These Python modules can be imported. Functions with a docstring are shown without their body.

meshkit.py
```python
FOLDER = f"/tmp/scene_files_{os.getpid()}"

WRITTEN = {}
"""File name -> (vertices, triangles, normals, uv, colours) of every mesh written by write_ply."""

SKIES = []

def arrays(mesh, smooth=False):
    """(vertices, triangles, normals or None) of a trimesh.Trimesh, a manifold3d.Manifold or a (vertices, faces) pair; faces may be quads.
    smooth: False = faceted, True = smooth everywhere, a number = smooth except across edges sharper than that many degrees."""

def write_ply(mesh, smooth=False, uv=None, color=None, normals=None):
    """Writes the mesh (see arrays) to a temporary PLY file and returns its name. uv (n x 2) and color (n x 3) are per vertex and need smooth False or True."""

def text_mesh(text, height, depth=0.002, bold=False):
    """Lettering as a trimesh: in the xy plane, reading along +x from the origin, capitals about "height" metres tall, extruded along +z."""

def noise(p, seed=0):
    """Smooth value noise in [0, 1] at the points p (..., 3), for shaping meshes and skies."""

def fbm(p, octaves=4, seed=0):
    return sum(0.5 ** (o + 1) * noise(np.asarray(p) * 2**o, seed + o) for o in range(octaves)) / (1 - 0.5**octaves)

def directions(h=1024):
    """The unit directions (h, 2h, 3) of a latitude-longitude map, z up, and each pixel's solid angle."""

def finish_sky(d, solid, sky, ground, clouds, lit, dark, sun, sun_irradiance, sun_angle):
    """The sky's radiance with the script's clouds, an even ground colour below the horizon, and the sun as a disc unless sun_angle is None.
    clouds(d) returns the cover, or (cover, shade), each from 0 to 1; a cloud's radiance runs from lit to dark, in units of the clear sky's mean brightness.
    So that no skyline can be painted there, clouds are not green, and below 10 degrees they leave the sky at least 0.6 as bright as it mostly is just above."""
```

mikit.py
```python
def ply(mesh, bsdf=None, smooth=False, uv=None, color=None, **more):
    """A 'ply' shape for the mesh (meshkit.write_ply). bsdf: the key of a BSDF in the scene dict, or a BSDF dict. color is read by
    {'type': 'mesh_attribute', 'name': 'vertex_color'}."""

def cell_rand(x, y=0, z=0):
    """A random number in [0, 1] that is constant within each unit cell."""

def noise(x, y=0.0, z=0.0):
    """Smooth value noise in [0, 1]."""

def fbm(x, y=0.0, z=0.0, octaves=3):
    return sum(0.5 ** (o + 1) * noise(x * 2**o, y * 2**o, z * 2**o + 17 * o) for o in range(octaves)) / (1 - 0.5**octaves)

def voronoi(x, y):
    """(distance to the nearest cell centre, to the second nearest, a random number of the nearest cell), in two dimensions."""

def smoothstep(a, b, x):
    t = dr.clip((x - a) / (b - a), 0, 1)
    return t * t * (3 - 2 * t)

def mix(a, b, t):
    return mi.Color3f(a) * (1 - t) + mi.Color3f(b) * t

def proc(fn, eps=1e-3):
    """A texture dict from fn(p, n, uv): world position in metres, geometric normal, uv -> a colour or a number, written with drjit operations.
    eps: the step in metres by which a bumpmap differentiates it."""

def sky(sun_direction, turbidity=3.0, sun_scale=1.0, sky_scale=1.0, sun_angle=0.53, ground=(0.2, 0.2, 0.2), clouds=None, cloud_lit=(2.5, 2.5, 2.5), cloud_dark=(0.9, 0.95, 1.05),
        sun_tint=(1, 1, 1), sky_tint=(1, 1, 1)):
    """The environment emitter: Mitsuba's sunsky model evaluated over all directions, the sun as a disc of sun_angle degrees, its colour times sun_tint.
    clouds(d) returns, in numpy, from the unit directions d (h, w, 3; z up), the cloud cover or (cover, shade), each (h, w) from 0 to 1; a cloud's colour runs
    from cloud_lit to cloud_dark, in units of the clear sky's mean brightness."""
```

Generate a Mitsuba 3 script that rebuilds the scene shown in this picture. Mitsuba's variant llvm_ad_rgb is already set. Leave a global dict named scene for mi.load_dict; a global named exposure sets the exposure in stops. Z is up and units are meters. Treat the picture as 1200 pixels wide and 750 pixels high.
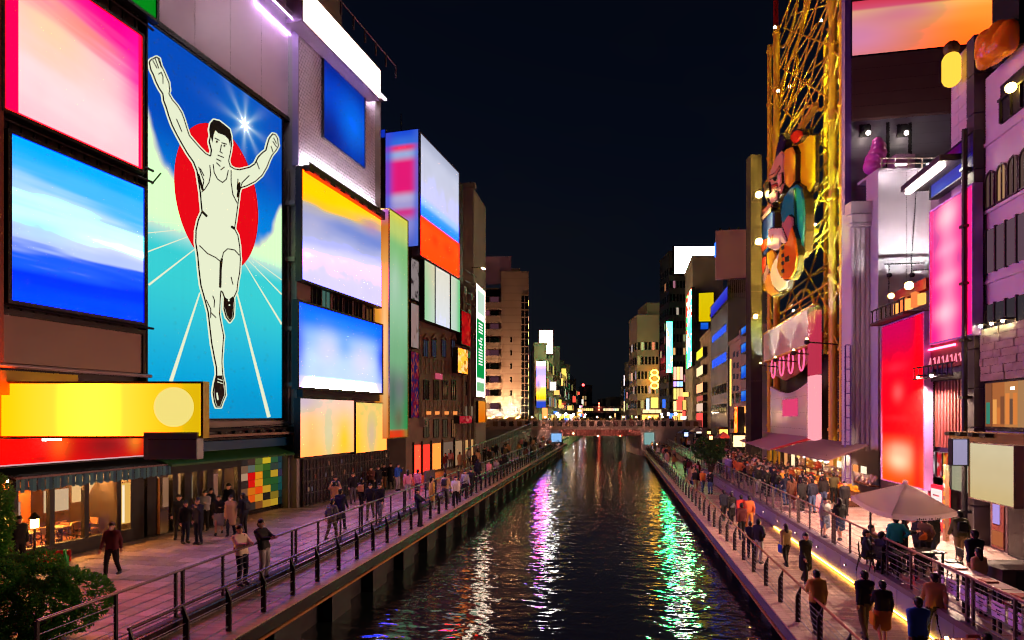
import math, random
import numpy as np, trimesh, drjit as dr, mitsuba as mi, mikit, meshkit
import manifold3d as m3
from shapely.geometry import Polygon, LineString, Point, MultiPolygon
from shapely import affinity
from shapely.ops import unary_union

T = mi.ScalarTransform4f
random.seed(7)
RNG = np.random.default_rng(7)
scene, labels, NUM = {}, {}, {}

# ---------------------------------------------------------------- camera, sky, exposure
CAM_Z, F_PX, CX, HY = 4.95, 747.0, 600.0, 487.0          # eye height above the plaza; focal length and horizon in a 1200-wide frame
scene['camera'] = {'type': 'perspective', 'fov': math.degrees(2 * math.atan(600.0 / F_PX)), 'fov_axis': 'x', 'near_clip': 0.1, 'far_clip': 3000.0,
                   'principal_point_offset_y': -(HY - 375.0) / 750.0,
                   'to_world': T().look_at([0, 0, CAM_Z], [0, 10, CAM_Z], [0, 0, 1])}


def night_cloud(d):
    n = meshkit.fbm(d * np.array([3.0, 3.0, 5.0]) + 4.0, 4, 3)
    return np.clip((n - 0.42) * 2.2, 0, 1) * 0.6


scene['sky'] = mikit.sky([-0.75, 0.35, 0.12], turbidity=3, sun_scale=0.0, sky_scale=0.04, sky_tint=(0.5, 0.62, 1.3), clouds=night_cloud,
                         cloud_lit=(1.5, 1.5, 1.75), cloud_dark=(0.9, 0.9, 1.05), ground=(0.05, 0.05, 0.05))
exposure = 1.35
DIM = 2.0 ** -exposure        # the signs keep the brightness they show; what they light gains from the longer exposure

# ---------------------------------------------------------------- helpers: names, materials, meshes


def num(key):
    if key not in NUM:
        NUM[key] = 0
        return key
    NUM[key] += 1
    return f'{key}_{NUM[key]:03d}'


def thing(name, label, cat, group=None):
    key = num(name)
    labels[key] = {'label': label, 'category': cat}
    if group:
        labels[key]['group'] = group
    return key


def lin(c):
    """sRGB 0..255 -> linear"""
    a = np.asarray(c, float) / 255.0
    return tuple(float(x) for x in np.where(a <= 0.04045, a / 12.92, ((a + 0.055) / 1.055) ** 2.4))


def srgb(name, c, rough=0.6, metal=0.0, **kw):
    if name not in scene:
        scene[name] = {'type': 'twosided', 'b': {'type': 'principled', 'base_color': {'type': 'rgb', 'value': list(lin(c))}, 'roughness': rough, 'metallic': metal, 'specular': 0.4, **kw}}
    return name


def col(r, g, b, rough=0.7, metal=0.0):
    """a plain paint or cloth, by its own sRGB colour"""
    return srgb(f'paint_{int(r)}_{int(g)}_{int(b)}_{int(rough * 100)}_{int(metal * 10)}', (r, g, b), rough, metal)


def procmat(name, fn, rough=0.7, bump=None, bump_scale=0.01, eps=4e-3, metal=0.0, spec=0.4):
    b = {'type': 'principled', 'base_color': mikit.proc(fn), 'roughness': rough, 'metallic': metal, 'specular': spec}
    if bump is not None:
        b = {'type': 'bumpmap', 'arbitrary': mikit.proc(bump, eps), 'scale': bump_scale, 'bsdf': b}
    scene[name] = {'type': 'twosided', 'b': b}
    return name


def shape(mesh, mat, smooth=False, **kw):
    return mikit.ply(mesh, mat, smooth=smooth, **kw)


def part(parent, name, mesh, mat, smooth=False, label=None, kind=None, **kw):
    key = num(f'{parent}__{name}')
    scene[key] = mesh if isinstance(mesh, dict) else shape(mesh, mat, smooth, **kw)
    if label or kind:
        labels[key] = {}
        if label:
            labels[key]['label'] = label
        if kind:
            labels[key]['kind'] = kind
    return key


def single(name, mesh, mat, label, cat, group=None, smooth=False):
    key = thing(name, label, cat, group)
    scene[key] = shape(mesh, mat, smooth)
    return key


def structure(name, mesh, mat, smooth=False, label=None, **kw):
    key = num(name)
    scene[key] = shape(mesh, mat, smooth, **kw)
    labels[key] = {'kind': 'structure'}
    if label:
        labels[key]['label'] = label
    return key


LAMPS = []
ORD = 'nearest,second,third,fourth,fifth,sixth,seventh,eighth,ninth,tenth,eleventh,twelfth,thirteenth,fourteenth,fifteenth,sixteenth,seventeenth,eighteenth,nineteenth,twentieth'.split(',')


def glow(parent, name, mesh, rgb, own=None, label=None, weight=1.0, smooth=False):
    """a part that gives off light: rgb linear radiance, or a texture dict"""
    key = num(f'{parent}__{name}') if parent else name
    if not isinstance(rgb, dict) and max(rgb) < 3:
        rgb = [DIM * x for x in rgb]
    tex = rgb if isinstance(rgb, dict) else {'type': 'rgb', 'value': [float(x) for x in rgb]}
    v, f, _ = meshkit.arrays(mesh)
    area = 0.5 * np.linalg.norm(np.cross(v[f[:, 1]] - v[f[:, 0]], v[f[:, 2]] - v[f[:, 0]]), axis=1).sum()
    c = v.mean(0)
    lum = 1.0 if isinstance(rgb, dict) else float(np.dot(rgb, (0.3, 0.5, 0.2)))
    w = weight * area * lum / (1 + (max(c[1] - 20, 0) / 45) ** 2)
    d = shape(mesh, 'emitter_face', smooth)
    d['emitter'] = {'type': 'area', 'radiance': tex, 'sampling_weight': float(max(w, 0.02))}
    scene[key] = d
    LAMPS.append(key)
    if label:
        labels[key] = {'label': label}
    return key


def spot(pos, target, rgb, cutoff=60, beam=None, weight=130.0):
    key = num('spot_beam')
    scene[key] = {'type': 'spot', 'to_world': T().look_at(list(map(float, pos)), list(map(float, target)), [0.01, 0.02, 1]), 'intensity': {'type': 'rgb', 'value': [float(x) for x in rgb]},
                  'cutoff_angle': float(cutoff), 'beam_width': float(beam or cutoff * 0.5), 'sampling_weight': float(weight)}


scene['emitter_face'] = {'type': 'twosided', 'b': {'type': 'diffuse', 'reflectance': {'type': 'rgb', 'value': [0.008, 0.008, 0.008]}}}


def cat(*ms):
    ms = [m for m in ms if m is not None]
    return ms[0] if len(ms) == 1 else trimesh.util.concatenate(ms)


def bx(x0, x1, y0, y1, z0, z1):
    m = trimesh.creation.box([x1 - x0, y1 - y0, z1 - z0])
    m.apply_translation([(x0 + x1) / 2, (y0 + y1) / 2, (z0 + z1) / 2])
    return m


def tube(pts, r, n=8):
    """a bent tube of constant or varying radius, closed at its ends"""
    p = np.asarray(pts, float)
    rr = np.broadcast_to(np.asarray(r, float), (len(p),))
    t = np.gradient(p, axis=0)
    t /= np.linalg.norm(t, axis=1, keepdims=True) + 1e-12
    a = np.cross(t, np.where(np.abs(t[:, 2:]) < 0.9, [0, 0, 1.0], [1.0, 0, 0]))
    a /= np.linalg.norm(a, axis=1, keepdims=True) + 1e-12
    b = np.cross(t, a)
    th = np.arange(n) * 2 * np.pi / n
    v = p[:, None] + rr[:, None, None] * (np.cos(th)[None, :, None] * a[:, None] + np.sin(th)[None, :, None] * b[:, None])
    v = v.reshape(-1, 3)
    f = []
    for i in range(len(p) - 1):
        for j in range(n):
            q = [i * n + j, i * n + (j + 1) % n, (i + 1) * n + (j + 1) % n, (i + 1) * n + j]
            f += [[q[0], q[1], q[2]], [q[0], q[2], q[3]]]
    c0, c1 = len(v), len(v) + 1
    v = np.vstack([v, p[0], p[-1]])
    for j in range(n):
        f += [[c0, (j + 1) % n, j], [c1, (len(p) - 1) * n + j, (len(p) - 1) * n + (j + 1) % n]]
    return trimesh.Trimesh(v, f, process=False)


def ball(c, r, sub=1):
    m = trimesh.creation.icosphere(sub, r)
    m.apply_translation(c)
    return m


def sray(px, py, Y):
    """the point at distance Y (metres along the view axis) that the photograph shows at pixel px, py (1200 x 750)"""
    return np.array([(px - CX) / F_PX * Y, Y, CAM_Z + (HY - py) / F_PX * Y])


def onplane(px, py, z):
    Y = (CAM_Z - z) * F_PX / (py - HY)
    return np.array([(px - CX) / F_PX * Y, Y, z])


class Frame:
    """A facade line in plan: s runs along it away from the eye, d outwards from it (towards the canal), z up."""

    def __init__(self, X0, b, side, Y0=0.0, yaw=None):
        self.u = np.array([b, 1.0]) / math.hypot(b, 1.0)
        self.n = np.array([self.u[1], -self.u[0]]) * side
        self.o = np.array([X0, Y0], float)
        self.side = side

    @classmethod
    def at(cls, origin, direction, side=1):
        F = cls(0.0, 0.0, side)
        F.u = np.array(direction, float) / np.linalg.norm(direction)
        F.n = np.array([F.u[1], -F.u[0]]) * side
        F.o = np.array(origin, float)[:2]
        return F

    def s(self, px, d=0.0):
        t = (px - CX) / F_PX
        o = self.o + d * self.n
        return float((t * o[1] - o[0]) / (self.u[0] - t * self.u[1]))

    def Y(self, s, d=0.0):
        return float(self.o[1] + s * self.u[1] + d * self.n[1])

    def z(self, px, py, d=0.0):
        return CAM_Z + (HY - py) / F_PX * self.Y(self.s(px, d), d)

    def p(self, s, d, z):
        q = self.o + s * self.u + d * self.n
        return np.array([q[0], q[1], z])

    def mat4(self):
        m = np.eye(4)
        m[:2, 0], m[:2, 1] = self.u, self.n
        m[:2, 3] = self.o
        return m

    def to(self, mesh):
        mesh = mesh.copy()
        mesh.apply_transform(self.mat4())
        return mesh

    def box(self, s0, s1, d0, d1, z0, z1):
        return self.to(bx(min(s0, s1), max(s0, s1), min(d0, d1), max(d0, d1), min(z0, z1), max(z0, z1)))

    def rect(self, px0, px1, t0, t1, b0, b1, d=0.0):
        """s0, s1, z0, z1 of the rectangle whose corners the photo shows at (px0, t0), (px1, t1), (px0, b0), (px1, b1)"""
        a, b = sorted((self.s(px0, d), self.s(px1, d)))
        return (a, b, 0.5 * (self.z(px0, b0, d) + self.z(px1, b1, d)), 0.5 * (self.z(px0, t0, d) + self.z(px1, t1, d)))

    def quad(self, s0, s1, d, z0, z1):
        """an outward-facing pane: (mesh, uv); u runs to the right as one faces it"""
        a, b = (s0, s1) if self.side > 0 else (s1, s0)       # left and right seen from the canal
        P = [self.p(a, d, z0), self.p(b, d, z0), self.p(b, d, z1), self.p(a, d, z1)]
        m = trimesh.Trimesh(np.array(P), [[0, 1, 2], [0, 2, 3]], process=False)
        nrm = m.face_normals[0]
        if np.dot(nrm[:2], self.n) < 0:
            m = trimesh.Trimesh(np.array(P), [[0, 2, 1], [0, 3, 2]], process=False)
        return m, np.array([[0, 0], [1, 0], [1, 1], [0, 1.0]])

    def extrude(self, poly, d0, d1):
        """a shapely polygon in (s, z) made a slab between d0 and d1"""
        out = []
        for g in getattr(poly, 'geoms', [poly]):
            if g.is_empty or g.area < 1e-6 or g.geom_type != 'Polygon':
                continue
            m = trimesh.creation.extrude_polygon(g, d1 - d0, engine='earcut')
            v = np.array(m.vertices)
            w = np.stack([v[:, 0], v[:, 2] + d0, v[:, 1]], 1)
            m = trimesh.Trimesh(w, np.array(m.faces)[:, ::-1], process=False)
            m.apply_transform(self.mat4())
            if np.linalg.det(self.mat4()[:3, :3]) < 0:
                m = trimesh.Trimesh(m.vertices, np.array(m.faces)[:, ::-1], process=False)
            if m.volume < 0:
                m = trimesh.Trimesh(m.vertices, np.array(m.faces)[:, ::-1], process=False)
            out.append(m)
        return cat(*out)

    def trace(self, pts, d=0.0):
        return [(self.s(x, d), self.z(x, y, d)) for x, y in pts]


def fixed(m):
    """outward normals after a mirroring transform"""
    if m.is_watertight and m.volume < 0:
        m = trimesh.Trimesh(m.vertices, np.array(m.faces)[:, ::-1], process=False)
    return m


_box = Frame.box
Frame.box = lambda self, *a: fixed(_box(self, *a))

# ---------------------------------------------------------------- lit screens: colour fields in the screen's own u (right), v (up)


def bright(c):
    """what the camera clips: channels driven near full output give off far more than the picture can show"""
    return DIM * c * (1 + BOOST * mikit.smoothstep(0.8, 1.06, c.x) * mi.Color3f(0.72, 0, 0) + BOOST * mikit.smoothstep(0.8, 1.06, c.y) * mi.Color3f(0, 0.75, 0) + BOOST * mikit.smoothstep(0.8, 1.06, c.z) * mi.Color3f(0, 0, 0.42))


BOOST = 30.0


def screen_fn(stops, blobs=(), rects=(), streak=None, gain=1.15, noise=0.05):
    gain = gain * 0.86 if gain < 1.6 else gain
    st = [(float(v), tuple(gain * x for x in lin(c))) for v, c in stops]
    bl = [(u, v, su, sv, tuple(gain * x for x in lin(c)), a) for u, v, su, sv, c, a in blobs]
    rc = [(r[0], r[1], r[2], r[3], tuple(gain * x for x in lin(r[4])), r[5] if len(r) > 5 else 0.004) for r in rects]

    def fn(p, n, uv):
        u, v = uv.x, uv.y
        w = v
        if streak:
            w = v + streak[3] * u + streak[2] * (mikit.fbm(u * streak[0], (v + streak[3] * u) * streak[1], 3.0) - 0.5)
        c = mi.Color3f(st[0][1])
        for (v0, c0), (v1, c1) in zip(st, st[1:]):
            c = mikit.mix(c, c1, mikit.smoothstep(v0, v1, w))
        for a, b, su, sv, cc, am in bl:
            c = mikit.mix(c, cc, am * dr.exp(-dr.square((u - a) / su) - dr.square((w - b) / sv)))
        for u0, u1, v0, v1, cc, e in rc:
            c = mikit.mix(c, cc, mikit.smoothstep(u0 - e, u0 + e, u) * (1 - mikit.smoothstep(u1 - e, u1 + e, u)) * mikit.smoothstep(v0 - e, v0 + e, v) * (1 - mikit.smoothstep(v1 - e, v1 + e, v)))
        if noise:
            c = c * (1 - noise + 2 * noise * mikit.fbm(u * 9, v * 9, 1.7))
        return bright(c)
    return fn


def board(F, px0, px1, t0, t1, b0, b1, d, fn, label, cat_='billboard', name='billboard', depth=0.3, rim=0.12, rimmat=None, group=None, parent=None, weight=1.0, geom=None):
    """an electronic or backlit sign: casing, rim and luminous face"""
    s0, s1, z0, z1 = geom or F.rect(px0, px1, t0, t1, b0, b1, d)
    rimmat = rimmat or col(24, 24, 28, 0.5)
    key = parent or thing(name, label, cat_, group)
    part(key, 'casing', F.box(s0 - rim, s1 + rim, d - depth, d - 0.02, z0 - rim, z1 + rim), rimmat)
    if rim > 0:
        r = rim
        part(key, 'rim', cat(F.box(s0 - r, s0 - 0.003, d - 0.017, d + 0.06, z0 - r, z1 + r), F.box(s1 + 0.003, s1 + r, d - 0.017, d + 0.06, z0 - r, z1 + r),
                             F.box(s0 - 0.003, s1 + 0.003, d - 0.017, d + 0.057, z0 - r, z0 - 0.003), F.box(s0 - 0.003, s1 + 0.003, d - 0.017, d + 0.057, z1 + 0.003, z1 + r)), rimmat)
    q, uv = F.quad(s0, s1, d, z0, z1)
    k = num(f'{key}__screen')
    D = mikit.ply(q, 'emitter_face', uv=uv)
    rad = mikit.proc(fn) if callable(fn) else {'type': 'rgb', 'value': [float(x) for x in fn]}
    A = abs((s1 - s0) * (z1 - z0))
    Yc = F.Y((s0 + s1) / 2)
    D['emitter'] = {'type': 'area', 'radiance': rad, 'sampling_weight': float(8 * weight * A / (1 + (max(Yc - 25, 0) / 45) ** 2))}
    scene[k] = D
    return key
# ================================================================ the ground, the canal, the decks, the bridge
DIRC = np.array([0.161, 1.0]) / math.hypot(0.161, 1.0)


def plaza_noise(p, n, uv):
    big = mikit.fbm(p.x * 0.35, p.y * 0.35, 2.0)
    fine = mikit.fbm(p.x * 9, p.y * 9, 5.0)
    # slab joints further off than the built slabs: 0.6 m along the canal, 1.2 m across
    a = p.x * 0.1590 + p.y * 0.9873
    b = p.x * 0.9873 - p.y * 0.1590 + 0.6 * mikit.cell_rand(dr.floor(a / 0.6), 7)
    fa, fb = a / 0.6 - dr.floor(a / 0.6), b / 1.2 - dr.floor(b / 1.2)
    j = mikit.smoothstep(0.0, 0.02, fa) * mikit.smoothstep(0.0, 0.012, fb)
    t = 0.75 + 0.5 * mikit.cell_rand(dr.floor(a / 0.6), dr.floor(b / 1.2), 3)
    return mikit.mix((0.23, 0.165, 0.145), (0.48, 0.355, 0.315), big * 0.6 + fine * 0.25) * t * (0.45 + 0.55 * j)


procmat('slab_paving', plaza_noise, 0.42, lambda p, n, uv: mikit.fbm(p.x * 14, p.y * 14, 1.0), 0.012)


def tile_tone(k):
    def fn(p, n, uv):
        g = mikit.fbm(p.x * 0.7 + k, p.y * 0.7, k) * 0.7 + mikit.fbm(p.x * 11, p.y * 11, k) * 0.4
        return mikit.mix((0.25, 0.175, 0.155), (0.52, 0.38, 0.34), g) * (0.8 + 0.17 * k)
    return fn


for k in range(3):
    procmat(f'slab_{k}', tile_tone(k), 0.36 + 0.05 * k, lambda p, n, uv: mikit.fbm(p.x * 12, p.y * 12, 2.0), 0.012)


def wood_tone(k):
    def fn(p, n, uv):
        a = p.x * 0.9873 - p.y * 0.159
        b = p.x * 0.159 + p.y * 0.9873
        g = mikit.fbm(a * 1.5, b * 22, k) * 0.7 + mikit.fbm(a * 0.5, b * 0.5, k + 3.0) * 0.5
        return mikit.mix((0.2, 0.12, 0.085), (0.48, 0.33, 0.25), g) * (0.8 + 0.16 * k)
    return fn


for k in range(3):
    procmat(f'plank_{k}', wood_tone(k), 0.42 + 0.06 * k)


def deck_far(p, n, uv):
    b = p.x * 0.159 + p.y * 0.9873
    f = b / 0.16 - dr.floor(b / 0.16)
    return wood_tone(1)(p, n, uv) * (0.5 + 0.5 * mikit.smoothstep(0.0, 0.08, f)) * (0.75 + 0.5 * mikit.cell_rand(dr.floor(b / 0.16), 2))


procmat('deck_boards_far', deck_far, 0.45)
procmat('quay_concrete', lambda p, n, uv: mikit.mix((0.025, 0.025, 0.028), (0.09, 0.088, 0.09), mikit.fbm(p.x * 1.3, p.y * 1.3, p.z * 2.5, 4)), 0.75, lambda p, n, uv: mikit.fbm(p.x * 6, p.y * 6, p.z * 6), 0.03)
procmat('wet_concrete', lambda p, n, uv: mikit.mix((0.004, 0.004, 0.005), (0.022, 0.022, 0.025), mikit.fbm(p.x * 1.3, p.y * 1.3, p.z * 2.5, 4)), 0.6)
procmat('old_concrete', lambda p, n, uv: mikit.mix((0.2, 0.185, 0.17), (0.42, 0.39, 0.36), mikit.fbm(p.x * 0.8, p.y * 0.8, p.z * 0.5, 4)), 0.8, lambda p, n, uv: mikit.fbm(p.x * 5, p.y * 5, p.z * 5), 0.02)

# lines in plan (x = a + b y)
LP, LD = (-10.65, 0.161), (-8.95, 0.161)       # edge of the left plaza, outer edge of the left boardwalk
RD, RW = (4.73, 0.163), (8.3, 0.163)           # outer edge of the right boardwalk, retaining wall of the right promenade
DECK_L, DECK_R, WATER = -0.3, -0.9, -1.85
Y0, YB, YF = 4.0, 108.0, 900.0


def lx(L, y):
    return L[0] + L[1] * y


def sheet(pts, z, thick):
    m = trimesh.creation.extrude_polygon(Polygon(pts), thick, engine='earcut')
    m.apply_translation([0, 0, z - thick])
    return m


# setting sheets: solid banks whose tops are the plaza and the promenade
structure('plaza_ground', sheet([(-420, Y0), (lx(LP, Y0), Y0), (lx(LP, YF), YF), (-420, YF)], -0.012, 3.2), 'slab_paving')
structure('promenade_ground', sheet([(lx(RW, Y0), Y0), (520, Y0), (520, YF), (lx(RW, YF), YF)], -0.012, 3.2), 'slab_paving')


def canal_relief(p):
    pass


# water: a sheet with real ripples near the eye, a bump for the smaller ones
def ripple(p, n, uv):
    a = p.x * 0.9873 - p.y * 0.159
    b = p.x * 0.159 + p.y * 0.9873
    q = 1.3 * mikit.noise(a * 0.5, b * 0.5, 4.0)
    w = mikit.fbm(a * 0.9 + q, b * 1.9, 3.0, 3) * 0.6 + mikit.noise(a * 2.3 + q, b * 5.0 - q, 8.0) * 0.2 + mikit.noise(a * 5.5 - q, b * 11.0 + q, 2.0) * 0.07
    return w


scene['canal_water'] = {'type': 'bumpmap', 'arbitrary': mikit.proc(ripple, 0.03), 'scale': 0.072,
                        'bsdf': {'type': 'principled', 'base_color': {'type': 'rgb', 'value': [0.006, 0.009, 0.010]}, 'roughness': 0.06, 'eta': 2.3}}
structure('canal_water_surface', trimesh.Trimesh([[lx(LD, Y0) - 6, Y0, WATER], [lx(RD, Y0) + 8, Y0, WATER], [lx(RD, YF) + 8, YF, WATER], [lx(LD, YF) - 6, YF, WATER]], [[0, 1, 2], [0, 2, 3]], process=False), 'canal_water')

steel = col(60, 58, 60, 0.4, 0.6)
dark_steel = col(38, 36, 38, 0.45, 0.4)
copper = col(150, 84, 62, 0.35, 0.5)
srgb('galvanised', (128, 124, 128), 0.4, 0.6)

# plaza slabs near the eye, each its own piece
FP = Frame(LP[0], LP[1], 1)
nt = 0
ss = 13.4
row = 0
tile_mesh = bx(0.011, 0.589, -1.189, -0.011, -0.06, 0.0)
while nt < 290:
    off = -0.6 * (row % 2) - 0.05
    for c in range(0, 11):
        d1 = off - 1.2 * c
        x, y, _ = FP.p(ss, d1 - 0.6, 0)
        if (x - CX * 0) / y * F_PX + CX < 60 or x < -22.3 + 0.28 * y or nt >= 290:
            continue
        m = FP.to(tile_mesh.copy().apply_translation([ss, d1, RNG.uniform(-0.004, 0.003)]))
        part('plaza_ground', 'paving_slab', fixed(m), f'slab_{RNG.integers(3)}')
        nt += 1
    ss += 0.6
    row += 1
part('plaza_ground', 'kerb', cat(*[fixed(FP.to(bx(s, s + 1.99, -0.2, 0.03, -0.29, 0.02))) for s in np.arange(6, 150, 2.0)]), 'quay_concrete', kind='stuff')


# boardwalks: planks near the eye are pieces of their own
def boardwalk(name, L, Lin, z, s_from, s_to, n_planks, inset):
    F = Frame(L[0], L[1], 1 if L is LD else -1)
    w0 = abs(lx(Lin, 20) - lx(L, 20)) * 0.987
    key = num(name)
    scene[key] = shape(F.box(s_from, s_to, -w0, -0.05, z - 0.25, z - 0.03), 'deck_boards_far')
    labels[key] = {'kind': 'structure'}
    s = s_from
    pm = bx(0.004, 0.156, -w0 + 0.01, -0.32, -0.03, 0.0)
    k = 0
    while k < n_planks:
        part(key, 'plank', fixed(F.to(pm.copy().apply_translation([s, 0, z + RNG.uniform(-0.003, 0.003)]))), f'plank_{RNG.integers(3)}')
        s += 0.16
        k += 1
    part(key, 'far_planks', fixed(F.box(s, s_to, -w0 + 0.01, -0.32, z - 0.03, z)), 'deck_boards_far')
    part(key, 'edge_board', cat(*[fixed(F.box(a, a + 1.95, -0.31, 0.0, z - 0.03, z + 0.012)) for a in np.arange(s_from, min(s_to, 110), 1.96)]), 'plank_2', kind='stuff')
    part(key, 'fascia', F.box(s_from, s_to, -0.05, 0.02, z - 0.34, z - 0.035), dark_steel if L is LD else col(74, 66, 84, 0.5))
    part(key, 'fascia_rail', fixed(F.to(bx(s_from, s_to, 0.0, 0.05, z - 0.44, z - 0.37))), col(150, 92, 40, 0.5))
    # quay wall set back under the deck, and the piles that carry it
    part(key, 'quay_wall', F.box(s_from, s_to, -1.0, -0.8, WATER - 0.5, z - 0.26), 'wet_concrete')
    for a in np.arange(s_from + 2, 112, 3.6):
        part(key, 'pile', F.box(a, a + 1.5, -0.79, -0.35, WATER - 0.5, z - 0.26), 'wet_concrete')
    return F, key


FL, _ = boardwalk('left_boardwalk', LD, LP, DECK_L, 12.0, 122.0, 190, 0)
FR, _ = boardwalk('right_boardwalk', RD, RW, DECK_R, 12.0, 122.0, 230, 0)

# retaining wall of the right promenade: panels, coping, light strip at its foot, small wall lamps
FW = Frame(RW[0], RW[1], -1)
wk = thing('retaining_wall', 'low grey blue panelled wall between the right boardwalk and the raised promenade', 'wall')
part(wk, 'wall_core', FW.box(10, 122, -0.2, 0.0, DECK_R - 0.2, -0.03), 'quay_concrete')
panel = col(112, 112, 134, 0.45)
for k, s in enumerate(np.arange(11, 60, 1.6)):
    part(wk, 'panel', FW.box(s + 0.012, s + 1.588, 0.003, 0.035, DECK_R + 0.12, -0.16), panel)
part(wk, 'coping', FW.box(10, 122, -0.22, 0.07, -0.15, 0.015), col(92, 84, 96, 0.4))
part(wk, 'skirting', FW.box(10, 122, 0.003, 0.06, DECK_R + 0.012, DECK_R + 0.05), col(90, 80, 84, 0.4))
ls = thing('light_strip', 'warm yellow light strip along the foot of the right retaining wall', 'lamp')
for a in np.arange(15.6, 33.5, 2.0):
    glow(ls, 'tube', FW.box(a, a + 1.99, 0.062, 0.085, DECK_R + 0.055, DECK_R + 0.085), (13, 6.0, 0.8), weight=8)
for k, s in enumerate(np.arange(20, 64, 3.2)):
    w = thing('wall_lamp', f'tiny round lamp set in the grey blue retaining wall, {ORD[k]} from the near end', 'lamp', 'small lamps in the retaining wall')
    c = FW.p(s, 0.05, -0.42)
    part(w, 'bezel', ball(c - 0.01 * np.array([*FW.n, 0]), 0.055), steel)
    glow(w, 'bulb', ball(c + 0.025 * np.array([*FW.n, 0]), 0.03), (3.2, 2.2, 1.4))


# ---------------------------------------------------------------- railings
def post_flat(F, s, d, z, h, lean=0.08, w=0.135, t=0.045):
    """flat steel post whose head bends inwards"""
    pr = [(d - w / 2, z), (d + w / 2, z), (d + w / 2, z + h * 0.72), (d + w / 2 - lean * 1.6, z + h), (d - w / 2 - lean * 0.2, z + h * 0.98), (d - w / 2, z + h * 0.7)]
    P = Polygon(pr)
    m = trimesh.creation.extrude_polygon(P, t, engine='earcut')
    v = np.array(m.vertices)
    w_ = np.stack([v[:, 2] + s - t / 2, v[:, 0], v[:, 1]], 1)
    return fixed(F.to(trimesh.Trimesh(w_, m.faces, process=False)))


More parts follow.
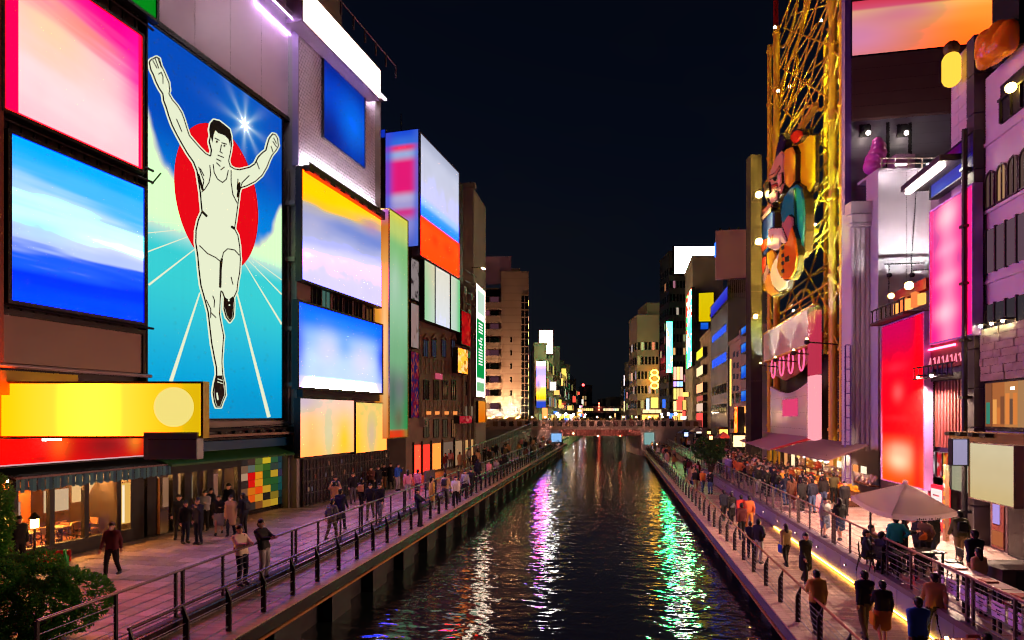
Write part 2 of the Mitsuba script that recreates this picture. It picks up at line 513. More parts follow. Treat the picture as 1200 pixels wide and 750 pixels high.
def railing(name, label, F, s0, s1, d, z, h, step, style, mat_rail, mat_post, cables, near=300):
    key = thing(name, label, 'railing')
    e = np.array([*F.n, 0])
    lean = 0.1 if style == 'flat' else 0.0
    L = [F.p(s, d - lean, z + h) for s in np.arange(s0, s1 + 0.01, 2.0)]
    part(key, 'handrail', tube(L, 0.035, 10), mat_rail, 60)
    for zc in cables:
        part(key, 'cable', tube([F.p(s0, d, z + zc), F.p(s1, d, z + zc)], 0.011 if zc > 0.15 else 0.018, 6), 'galvanised', True)
    k = 0
    for s in np.arange(s0, s1, step):
        if style == 'flat':
            part(key, 'post', post_flat(F, s, d, z, h), mat_post)
        else:
            ms = [F.box(s - 0.03, s + 0.03, d - 0.03, d + 0.03, z, z + h)]
            part(key, 'post', ms[0], mat_post)
            if k % 3 == 2:
                part(key, 'post', F.box(s + 0.22, s + 0.29, d - 0.035, d + 0.035, z, z + h - 0.01), mat_post)
        k += 1
    return key


railing('canal_railing', 'dark steel railing with bent flat posts along the left boardwalk edge', FL, 12.5, 118, -0.42, DECK_L + 0.012, 1.07, 1.56, 'flat', col(64, 50, 48, 0.3, 0.6), dark_steel, (0.12, 0.42, 0.7))
railing('canal_railing', 'reddish handrail on bent flat posts along the right boardwalk edge', FR, 12.5, 112, -0.42, DECK_R + 0.012, 1.0, 1.95, 'flat', copper, col(58, 50, 50, 0.45, 0.4), (0.12, 0.26, 0.4, 0.54, 0.68, 0.82))
railing('plaza_railing', 'thin post railing between the left plaza and its boardwalk', FP, 12.0, 108, -0.1, 0.02, 1.1, 1.9, 'thin', col(120, 108, 104, 0.3, 0.7), steel, (0.12, 0.3, 0.48, 0.66, 0.84))
railing('promenade_railing', 'thin post railing on top of the right retaining wall', FW, 12.0, 108, -0.1, 0.015, 1.1, 1.6, 'thin', col(140, 96, 92, 0.3, 0.6), col(96, 84, 84, 0.4, 0.5), (0.12, 0.28, 0.44, 0.6, 0.76, 0.92))
# the broad dark rail board between the posts of the left canal railing, with a bright lower edge
kb = thing('rail_board', 'long dark board rail fixed inside the left canal railing', 'railing')
part(kb, 'board', FL.box(12.5, 62, -0.66, -0.58, 0.30, 0.46), col(30, 28, 32, 0.3, 0.3))
part(kb, 'edge_trim', FL.box(12.5, 62, -0.665, -0.575, 0.265, 0.296), 'galvanised')

# cross rail of the terrace at the lower right corner
FXR = Frame.at((11.9, 14.35), (1.0, -0.06), 1)
kx = thing('terrace_railing', 'short reddish railing crossing at the lower right corner', 'railing')
part(kx, 'handrail', tube([FXR.p(-1.6, 0, -0.05), FXR.p(4.5, 0, -0.05)], 0.04, 10), copper, 60)
for s in (-1.1, 0.1, 1.4, 2.7):
    part(kx, 'post', FXR.box(s - 0.06, s + 0.06, -0.03, 0.03, DECK_R, -0.09), 'galvanised')

# ---------------------------------------------------------------- the bridge across the canal
procmat('bridge_stone', lambda p, n, uv: mikit.mix((0.25, 0.19, 0.165), (0.5, 0.4, 0.35), mikit.fbm(p.x * 0.9, p.y, p.z * 1.4, 4)), 0.7, lambda p, n, uv: mikit.fbm(p.x * 4, p.y * 4, p.z * 4), 0.03)
bk = thing('bridge', 'stone bridge with a framed parapet crossing the canal in the distance', 'bridge')
BY = YB
X = lambda px: (px - CX) / F_PX * BY
Z = lambda py: CAM_Z + (HY - py) / F_PX * BY
part(bk, 'deck', bx(X(520), X(842), BY, BY + 14, Z(503.5), Z(501)), 'bridge_stone')
part(bk, 'girder', bx(X(655), X(751), BY + 0.5, BY + 13.5, Z(511), Z(503.6)), col(150, 96, 92, 0.6))
for x in np.linspace(X(656), X(750), 26):
    part(bk, 'girder_rib', bx(x - 0.12, x + 0.12, BY + 0.32, BY + 0.498, Z(510.8), Z(503.8)), col(138, 84, 80, 0.6))
part(bk, 'cornice', bx(X(520), X(842), BY - 0.35, BY - 0.003, Z(503.2), Z(501.2)), 'bridge_stone')
part(bk, 'parapet_sill', bx(X(572), X(842), BY - 0.1, BY + 0.25, Z(501.1), Z(499.6)), 'bridge_stone')
part(bk, 'parapet_rail', bx(X(572), X(842), BY - 0.15, BY + 0.3, Z(493.6), Z(492.4)), 'bridge_stone')
for i, px in enumerate(np.arange(574, 842, 9.4)):
    part(bk, 'baluster', bx(X(px), X(px + 3.6), BY - 0.06, BY + 0.2, Z(499.55), Z(493.65)), 'bridge_stone')
    c = [(30, 60, 130), (36, 34, 38), (70, 44, 44), (60, 58, 62), (110, 86, 64), (36, 34, 38)][int(RNG.integers(6))]
    part(bk, 'parapet_panel', bx(X(px + 3.8), X(px + 9.2), BY + 0.05, BY + 0.12, Z(499.5), Z(493.7)), col(*c))
for px0, px1 in ((560, 655), (751, 842)):
    part(bk, 'abutment', bx(X(px0), X(px1), BY + 0.2, BY + 13.8, WATER - 0.4, Z(503.7)), 'old_concrete')
for x in np.arange(X(592), X(655), 1.35):
    part(bk, 'wall_pilaster', bx(x, x + 0.28, BY - 0.02, BY + 0.198, 0.0, Z(504)), 'old_concrete')
glow(bk, 'underpass_window', bx(X(646), X(658), BY - 0.06, BY - 0.03, Z(518), Z(508)), (0.25, 0.5, 0.9), label='lit pale blue panel at the left end of the arch')
glow(bk, 'underpass_window', bx(X(755), X(766.5), BY - 0.06, BY - 0.03, Z(521), Z(507)), (0.2, 0.36, 0.34), label='lit greenish panel at the right end of the arch')
for px, py, c in ((727, 511, (6, .6, .3)), (701, 511, (4, 3, 1.5)), (672, 508, (3, 1.8, .8))):
    lk = thing('bridge_lamp', f'small {"red" if px == 727 else "white" if px == 701 else "amber"} lamp hanging under the bridge', 'lamp')
    part(lk, 'housing', bx(X(px) - 0.16, X(px) + 0.16, BY + 0.05, BY + 0.3, Z(py) + 0.16, Z(py) + 0.24), dark_steel)
    glow(lk, 'bulb', ball((X(px), BY + 0.15, Z(py)), 0.15), c)
# lamps standing along the parapet
for i, px in enumerate(np.arange(578, 790, 15.3)):
    lk = thing('parapet_lantern', f'{ORD[i].replace("nearest", "first")} warm lantern from the left on the far bridge parapet', 'lamp', 'lanterns along the bridge parapet')
    part(lk, 'post', bx(X(px) - 0.04, X(px) + 0.04, BY + 0.4, BY + 0.48, Z(492.4), Z(489.6)), dark_steel)
    glow(lk, 'globe', ball((X(px), BY + 0.44, Z(488.8)), 0.14), (26, 14, 5), weight=3)
for i, (px, z_) in enumerate(((640, 0.3), (700, -1.6), (770, 0.3))):
    c = np.array([X(px) * .93, BY - 7.5, z_])
    if i != 1:
        k = thing('bridge_floodlight', f'reddish floodlight on the quay washing the far bridge, the {("left", "", "right")[i]} one', 'lamp')
        part(k, 'stand', tube([c - [0, 0, .8], c], .05, 6), dark_steel)
        glow(k, 'lens', ball(c + [0, .1, .1], .12), (4, 1.8, 1.0))
        spot(c + [0, .4, .2], (X(702), BY, 2.6), (95, 42, 31), 70, 50)
# ramp with a fence from the left plaza to the bridge
FRa = Frame(-13.2, 0.155, 1)
rk = thing('ramp', 'dark walled ramp with a fence rising from the left plaza to the bridge', 'ramp')
rm = Polygon([(62, 0.02), (107, 0.02), (107, 2.5), (86, 2.0)])
part(rk, 'ramp_wall', FRa.extrude(rm, -2.2, 0.0), 'old_concrete')
part(rk, 'ramp_handrail', tube([FRa.p(58, 0.05, 1.9), FRa.p(76, 0.05, 2.5), FRa.p(107, 0.05, 3.7)], 0.05), 'galvanised', True)
part(rk, 'ramp_handrail', tube([FRa.p(58, 0.05, 1.0), FRa.p(76, 0.05, 1.6), FRa.p(107, 0.05, 2.9)], 0.035), 'galvanised', True)
for s in np.arange(58, 107, 1.3):
    zt = np.interp(s, [58, 76, 107], [1.9, 2.5, 3.7])
    part(rk, 'fence_post', FRa.box(s - 0.035, s + 0.035, 0.02, 0.09, 0.01, zt), 'galvanised')
# ================================================================ left bank
FA = Frame(-22.04, 0.28, 1)
procmat('dark_cladding', lambda p, n, uv: mikit.mix((0.03, 0.028, 0.03), (0.075, 0.065, 0.062), mikit.fbm(p.x * 0.7, p.y * 0.7, p.z * 1.2, 4)), 0.55)
procmat('beige_render', lambda p, n, uv: mikit.mix((0.22, 0.19, 0.165), (0.42, 0.36, 0.31), mikit.fbm(p.x * 0.9, p.y * 0.9, p.z * 0.5, 4) * (0.75 + 0.25 * mikit.noise(p.x * 3 + p.y * 3, p.z * 0.3))), 0.8)
procmat('brown_facade', lambda p, n, uv: mikit.mix((0.12, 0.09, 0.078), (0.3, 0.235, 0.2), mikit.fbm(p.x * 0.8, p.y * 0.8, p.z * 0.7, 4)), 0.75)
procmat('grey_render', lambda p, n, uv: mikit.mix((0.19, 0.18, 0.19), (0.36, 0.34, 0.35), mikit.fbm(p.x * 0.5, p.y * 0.5, p.z * 0.25, 4)), 0.75)
srgb('mauve_blank', (200, 178, 194), 0.5)
srgb('umber_blank', (168, 142, 126), 0.5)
scene['pane_glass'] = {'type': 'thindielectric', 'int_ior': 1.5}
srgb('dark_glass', (16, 18, 24), 0.08)
blk = col(20, 19, 20, 0.45)
wood = col(150, 104, 62, 0.5)


def pane(key, F, s0, s1, z0, z1, d, lit=None, proud=0.04, name='window', frame=None, w=0.06):
    k = part(key, name, F.box(s0, s1, d + 0.003, d + proud, z0, z1), 'dark_glass') if lit is None else glow(key, name, F.box(s0, s1, d + 0.003, d + proud, z0, z1), lit, weight=0.5)
    if frame:
        part(k, 'frame', cat(F.box(s0 - w, s0, d + 0.003, d + proud + 0.05, z0 - w, z1 + w), F.box(s1, s1 + w, d + 0.003, d + proud + 0.05, z0 - w, z1 + w),
                             F.box(s0, s1, d + 0.003, d + proud + 0.047, z1, z1 + w), F.box(s0, s1, d + 0.003, d + proud + 0.047, z0 - w, z0), F.box((s0 + s1) / 2 - w / 2, (s0 + s1) / 2 + w / 2, d + proud + 0.003, d + proud + 0.04, z0, z1)), frame)
    return k


# ---------------------------------------------------------------- the corner building with the two big screens; a restaurant in its ground floor
s_l, s_r = FA.s(-170), FA.s(169)
rs0, rs1 = FA.s(-60), FA.s(153.5)                                  # the restaurant's room
ka = thing('screen_building', 'dark clad building carrying the pink and the blue screen above a restaurant', 'building')
part(ka, 'upper_wall', FA.box(s_l, s_r, -11, 0, 2.9, 33), 'dark_cladding')
part(ka, 'party_wall', FA.box(s_l, rs0, -11, 0, 0, 2.9), 'dark_cladding')
part(ka, 'back_wall', FA.box(rs0, s_r, -11, -5.2, 0, 2.9), col(176, 96, 44, 0.7))
part(ka, 'room_floor', FA.box(rs0, rs1, -5.2, 0, 0.004, 0.05), col(110, 70, 48, 0.5))
part(ka, 'entrance_wall', FA.box(rs1, s_r, -5.2, 0.0, 0, 2.9), blk)
part(ka, 'window_plinth', FA.box(rs0, rs1, -0.2, 0.06, 0.003, 0.5), col(28, 26, 27, 0.5))
for px in (-20, 17, 60, 100.5, 138.5):
    part(ka, 'mullion', FA.box(FA.s(px) - 0.09, FA.s(px) + 0.09, -0.12, 0.05, 0.503, 2.897), blk)
for a, b in ((-20, 17), (17, 60), (60, 100.5), (100.5, 138.5)):
    part(ka, 'window_pane', FA.quad(FA.s(a) + 0.1, FA.s(b) - 0.1, -0.04, 0.51, 2.89)[0], 'pane_glass')
part(ka, 'transom', FA.box(rs0, rs1, -0.1, 0.03, 2.5, 2.56), blk)
glow(ka, 'lit_panel', FA.box(FA.s(141.5), FA.s(151.5), 0.01, 0.05, 0.75, 2.32), (0.75, 0.42, 0.09), label='narrow amber lit panel beside the restaurant windows')
glow(ka, 'menu_strip', FA.box(FA.s(141.8), FA.s(144.2), 0.055, 0.075, 0.8, 2.25), (1.0, .85, .6))
# boards and curtain inside the window
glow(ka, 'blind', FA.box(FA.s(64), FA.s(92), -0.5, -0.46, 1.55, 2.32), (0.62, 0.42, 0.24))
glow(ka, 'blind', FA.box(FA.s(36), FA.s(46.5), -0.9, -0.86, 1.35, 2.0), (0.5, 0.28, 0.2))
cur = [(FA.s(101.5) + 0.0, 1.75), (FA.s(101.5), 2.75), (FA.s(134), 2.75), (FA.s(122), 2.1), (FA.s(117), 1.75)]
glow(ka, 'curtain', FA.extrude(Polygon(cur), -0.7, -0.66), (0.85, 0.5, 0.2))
for px, d in ((10, -2.5), (40, -2.3), (72, -2.4), (95, -2.3), (118, -2.4), (142, -2.6)):
    c = FA.p(FA.s(px), d, 2.62)
    k = thing('pendant_lamp', f'round warm pendant lamp inside the restaurant, {ORD[[10, 40, 72, 95, 118, 142].index(px)].replace("nearest", "first")} from the left', 'lamp', 'pendant lamps in the restaurant')
    part(k, 'cord', tube([c, c + [0, 0, 0.28]], 0.01, 5), blk)
    glow(k, 'globe', ball(c, 0.12), (420, 165, 36), weight=4)


def table(name, c, z, yaw, w, l, label, cat_='table', group=None, top=None, h=0.75):
    k = thing(name, label, cat_, group)
    M = trimesh.transformations.rotation_matrix(yaw, [0, 0, 1])
    M[:3, 3] = [c[0], c[1], z]
    g = lambda m: m.apply_transform(M)
    part(k, 'top', g(bx(-w / 2, w / 2, -l / 2, l / 2, h - 0.04, h)), top or wood)
    for sx in (-1, 1):
        for sy in (-1, 1):
            part(k, 'leg', g(bx(sx * (w / 2 - 0.08) - 0.025, sx * (w / 2 - 0.08) + 0.025, sy * (l / 2 - 0.08) - 0.025, sy * (l / 2 - 0.08) + 0.025, 0.004, h - 0.043)), blk)
    return k


def chair(c, z, yaw, label, group=None, mat=None, legmat=None):
    k = thing('chair', label, 'chair', group)
    M = trimesh.transformations.rotation_matrix(yaw, [0, 0, 1])
    M[:3, 3] = [c[0], c[1], z]
    g = lambda m: m.apply_transform(M)
    part(k, 'seat', g(bx(-0.21, 0.21, -0.21, 0.21, 0.43, 0.465)), mat or wood)
    part(k, 'backrest', g(bx(-0.21, 0.21, 0.2, 0.23, 0.6, 0.86)), mat or wood)
    for sx in (-1, 1):
        part(k, 'leg', g(tube([[sx * 0.18, -0.18, 0.43], [sx * 0.22, -0.24, 0.004]], 0.016, 6)), legmat or blk)
        part(k, 'leg', g(tube([[sx * 0.2, 0.22, 0.84], [sx * 0.18, 0.19, 0.43], [sx * 0.22, 0.27, 0.004]], 0.016, 6)), legmat or blk)
    return k


ya = math.atan2(FA.u[1], FA.u[0]) - math.pi / 2
for i, (px, d) in enumerate(((48, -1.5), (84, -1.6), (120, -1.6), (22, -1.7))):
    c = FA.p(FA.s(px), d, 0)
    table('dining_table', c, 0.05, ya, 0.8, 1.3, ('wooden dining table behind the left window of the restaurant', 'wooden dining table behind the middle restaurant window', 'wooden dining table behind the right restaurant window', 'wooden dining table beside the lantern at the restaurant corner')[i])
    for sx, sy in ((0.62, 0), (-0.62, 0), (0, 0.85)):
        q = FA.p(FA.s(px) + sy, d + sx, 0)
        chair(q, 0.05, ya + (math.pi / 2 * (1 if sx > 0 else -1) if sx else 0), f'{("wooden chair on the window side of", "wooden chair on the inner side of", "wooden chair at the end of")[0 if sx > 0 else 1 if sx < 0 else 2]} the {("left", "middle", "right", "lantern side")[i]} restaurant table', 'chairs in the restaurant')
# awning over the windows, with a ragged valance
aw = thing('awning', 'dark teal awning with a hanging valance above the restaurant windows', 'awning')
a0, a1 = FA.s(-10), FA.s(176)
part(aw, 'slope', FA.to(trimesh.Trimesh(*(lambda P: (P, [[0, 1, 2], [0, 2, 3], [4, 6, 5], [4, 7, 6], [0, 4, 5], [0, 5, 1], [1, 5, 6], [1, 6, 2], [2, 6, 7], [2, 7, 3], [3, 7, 4], [3, 4, 0]]))(
    np.array([[a0, 0.02, 3.28], [a1, 0.02, 3.28], [a1, 1.0, 2.93], [a0, 1.0, 2.93], [a0, 0.02, 3.22], [a1, 0.02, 3.22], [a1, 1.0, 2.87], [a0, 1.0, 2.87]])))), col(24, 27, 31, 0.7))
part(aw, 'front_bar', FA.box(a0, a1, 0.98, 1.04, 2.95, 3.01), col(120, 100, 100, 0.4))
n = 46
for i in range(n):
    s = a0 + (a1 - a0) * i / n
    part(aw, 'valance_flap', FA.box(s + 0.008, s + (a1 - a0) / n - 0.008, 1.005 + 0.02 * (i % 2), 1.02 + 0.02 * (i % 2), 2.52 + 0.08 * RNG.random(), 2.94), (col(70, 120, 134, 0.8), col(84, 140, 150, 0.8), col(60, 100, 120, 0.8))[i % 3])
# red sign above it, with two small lamps
red_fn = screen_fn([(0, (250, 8, 8)), (1, (255, 14, 8))], [(0.62, 0.6, 0.18, 0.7, (140, 25, 30), 0.85), (0.33, 0.8, 0.06, 0.6, (255, 110, 30), 0.9), (0.83, 0.8, 0.05, 0.5, (255, 150, 40), 0.8)], [(0, 1, 0, 0.05, (235, 180, 190))], gain=1.0)
board(FA, -20, 169, 500, 512, 545, 534, 0.62, red_fn, 'long glossy red sign band under the yellow sign', 'sign', 'shop_sign', depth=0.55, rim=0.05, geom=(FA.s(-20), FA.s(169), 3.36, 4.2))
for px in (36, 131):
    k = thing('sign_lamp', f'small white lamp at the top of the red band, the {"left" if px == 36 else "right"} one', 'lamp')
    part(k, 'arm', FA.box(FA.s(px) - 0.02, FA.s(px) + 0.02, 0.66, 0.98, 4.22, 4.26), blk)
    glow(k, 'bulb', FA.box(FA.s(px) - 0.28, FA.s(px) + 0.28, 0.85, 1.0, 4.12, 4.2), (6, 4.6, 4))
# big yellow sign that projects over the plaza, facing along the canal
FYs = Frame.at(((-0.8032) * 20.2, 20.2), (1, 0), 1)
yel = screen_fn([(0, (255, 226, 20)), (1, (255, 226, 20))], [(0.45, 0.5, 0.25, 3, (255, 243, 80), 1.0), (1.0, 0.5, 0.22, 3, (232, 186, 10), 1.0), (0, 0.5, 0.1, 2, (255, 218, 0), 0.8)], gain=1.12, noise=0.0)
ky = board(FYs, 1.5, 236.5, 449.5, 449.5, 511, 511, 0.0, yel, 'large yellow box sign with a pale disc, projecting over the plaza', 'sign', 'projecting_sign', depth=0.35, rim=0.07, rimmat=col(196, 160, 20, 0.4))
cs, cz = FYs.s(204), CAM_Z + (HY - 477) / F_PX * 20.2
glow(ky, 'disc', FYs.extrude(Point(cs, cz).buffer(23.3 * 20.2 / F_PX, 32), 0.004, 0.03), tuple(0.93 * x for x in lin((253, 232, 130))), label='pale cream disc on the yellow sign')
for s in (0.4, 3.2):
    q = FYs.p(s, -0.36, 0)
    sA = (q[1] - FA.o[1]) / FA.u[1]
    L = max((q[0] - (-22.04 + 0.28 * q[1])), 0.3)
    part(ky, 'bracket', tube([q + [0, 0, 5.4], q + [-0.35, 1.2 if s < 1 else 2.2, 5.4], FA.p(FA.s(60 if s < 1 else 160), 0.05, 5.5)], 0.06, 8), dark_steel)
part(ky, 'bracket', tube([FYs.p(6.2, -0.36, 5.6), FA.p(FA.s(168.5), 0.05, 6.2)], 0.07, 8), dark_steel)
kd = thing('projector_box', 'dark grey box with a lid hanging below the right end of the yellow sign', 'box')
zt, zb = CAM_Z + (HY - 506.5) / F_PX * 20.2, CAM_Z + (HY - 538) / F_PX * 20.2
sb0, sb1 = FYs.s(170.5), FYs.s(233)
part(kd, 'body', FYs.box(sb0, sb1, -0.3, 0.1, zb, zt), col(160, 162, 168, 0.5))
part(kd, 'door', FYs.box(sb0 + 0.17, sb1 - 0.02, 0.103, 0.14, zb + 0.03, zt - 0.24), col(130, 136, 148, 0.5))
part(kd, 'lid_edge', FYs.box(sb0 + 0.17, sb1 - 0.02, 0.104, 0.16, zt - 0.235, zt - 0.205), col(76, 78, 82, 0.5))
part(kd, 'hanger', FYs.box(sb0 + 0.5, sb0 + 0.6, -0.2, -0.1, zt, zt + 0.5), dark_steel)

# screens of this building
pink = screen_fn([(0.0, (255, 196, 206)), (0.35, (255, 214, 218)), (0.62, (255, 200, 206)), (0.85, (255, 92, 170)), (1.0, (255, 0, 140))],
                 [(0.28, 0.66, 0.3, 0.2, (255, 206, 160), 0.85), (0.55, 0.83, 0.28, 0.07, (255, 150, 90), 0.55), (1.0, 0.8, 0.16, 0.4, (255, 20, 160), 0.9), (0.2, 1.0, 0.3, 0.06, (255, 0, 130), 0.7)],
                 [(0.0, 0.085, 0, 1, (255, 0, 84), 0.004), (0, 1, 0, 0.012, (255, 20, 60), 0.004), (0.975, 1, 0, 1, (250, 10, 90), 0.004)], (1.2, 16, 0.16, 0.12), gain=1.3)
board(FA, 5, 165.5, -67, 41.7, 126, 199, 0.85, pink, 'pink and cream electronic billboard, upper one at the far left')
blue = screen_fn([(0.0, (0, 74, 255)), (0.2, (0, 52, 245)), (0.31, (20, 90, 255)), (0.37, (190, 206, 255)), (0.5, (236, 240, 255)), (0.62, (214, 238, 255)), (0.78, (70, 186, 255)), (1.0, (0, 176, 255))],
                 [(0.15, 0.5, 0.3, 0.1, (120, 214, 255), 0.6), (0.75, 0.42, 0.3, 0.07, (170, 190, 255), 0.6)], (), (1.0, 13, 0.22, 0.0), gain=1.25)
board(FA, 12.7, 167.9, 157, 220.5, 348, 380.5, 0.85, blue, 'blue and white electronic billboard below the pink one')
grn = screen_fn([(0, (0, 150, 28)), (1, (0, 120, 20))], gain=0.9)
board(FA, 90, 166, -40, 0, -25, 31, 0.7, grn, 'green billboard cut off by the top edge, above the pink one', geom=(FA.s(60), FA.s(166), 20.75, 27))
kb = thing('signboard', 'blank brown signboard under the blue billboard', 'signboard')
bs0, bs1, bz0, bz1 = FA.rect(-30, 166, 352, 392, 424, 441, 0.5)
part(kb, 'face', FA.box(bs0, bs1, 0.1, 0.5, 6.62, 8.12), 'umber_blank')
part(kb, 'rim', cat(FA.box(bs0, bs1 + 0.12, 0.1, 0.58, 8.123, 8.3), FA.box(bs1 + 0.003, bs1 + 0.12, 0.1, 0.577, 6.5, 8.12)), blk)
part(kb, 'lower_rail', tube([FA.p(bs0, 0.75, 6.5), FA.p(bs1 + 0.2, 0.75, 6.5)], 0.07, 8), col(170, 150, 150, 0.35, 0.4), True)
kk = single('yellow_signboard', FA.box(FA.s(-30), FA.s(80), 0.1, 0.45, 5.6, 6.38), col(214, 190, 30, 0.5), 'narrow yellow signboard peeping out above the large yellow sign', 'signboard')
ks = thing('scaffold', 'dark lattice frame carrying the pink and blue billboards', 'scaffold')
for z in (14.25, 14.72, 20.35, 8.42):
    part(ks, 'rail', tube([FA.p(FA.s(-20), 0.55, z), FA.p(s_r - 0.1, 0.55, z)], 0.05, 6), dark_steel)
for px in np.linspace(2, 166, 12):
    s = FA.s(px)
    part(ks, 'upright', FA.box(s - 0.04, s + 0.04, 0.3, 0.38, 8.2, 20.8), dark_steel)
    part(ks, 'strut', tube([FA.p(s, 0.5, 14.2), FA.p(s + 0.35, 0.6, 14.75)], 0.03, 5), dark_steel)
part(ks, 'corner_post', FA.box(FA.s(-1, .9), FA.s(4.5, .9), 0.4, 0.9, 6.6, 20.5), col(150, 80, 56, 0.5))

# ---------------------------------------------------------------- the building with the runner sign; a shop in its ground floor
q0, q1 = FA.s(170), FA.s(332)
kr = thing('runner_building', 'plain walled building that carries the tall runner sign', 'building')
part(kr, 'upper_wall', FA.box(s_r + 0.003, q1 + 6, -11, -0.003, 3.4, 34), 'grey_render')
part(kr, 'back_wall', FA.box(s_r, q1 + 6, -11, -5.0, 0, 3.4), col(70, 60, 50, 0.8))
part(kr, 'shop_floor', FA.box(s_r, q1 + 1.0, -5, 0.1, 0.003, 0.04), col(60, 52, 46, 0.4))
part(kr, 'corner_pier', FA.box(FA.s(345.5), q1 + 6, -5, -0.1, 0, 3.4), blk)
kn = thing('signboard', 'large blank mauve signboard above the runner sign', 'signboard')
m0, m1 = FA.s(169.8), FA.s(331)
part(kn, 'face', FA.box(m0, m1, 0.02, 0.4, 20.95, 33.0), 'mauve_blank')
part(kn, 'lower_trim', FA.box(m0, m1, 0.02, 0.5, 20.72, 20.945), blk)
for s in np.linspace(m0, m1, 5)[1:-1]:
    part(kn, 'seam', FA.box(s - 0.008, s + 0.008, 0.4, 0.406, 20.95, 33), col(140, 120, 136, 0.5))
# purple neon canopy at its upper right
kc = thing('neon_canopy', 'overhanging canopy edged with violet neon tubes at the top left', 'canopy')
c0, c1 = FA.s(288), FA.s(332.5)
part(kc, 'slab', FA.box(c0, c1, 0.45, 1.5, 25.45, 25.7), col(120, 104, 130, 0.4))
for d in (0.52, 1.45):
    glow(kc, 'neon_tube', tube([FA.p(c0, d, 25.4), FA.p(c1, d, 25.4)], 0.035, 6), (6, 3.6, 8), weight=8)

for t in (0.2, 0.75):
    spot(FA.p(m0 + (m1 - m0) * t, 2.6, 24.9), FA.p(m0 + (m1 - m0) * t, 0.4, 23.0), (7, 6, 6.6), 85, 60)
d_ = 0.42
g = FA.rect(172, 330, 40, 143.3, 487.5, 490.5, d_)
g = (FA.s(172, d_), FA.s(330, d_), 4.82, 20.6)
US = lambda px: (FA.s(px, d_) - g[0]) / (g[1] - g[0])
VZ = lambda px, py: (FA.z(px, py, d_) - g[2]) / (g[3] - g[2])
ASP = (g[3] - g[2]) / (g[1] - g[0])
su_, sv_ = US(287), VZ(287, 146)


def runner_sky(p, n, uv):
    u, v = uv.x, uv.y
    c = mikit.mix(lin((0, 150, 208)), lin((0, 168, 222)), mikit.smoothstep(0.0, 0.15, v))
    c = mikit.mix(c, lin((60, 214, 214)), mikit.smoothstep(0.08, 0.4, v) * 0.9)
    c = mikit.mix(c, lin((190, 236, 224)), mikit.smoothstep(0.44, 0.52, v))
    edge = 0.56 + 0.20 * dr.square(2 * u - 1.1) + 0.12 * (mikit.fbm(u * 7, v * 9, 2.0) - 0.5) - 0.03
    sky = mikit.mix(lin((0, 130, 226)), lin((0, 76, 190)), mikit.smoothstep(0.6, 0.8, v))
    sky = mikit.mix(sky, lin((226, 236, 206)), (1 - mikit.smoothstep(-0.015, 0.03, v - edge)))
    c = mikit.mix(c, sky, mikit.smoothstep(0.475, 0.53, v))
    dx, dy = (u - su_), (v - sv_) * ASP
    r = dr.sqrt(dx * dx + dy * dy) + 1e-4
    ang = dr.atan2(dy, dx)
    ray = 0.5 + 0.5 * dr.cos(ang * 8 + 0.5)
    c = mikit.mix(c, lin((60, 214, 255)), dr.exp(-r * 13) * 0.8 * (0.55 + 0.45 * ray))
    c = mikit.mix(c, lin((250, 255, 250)), dr.clip(dr.exp(-dr.square(r / 0.045)) + 0.8 * dr.exp(-r * 15) * ray * ray * ray, 0, 1))
    led = 0.97 + 0.03 * mikit.noise(u * 130, 0.5, 1.0)
    gu, gv = u * 9 - dr.floor(u * 9), v * 16 - dr.floor(v * 16)
    seam = mikit.smoothstep(0.0, 0.012, gu) * mikit.smoothstep(0.0, 0.012, gv)
    return bright(c * led * (0.86 + 0.14 * seam))


kR = board(FA, 0, 0, 0, 0, 0, 0, d_, runner_sky, 'tall blue sign showing a runner with raised arms before a red disc', depth=0.35, rim=0.07, geom=g, rimmat=col(18, 22, 30, 0.5), weight=1.2)
dd = d_ + 0.003
mid = FA.s(253, d_)
r_s = abs(FA.s(302.3, d_) - FA.s(204, d_)) / 2
cz_ = CAM_Z + (HY - 232) / F_PX * FA.Y(mid)
disc = affinity.scale(Point(0.5 * (FA.s(302.3, d_) + FA.s(204, d_)), cz_).buffer(1.0, 48), r_s, r_s * 1.22)
cream = tuple(1.08 * x for x in lin((226, 232, 200)))
glow(kR, 'red_disc', FA.extrude(disc, dd, dd + 0.01), tuple(0.95 * x for x in lin((240, 8, 24))), label='round red disc behind the runner')
lanes = []
for (x0, y0, w0), (x1, y1, w1) in ((((234, 343, 1.6), (200, 447, 4.6)) ), (((277, 341, 1.6), (315, 489, 4.4))), (((228, 292, 1.2), (174, 334, 2.6))), (((221, 277, 1.0), (173, 295, 1.6))), (((214, 269, .7), (173, 273, 1.2))), (((213, 262, .5), (173, 259.5, .9))),
                                   (((285, 306, .8), (330, 380, 2.2))), (((290, 304, .6), (330, 345, 1.6))), (((296, 303, .5), (330, 328, 1.2)))):
    v = np.array([x1 - x0, y1 - y0], float)
    v /= np.linalg.norm(v)
    e = np.array([-v[1], v[0]])
    P = [np.array([x0, y0]) + e * w0 / 2, np.array([x1, y1]) + e * w1 / 2, np.array([x1, y1]) - e * w1 / 2, np.array([x0, y0]) - e * w0 / 2]
    k = glow(kR, 'lane_line', FA.extrude(Polygon(FA.trace(P, d_)).buffer(0), dd + 0.002, dd + 0.008), cream)
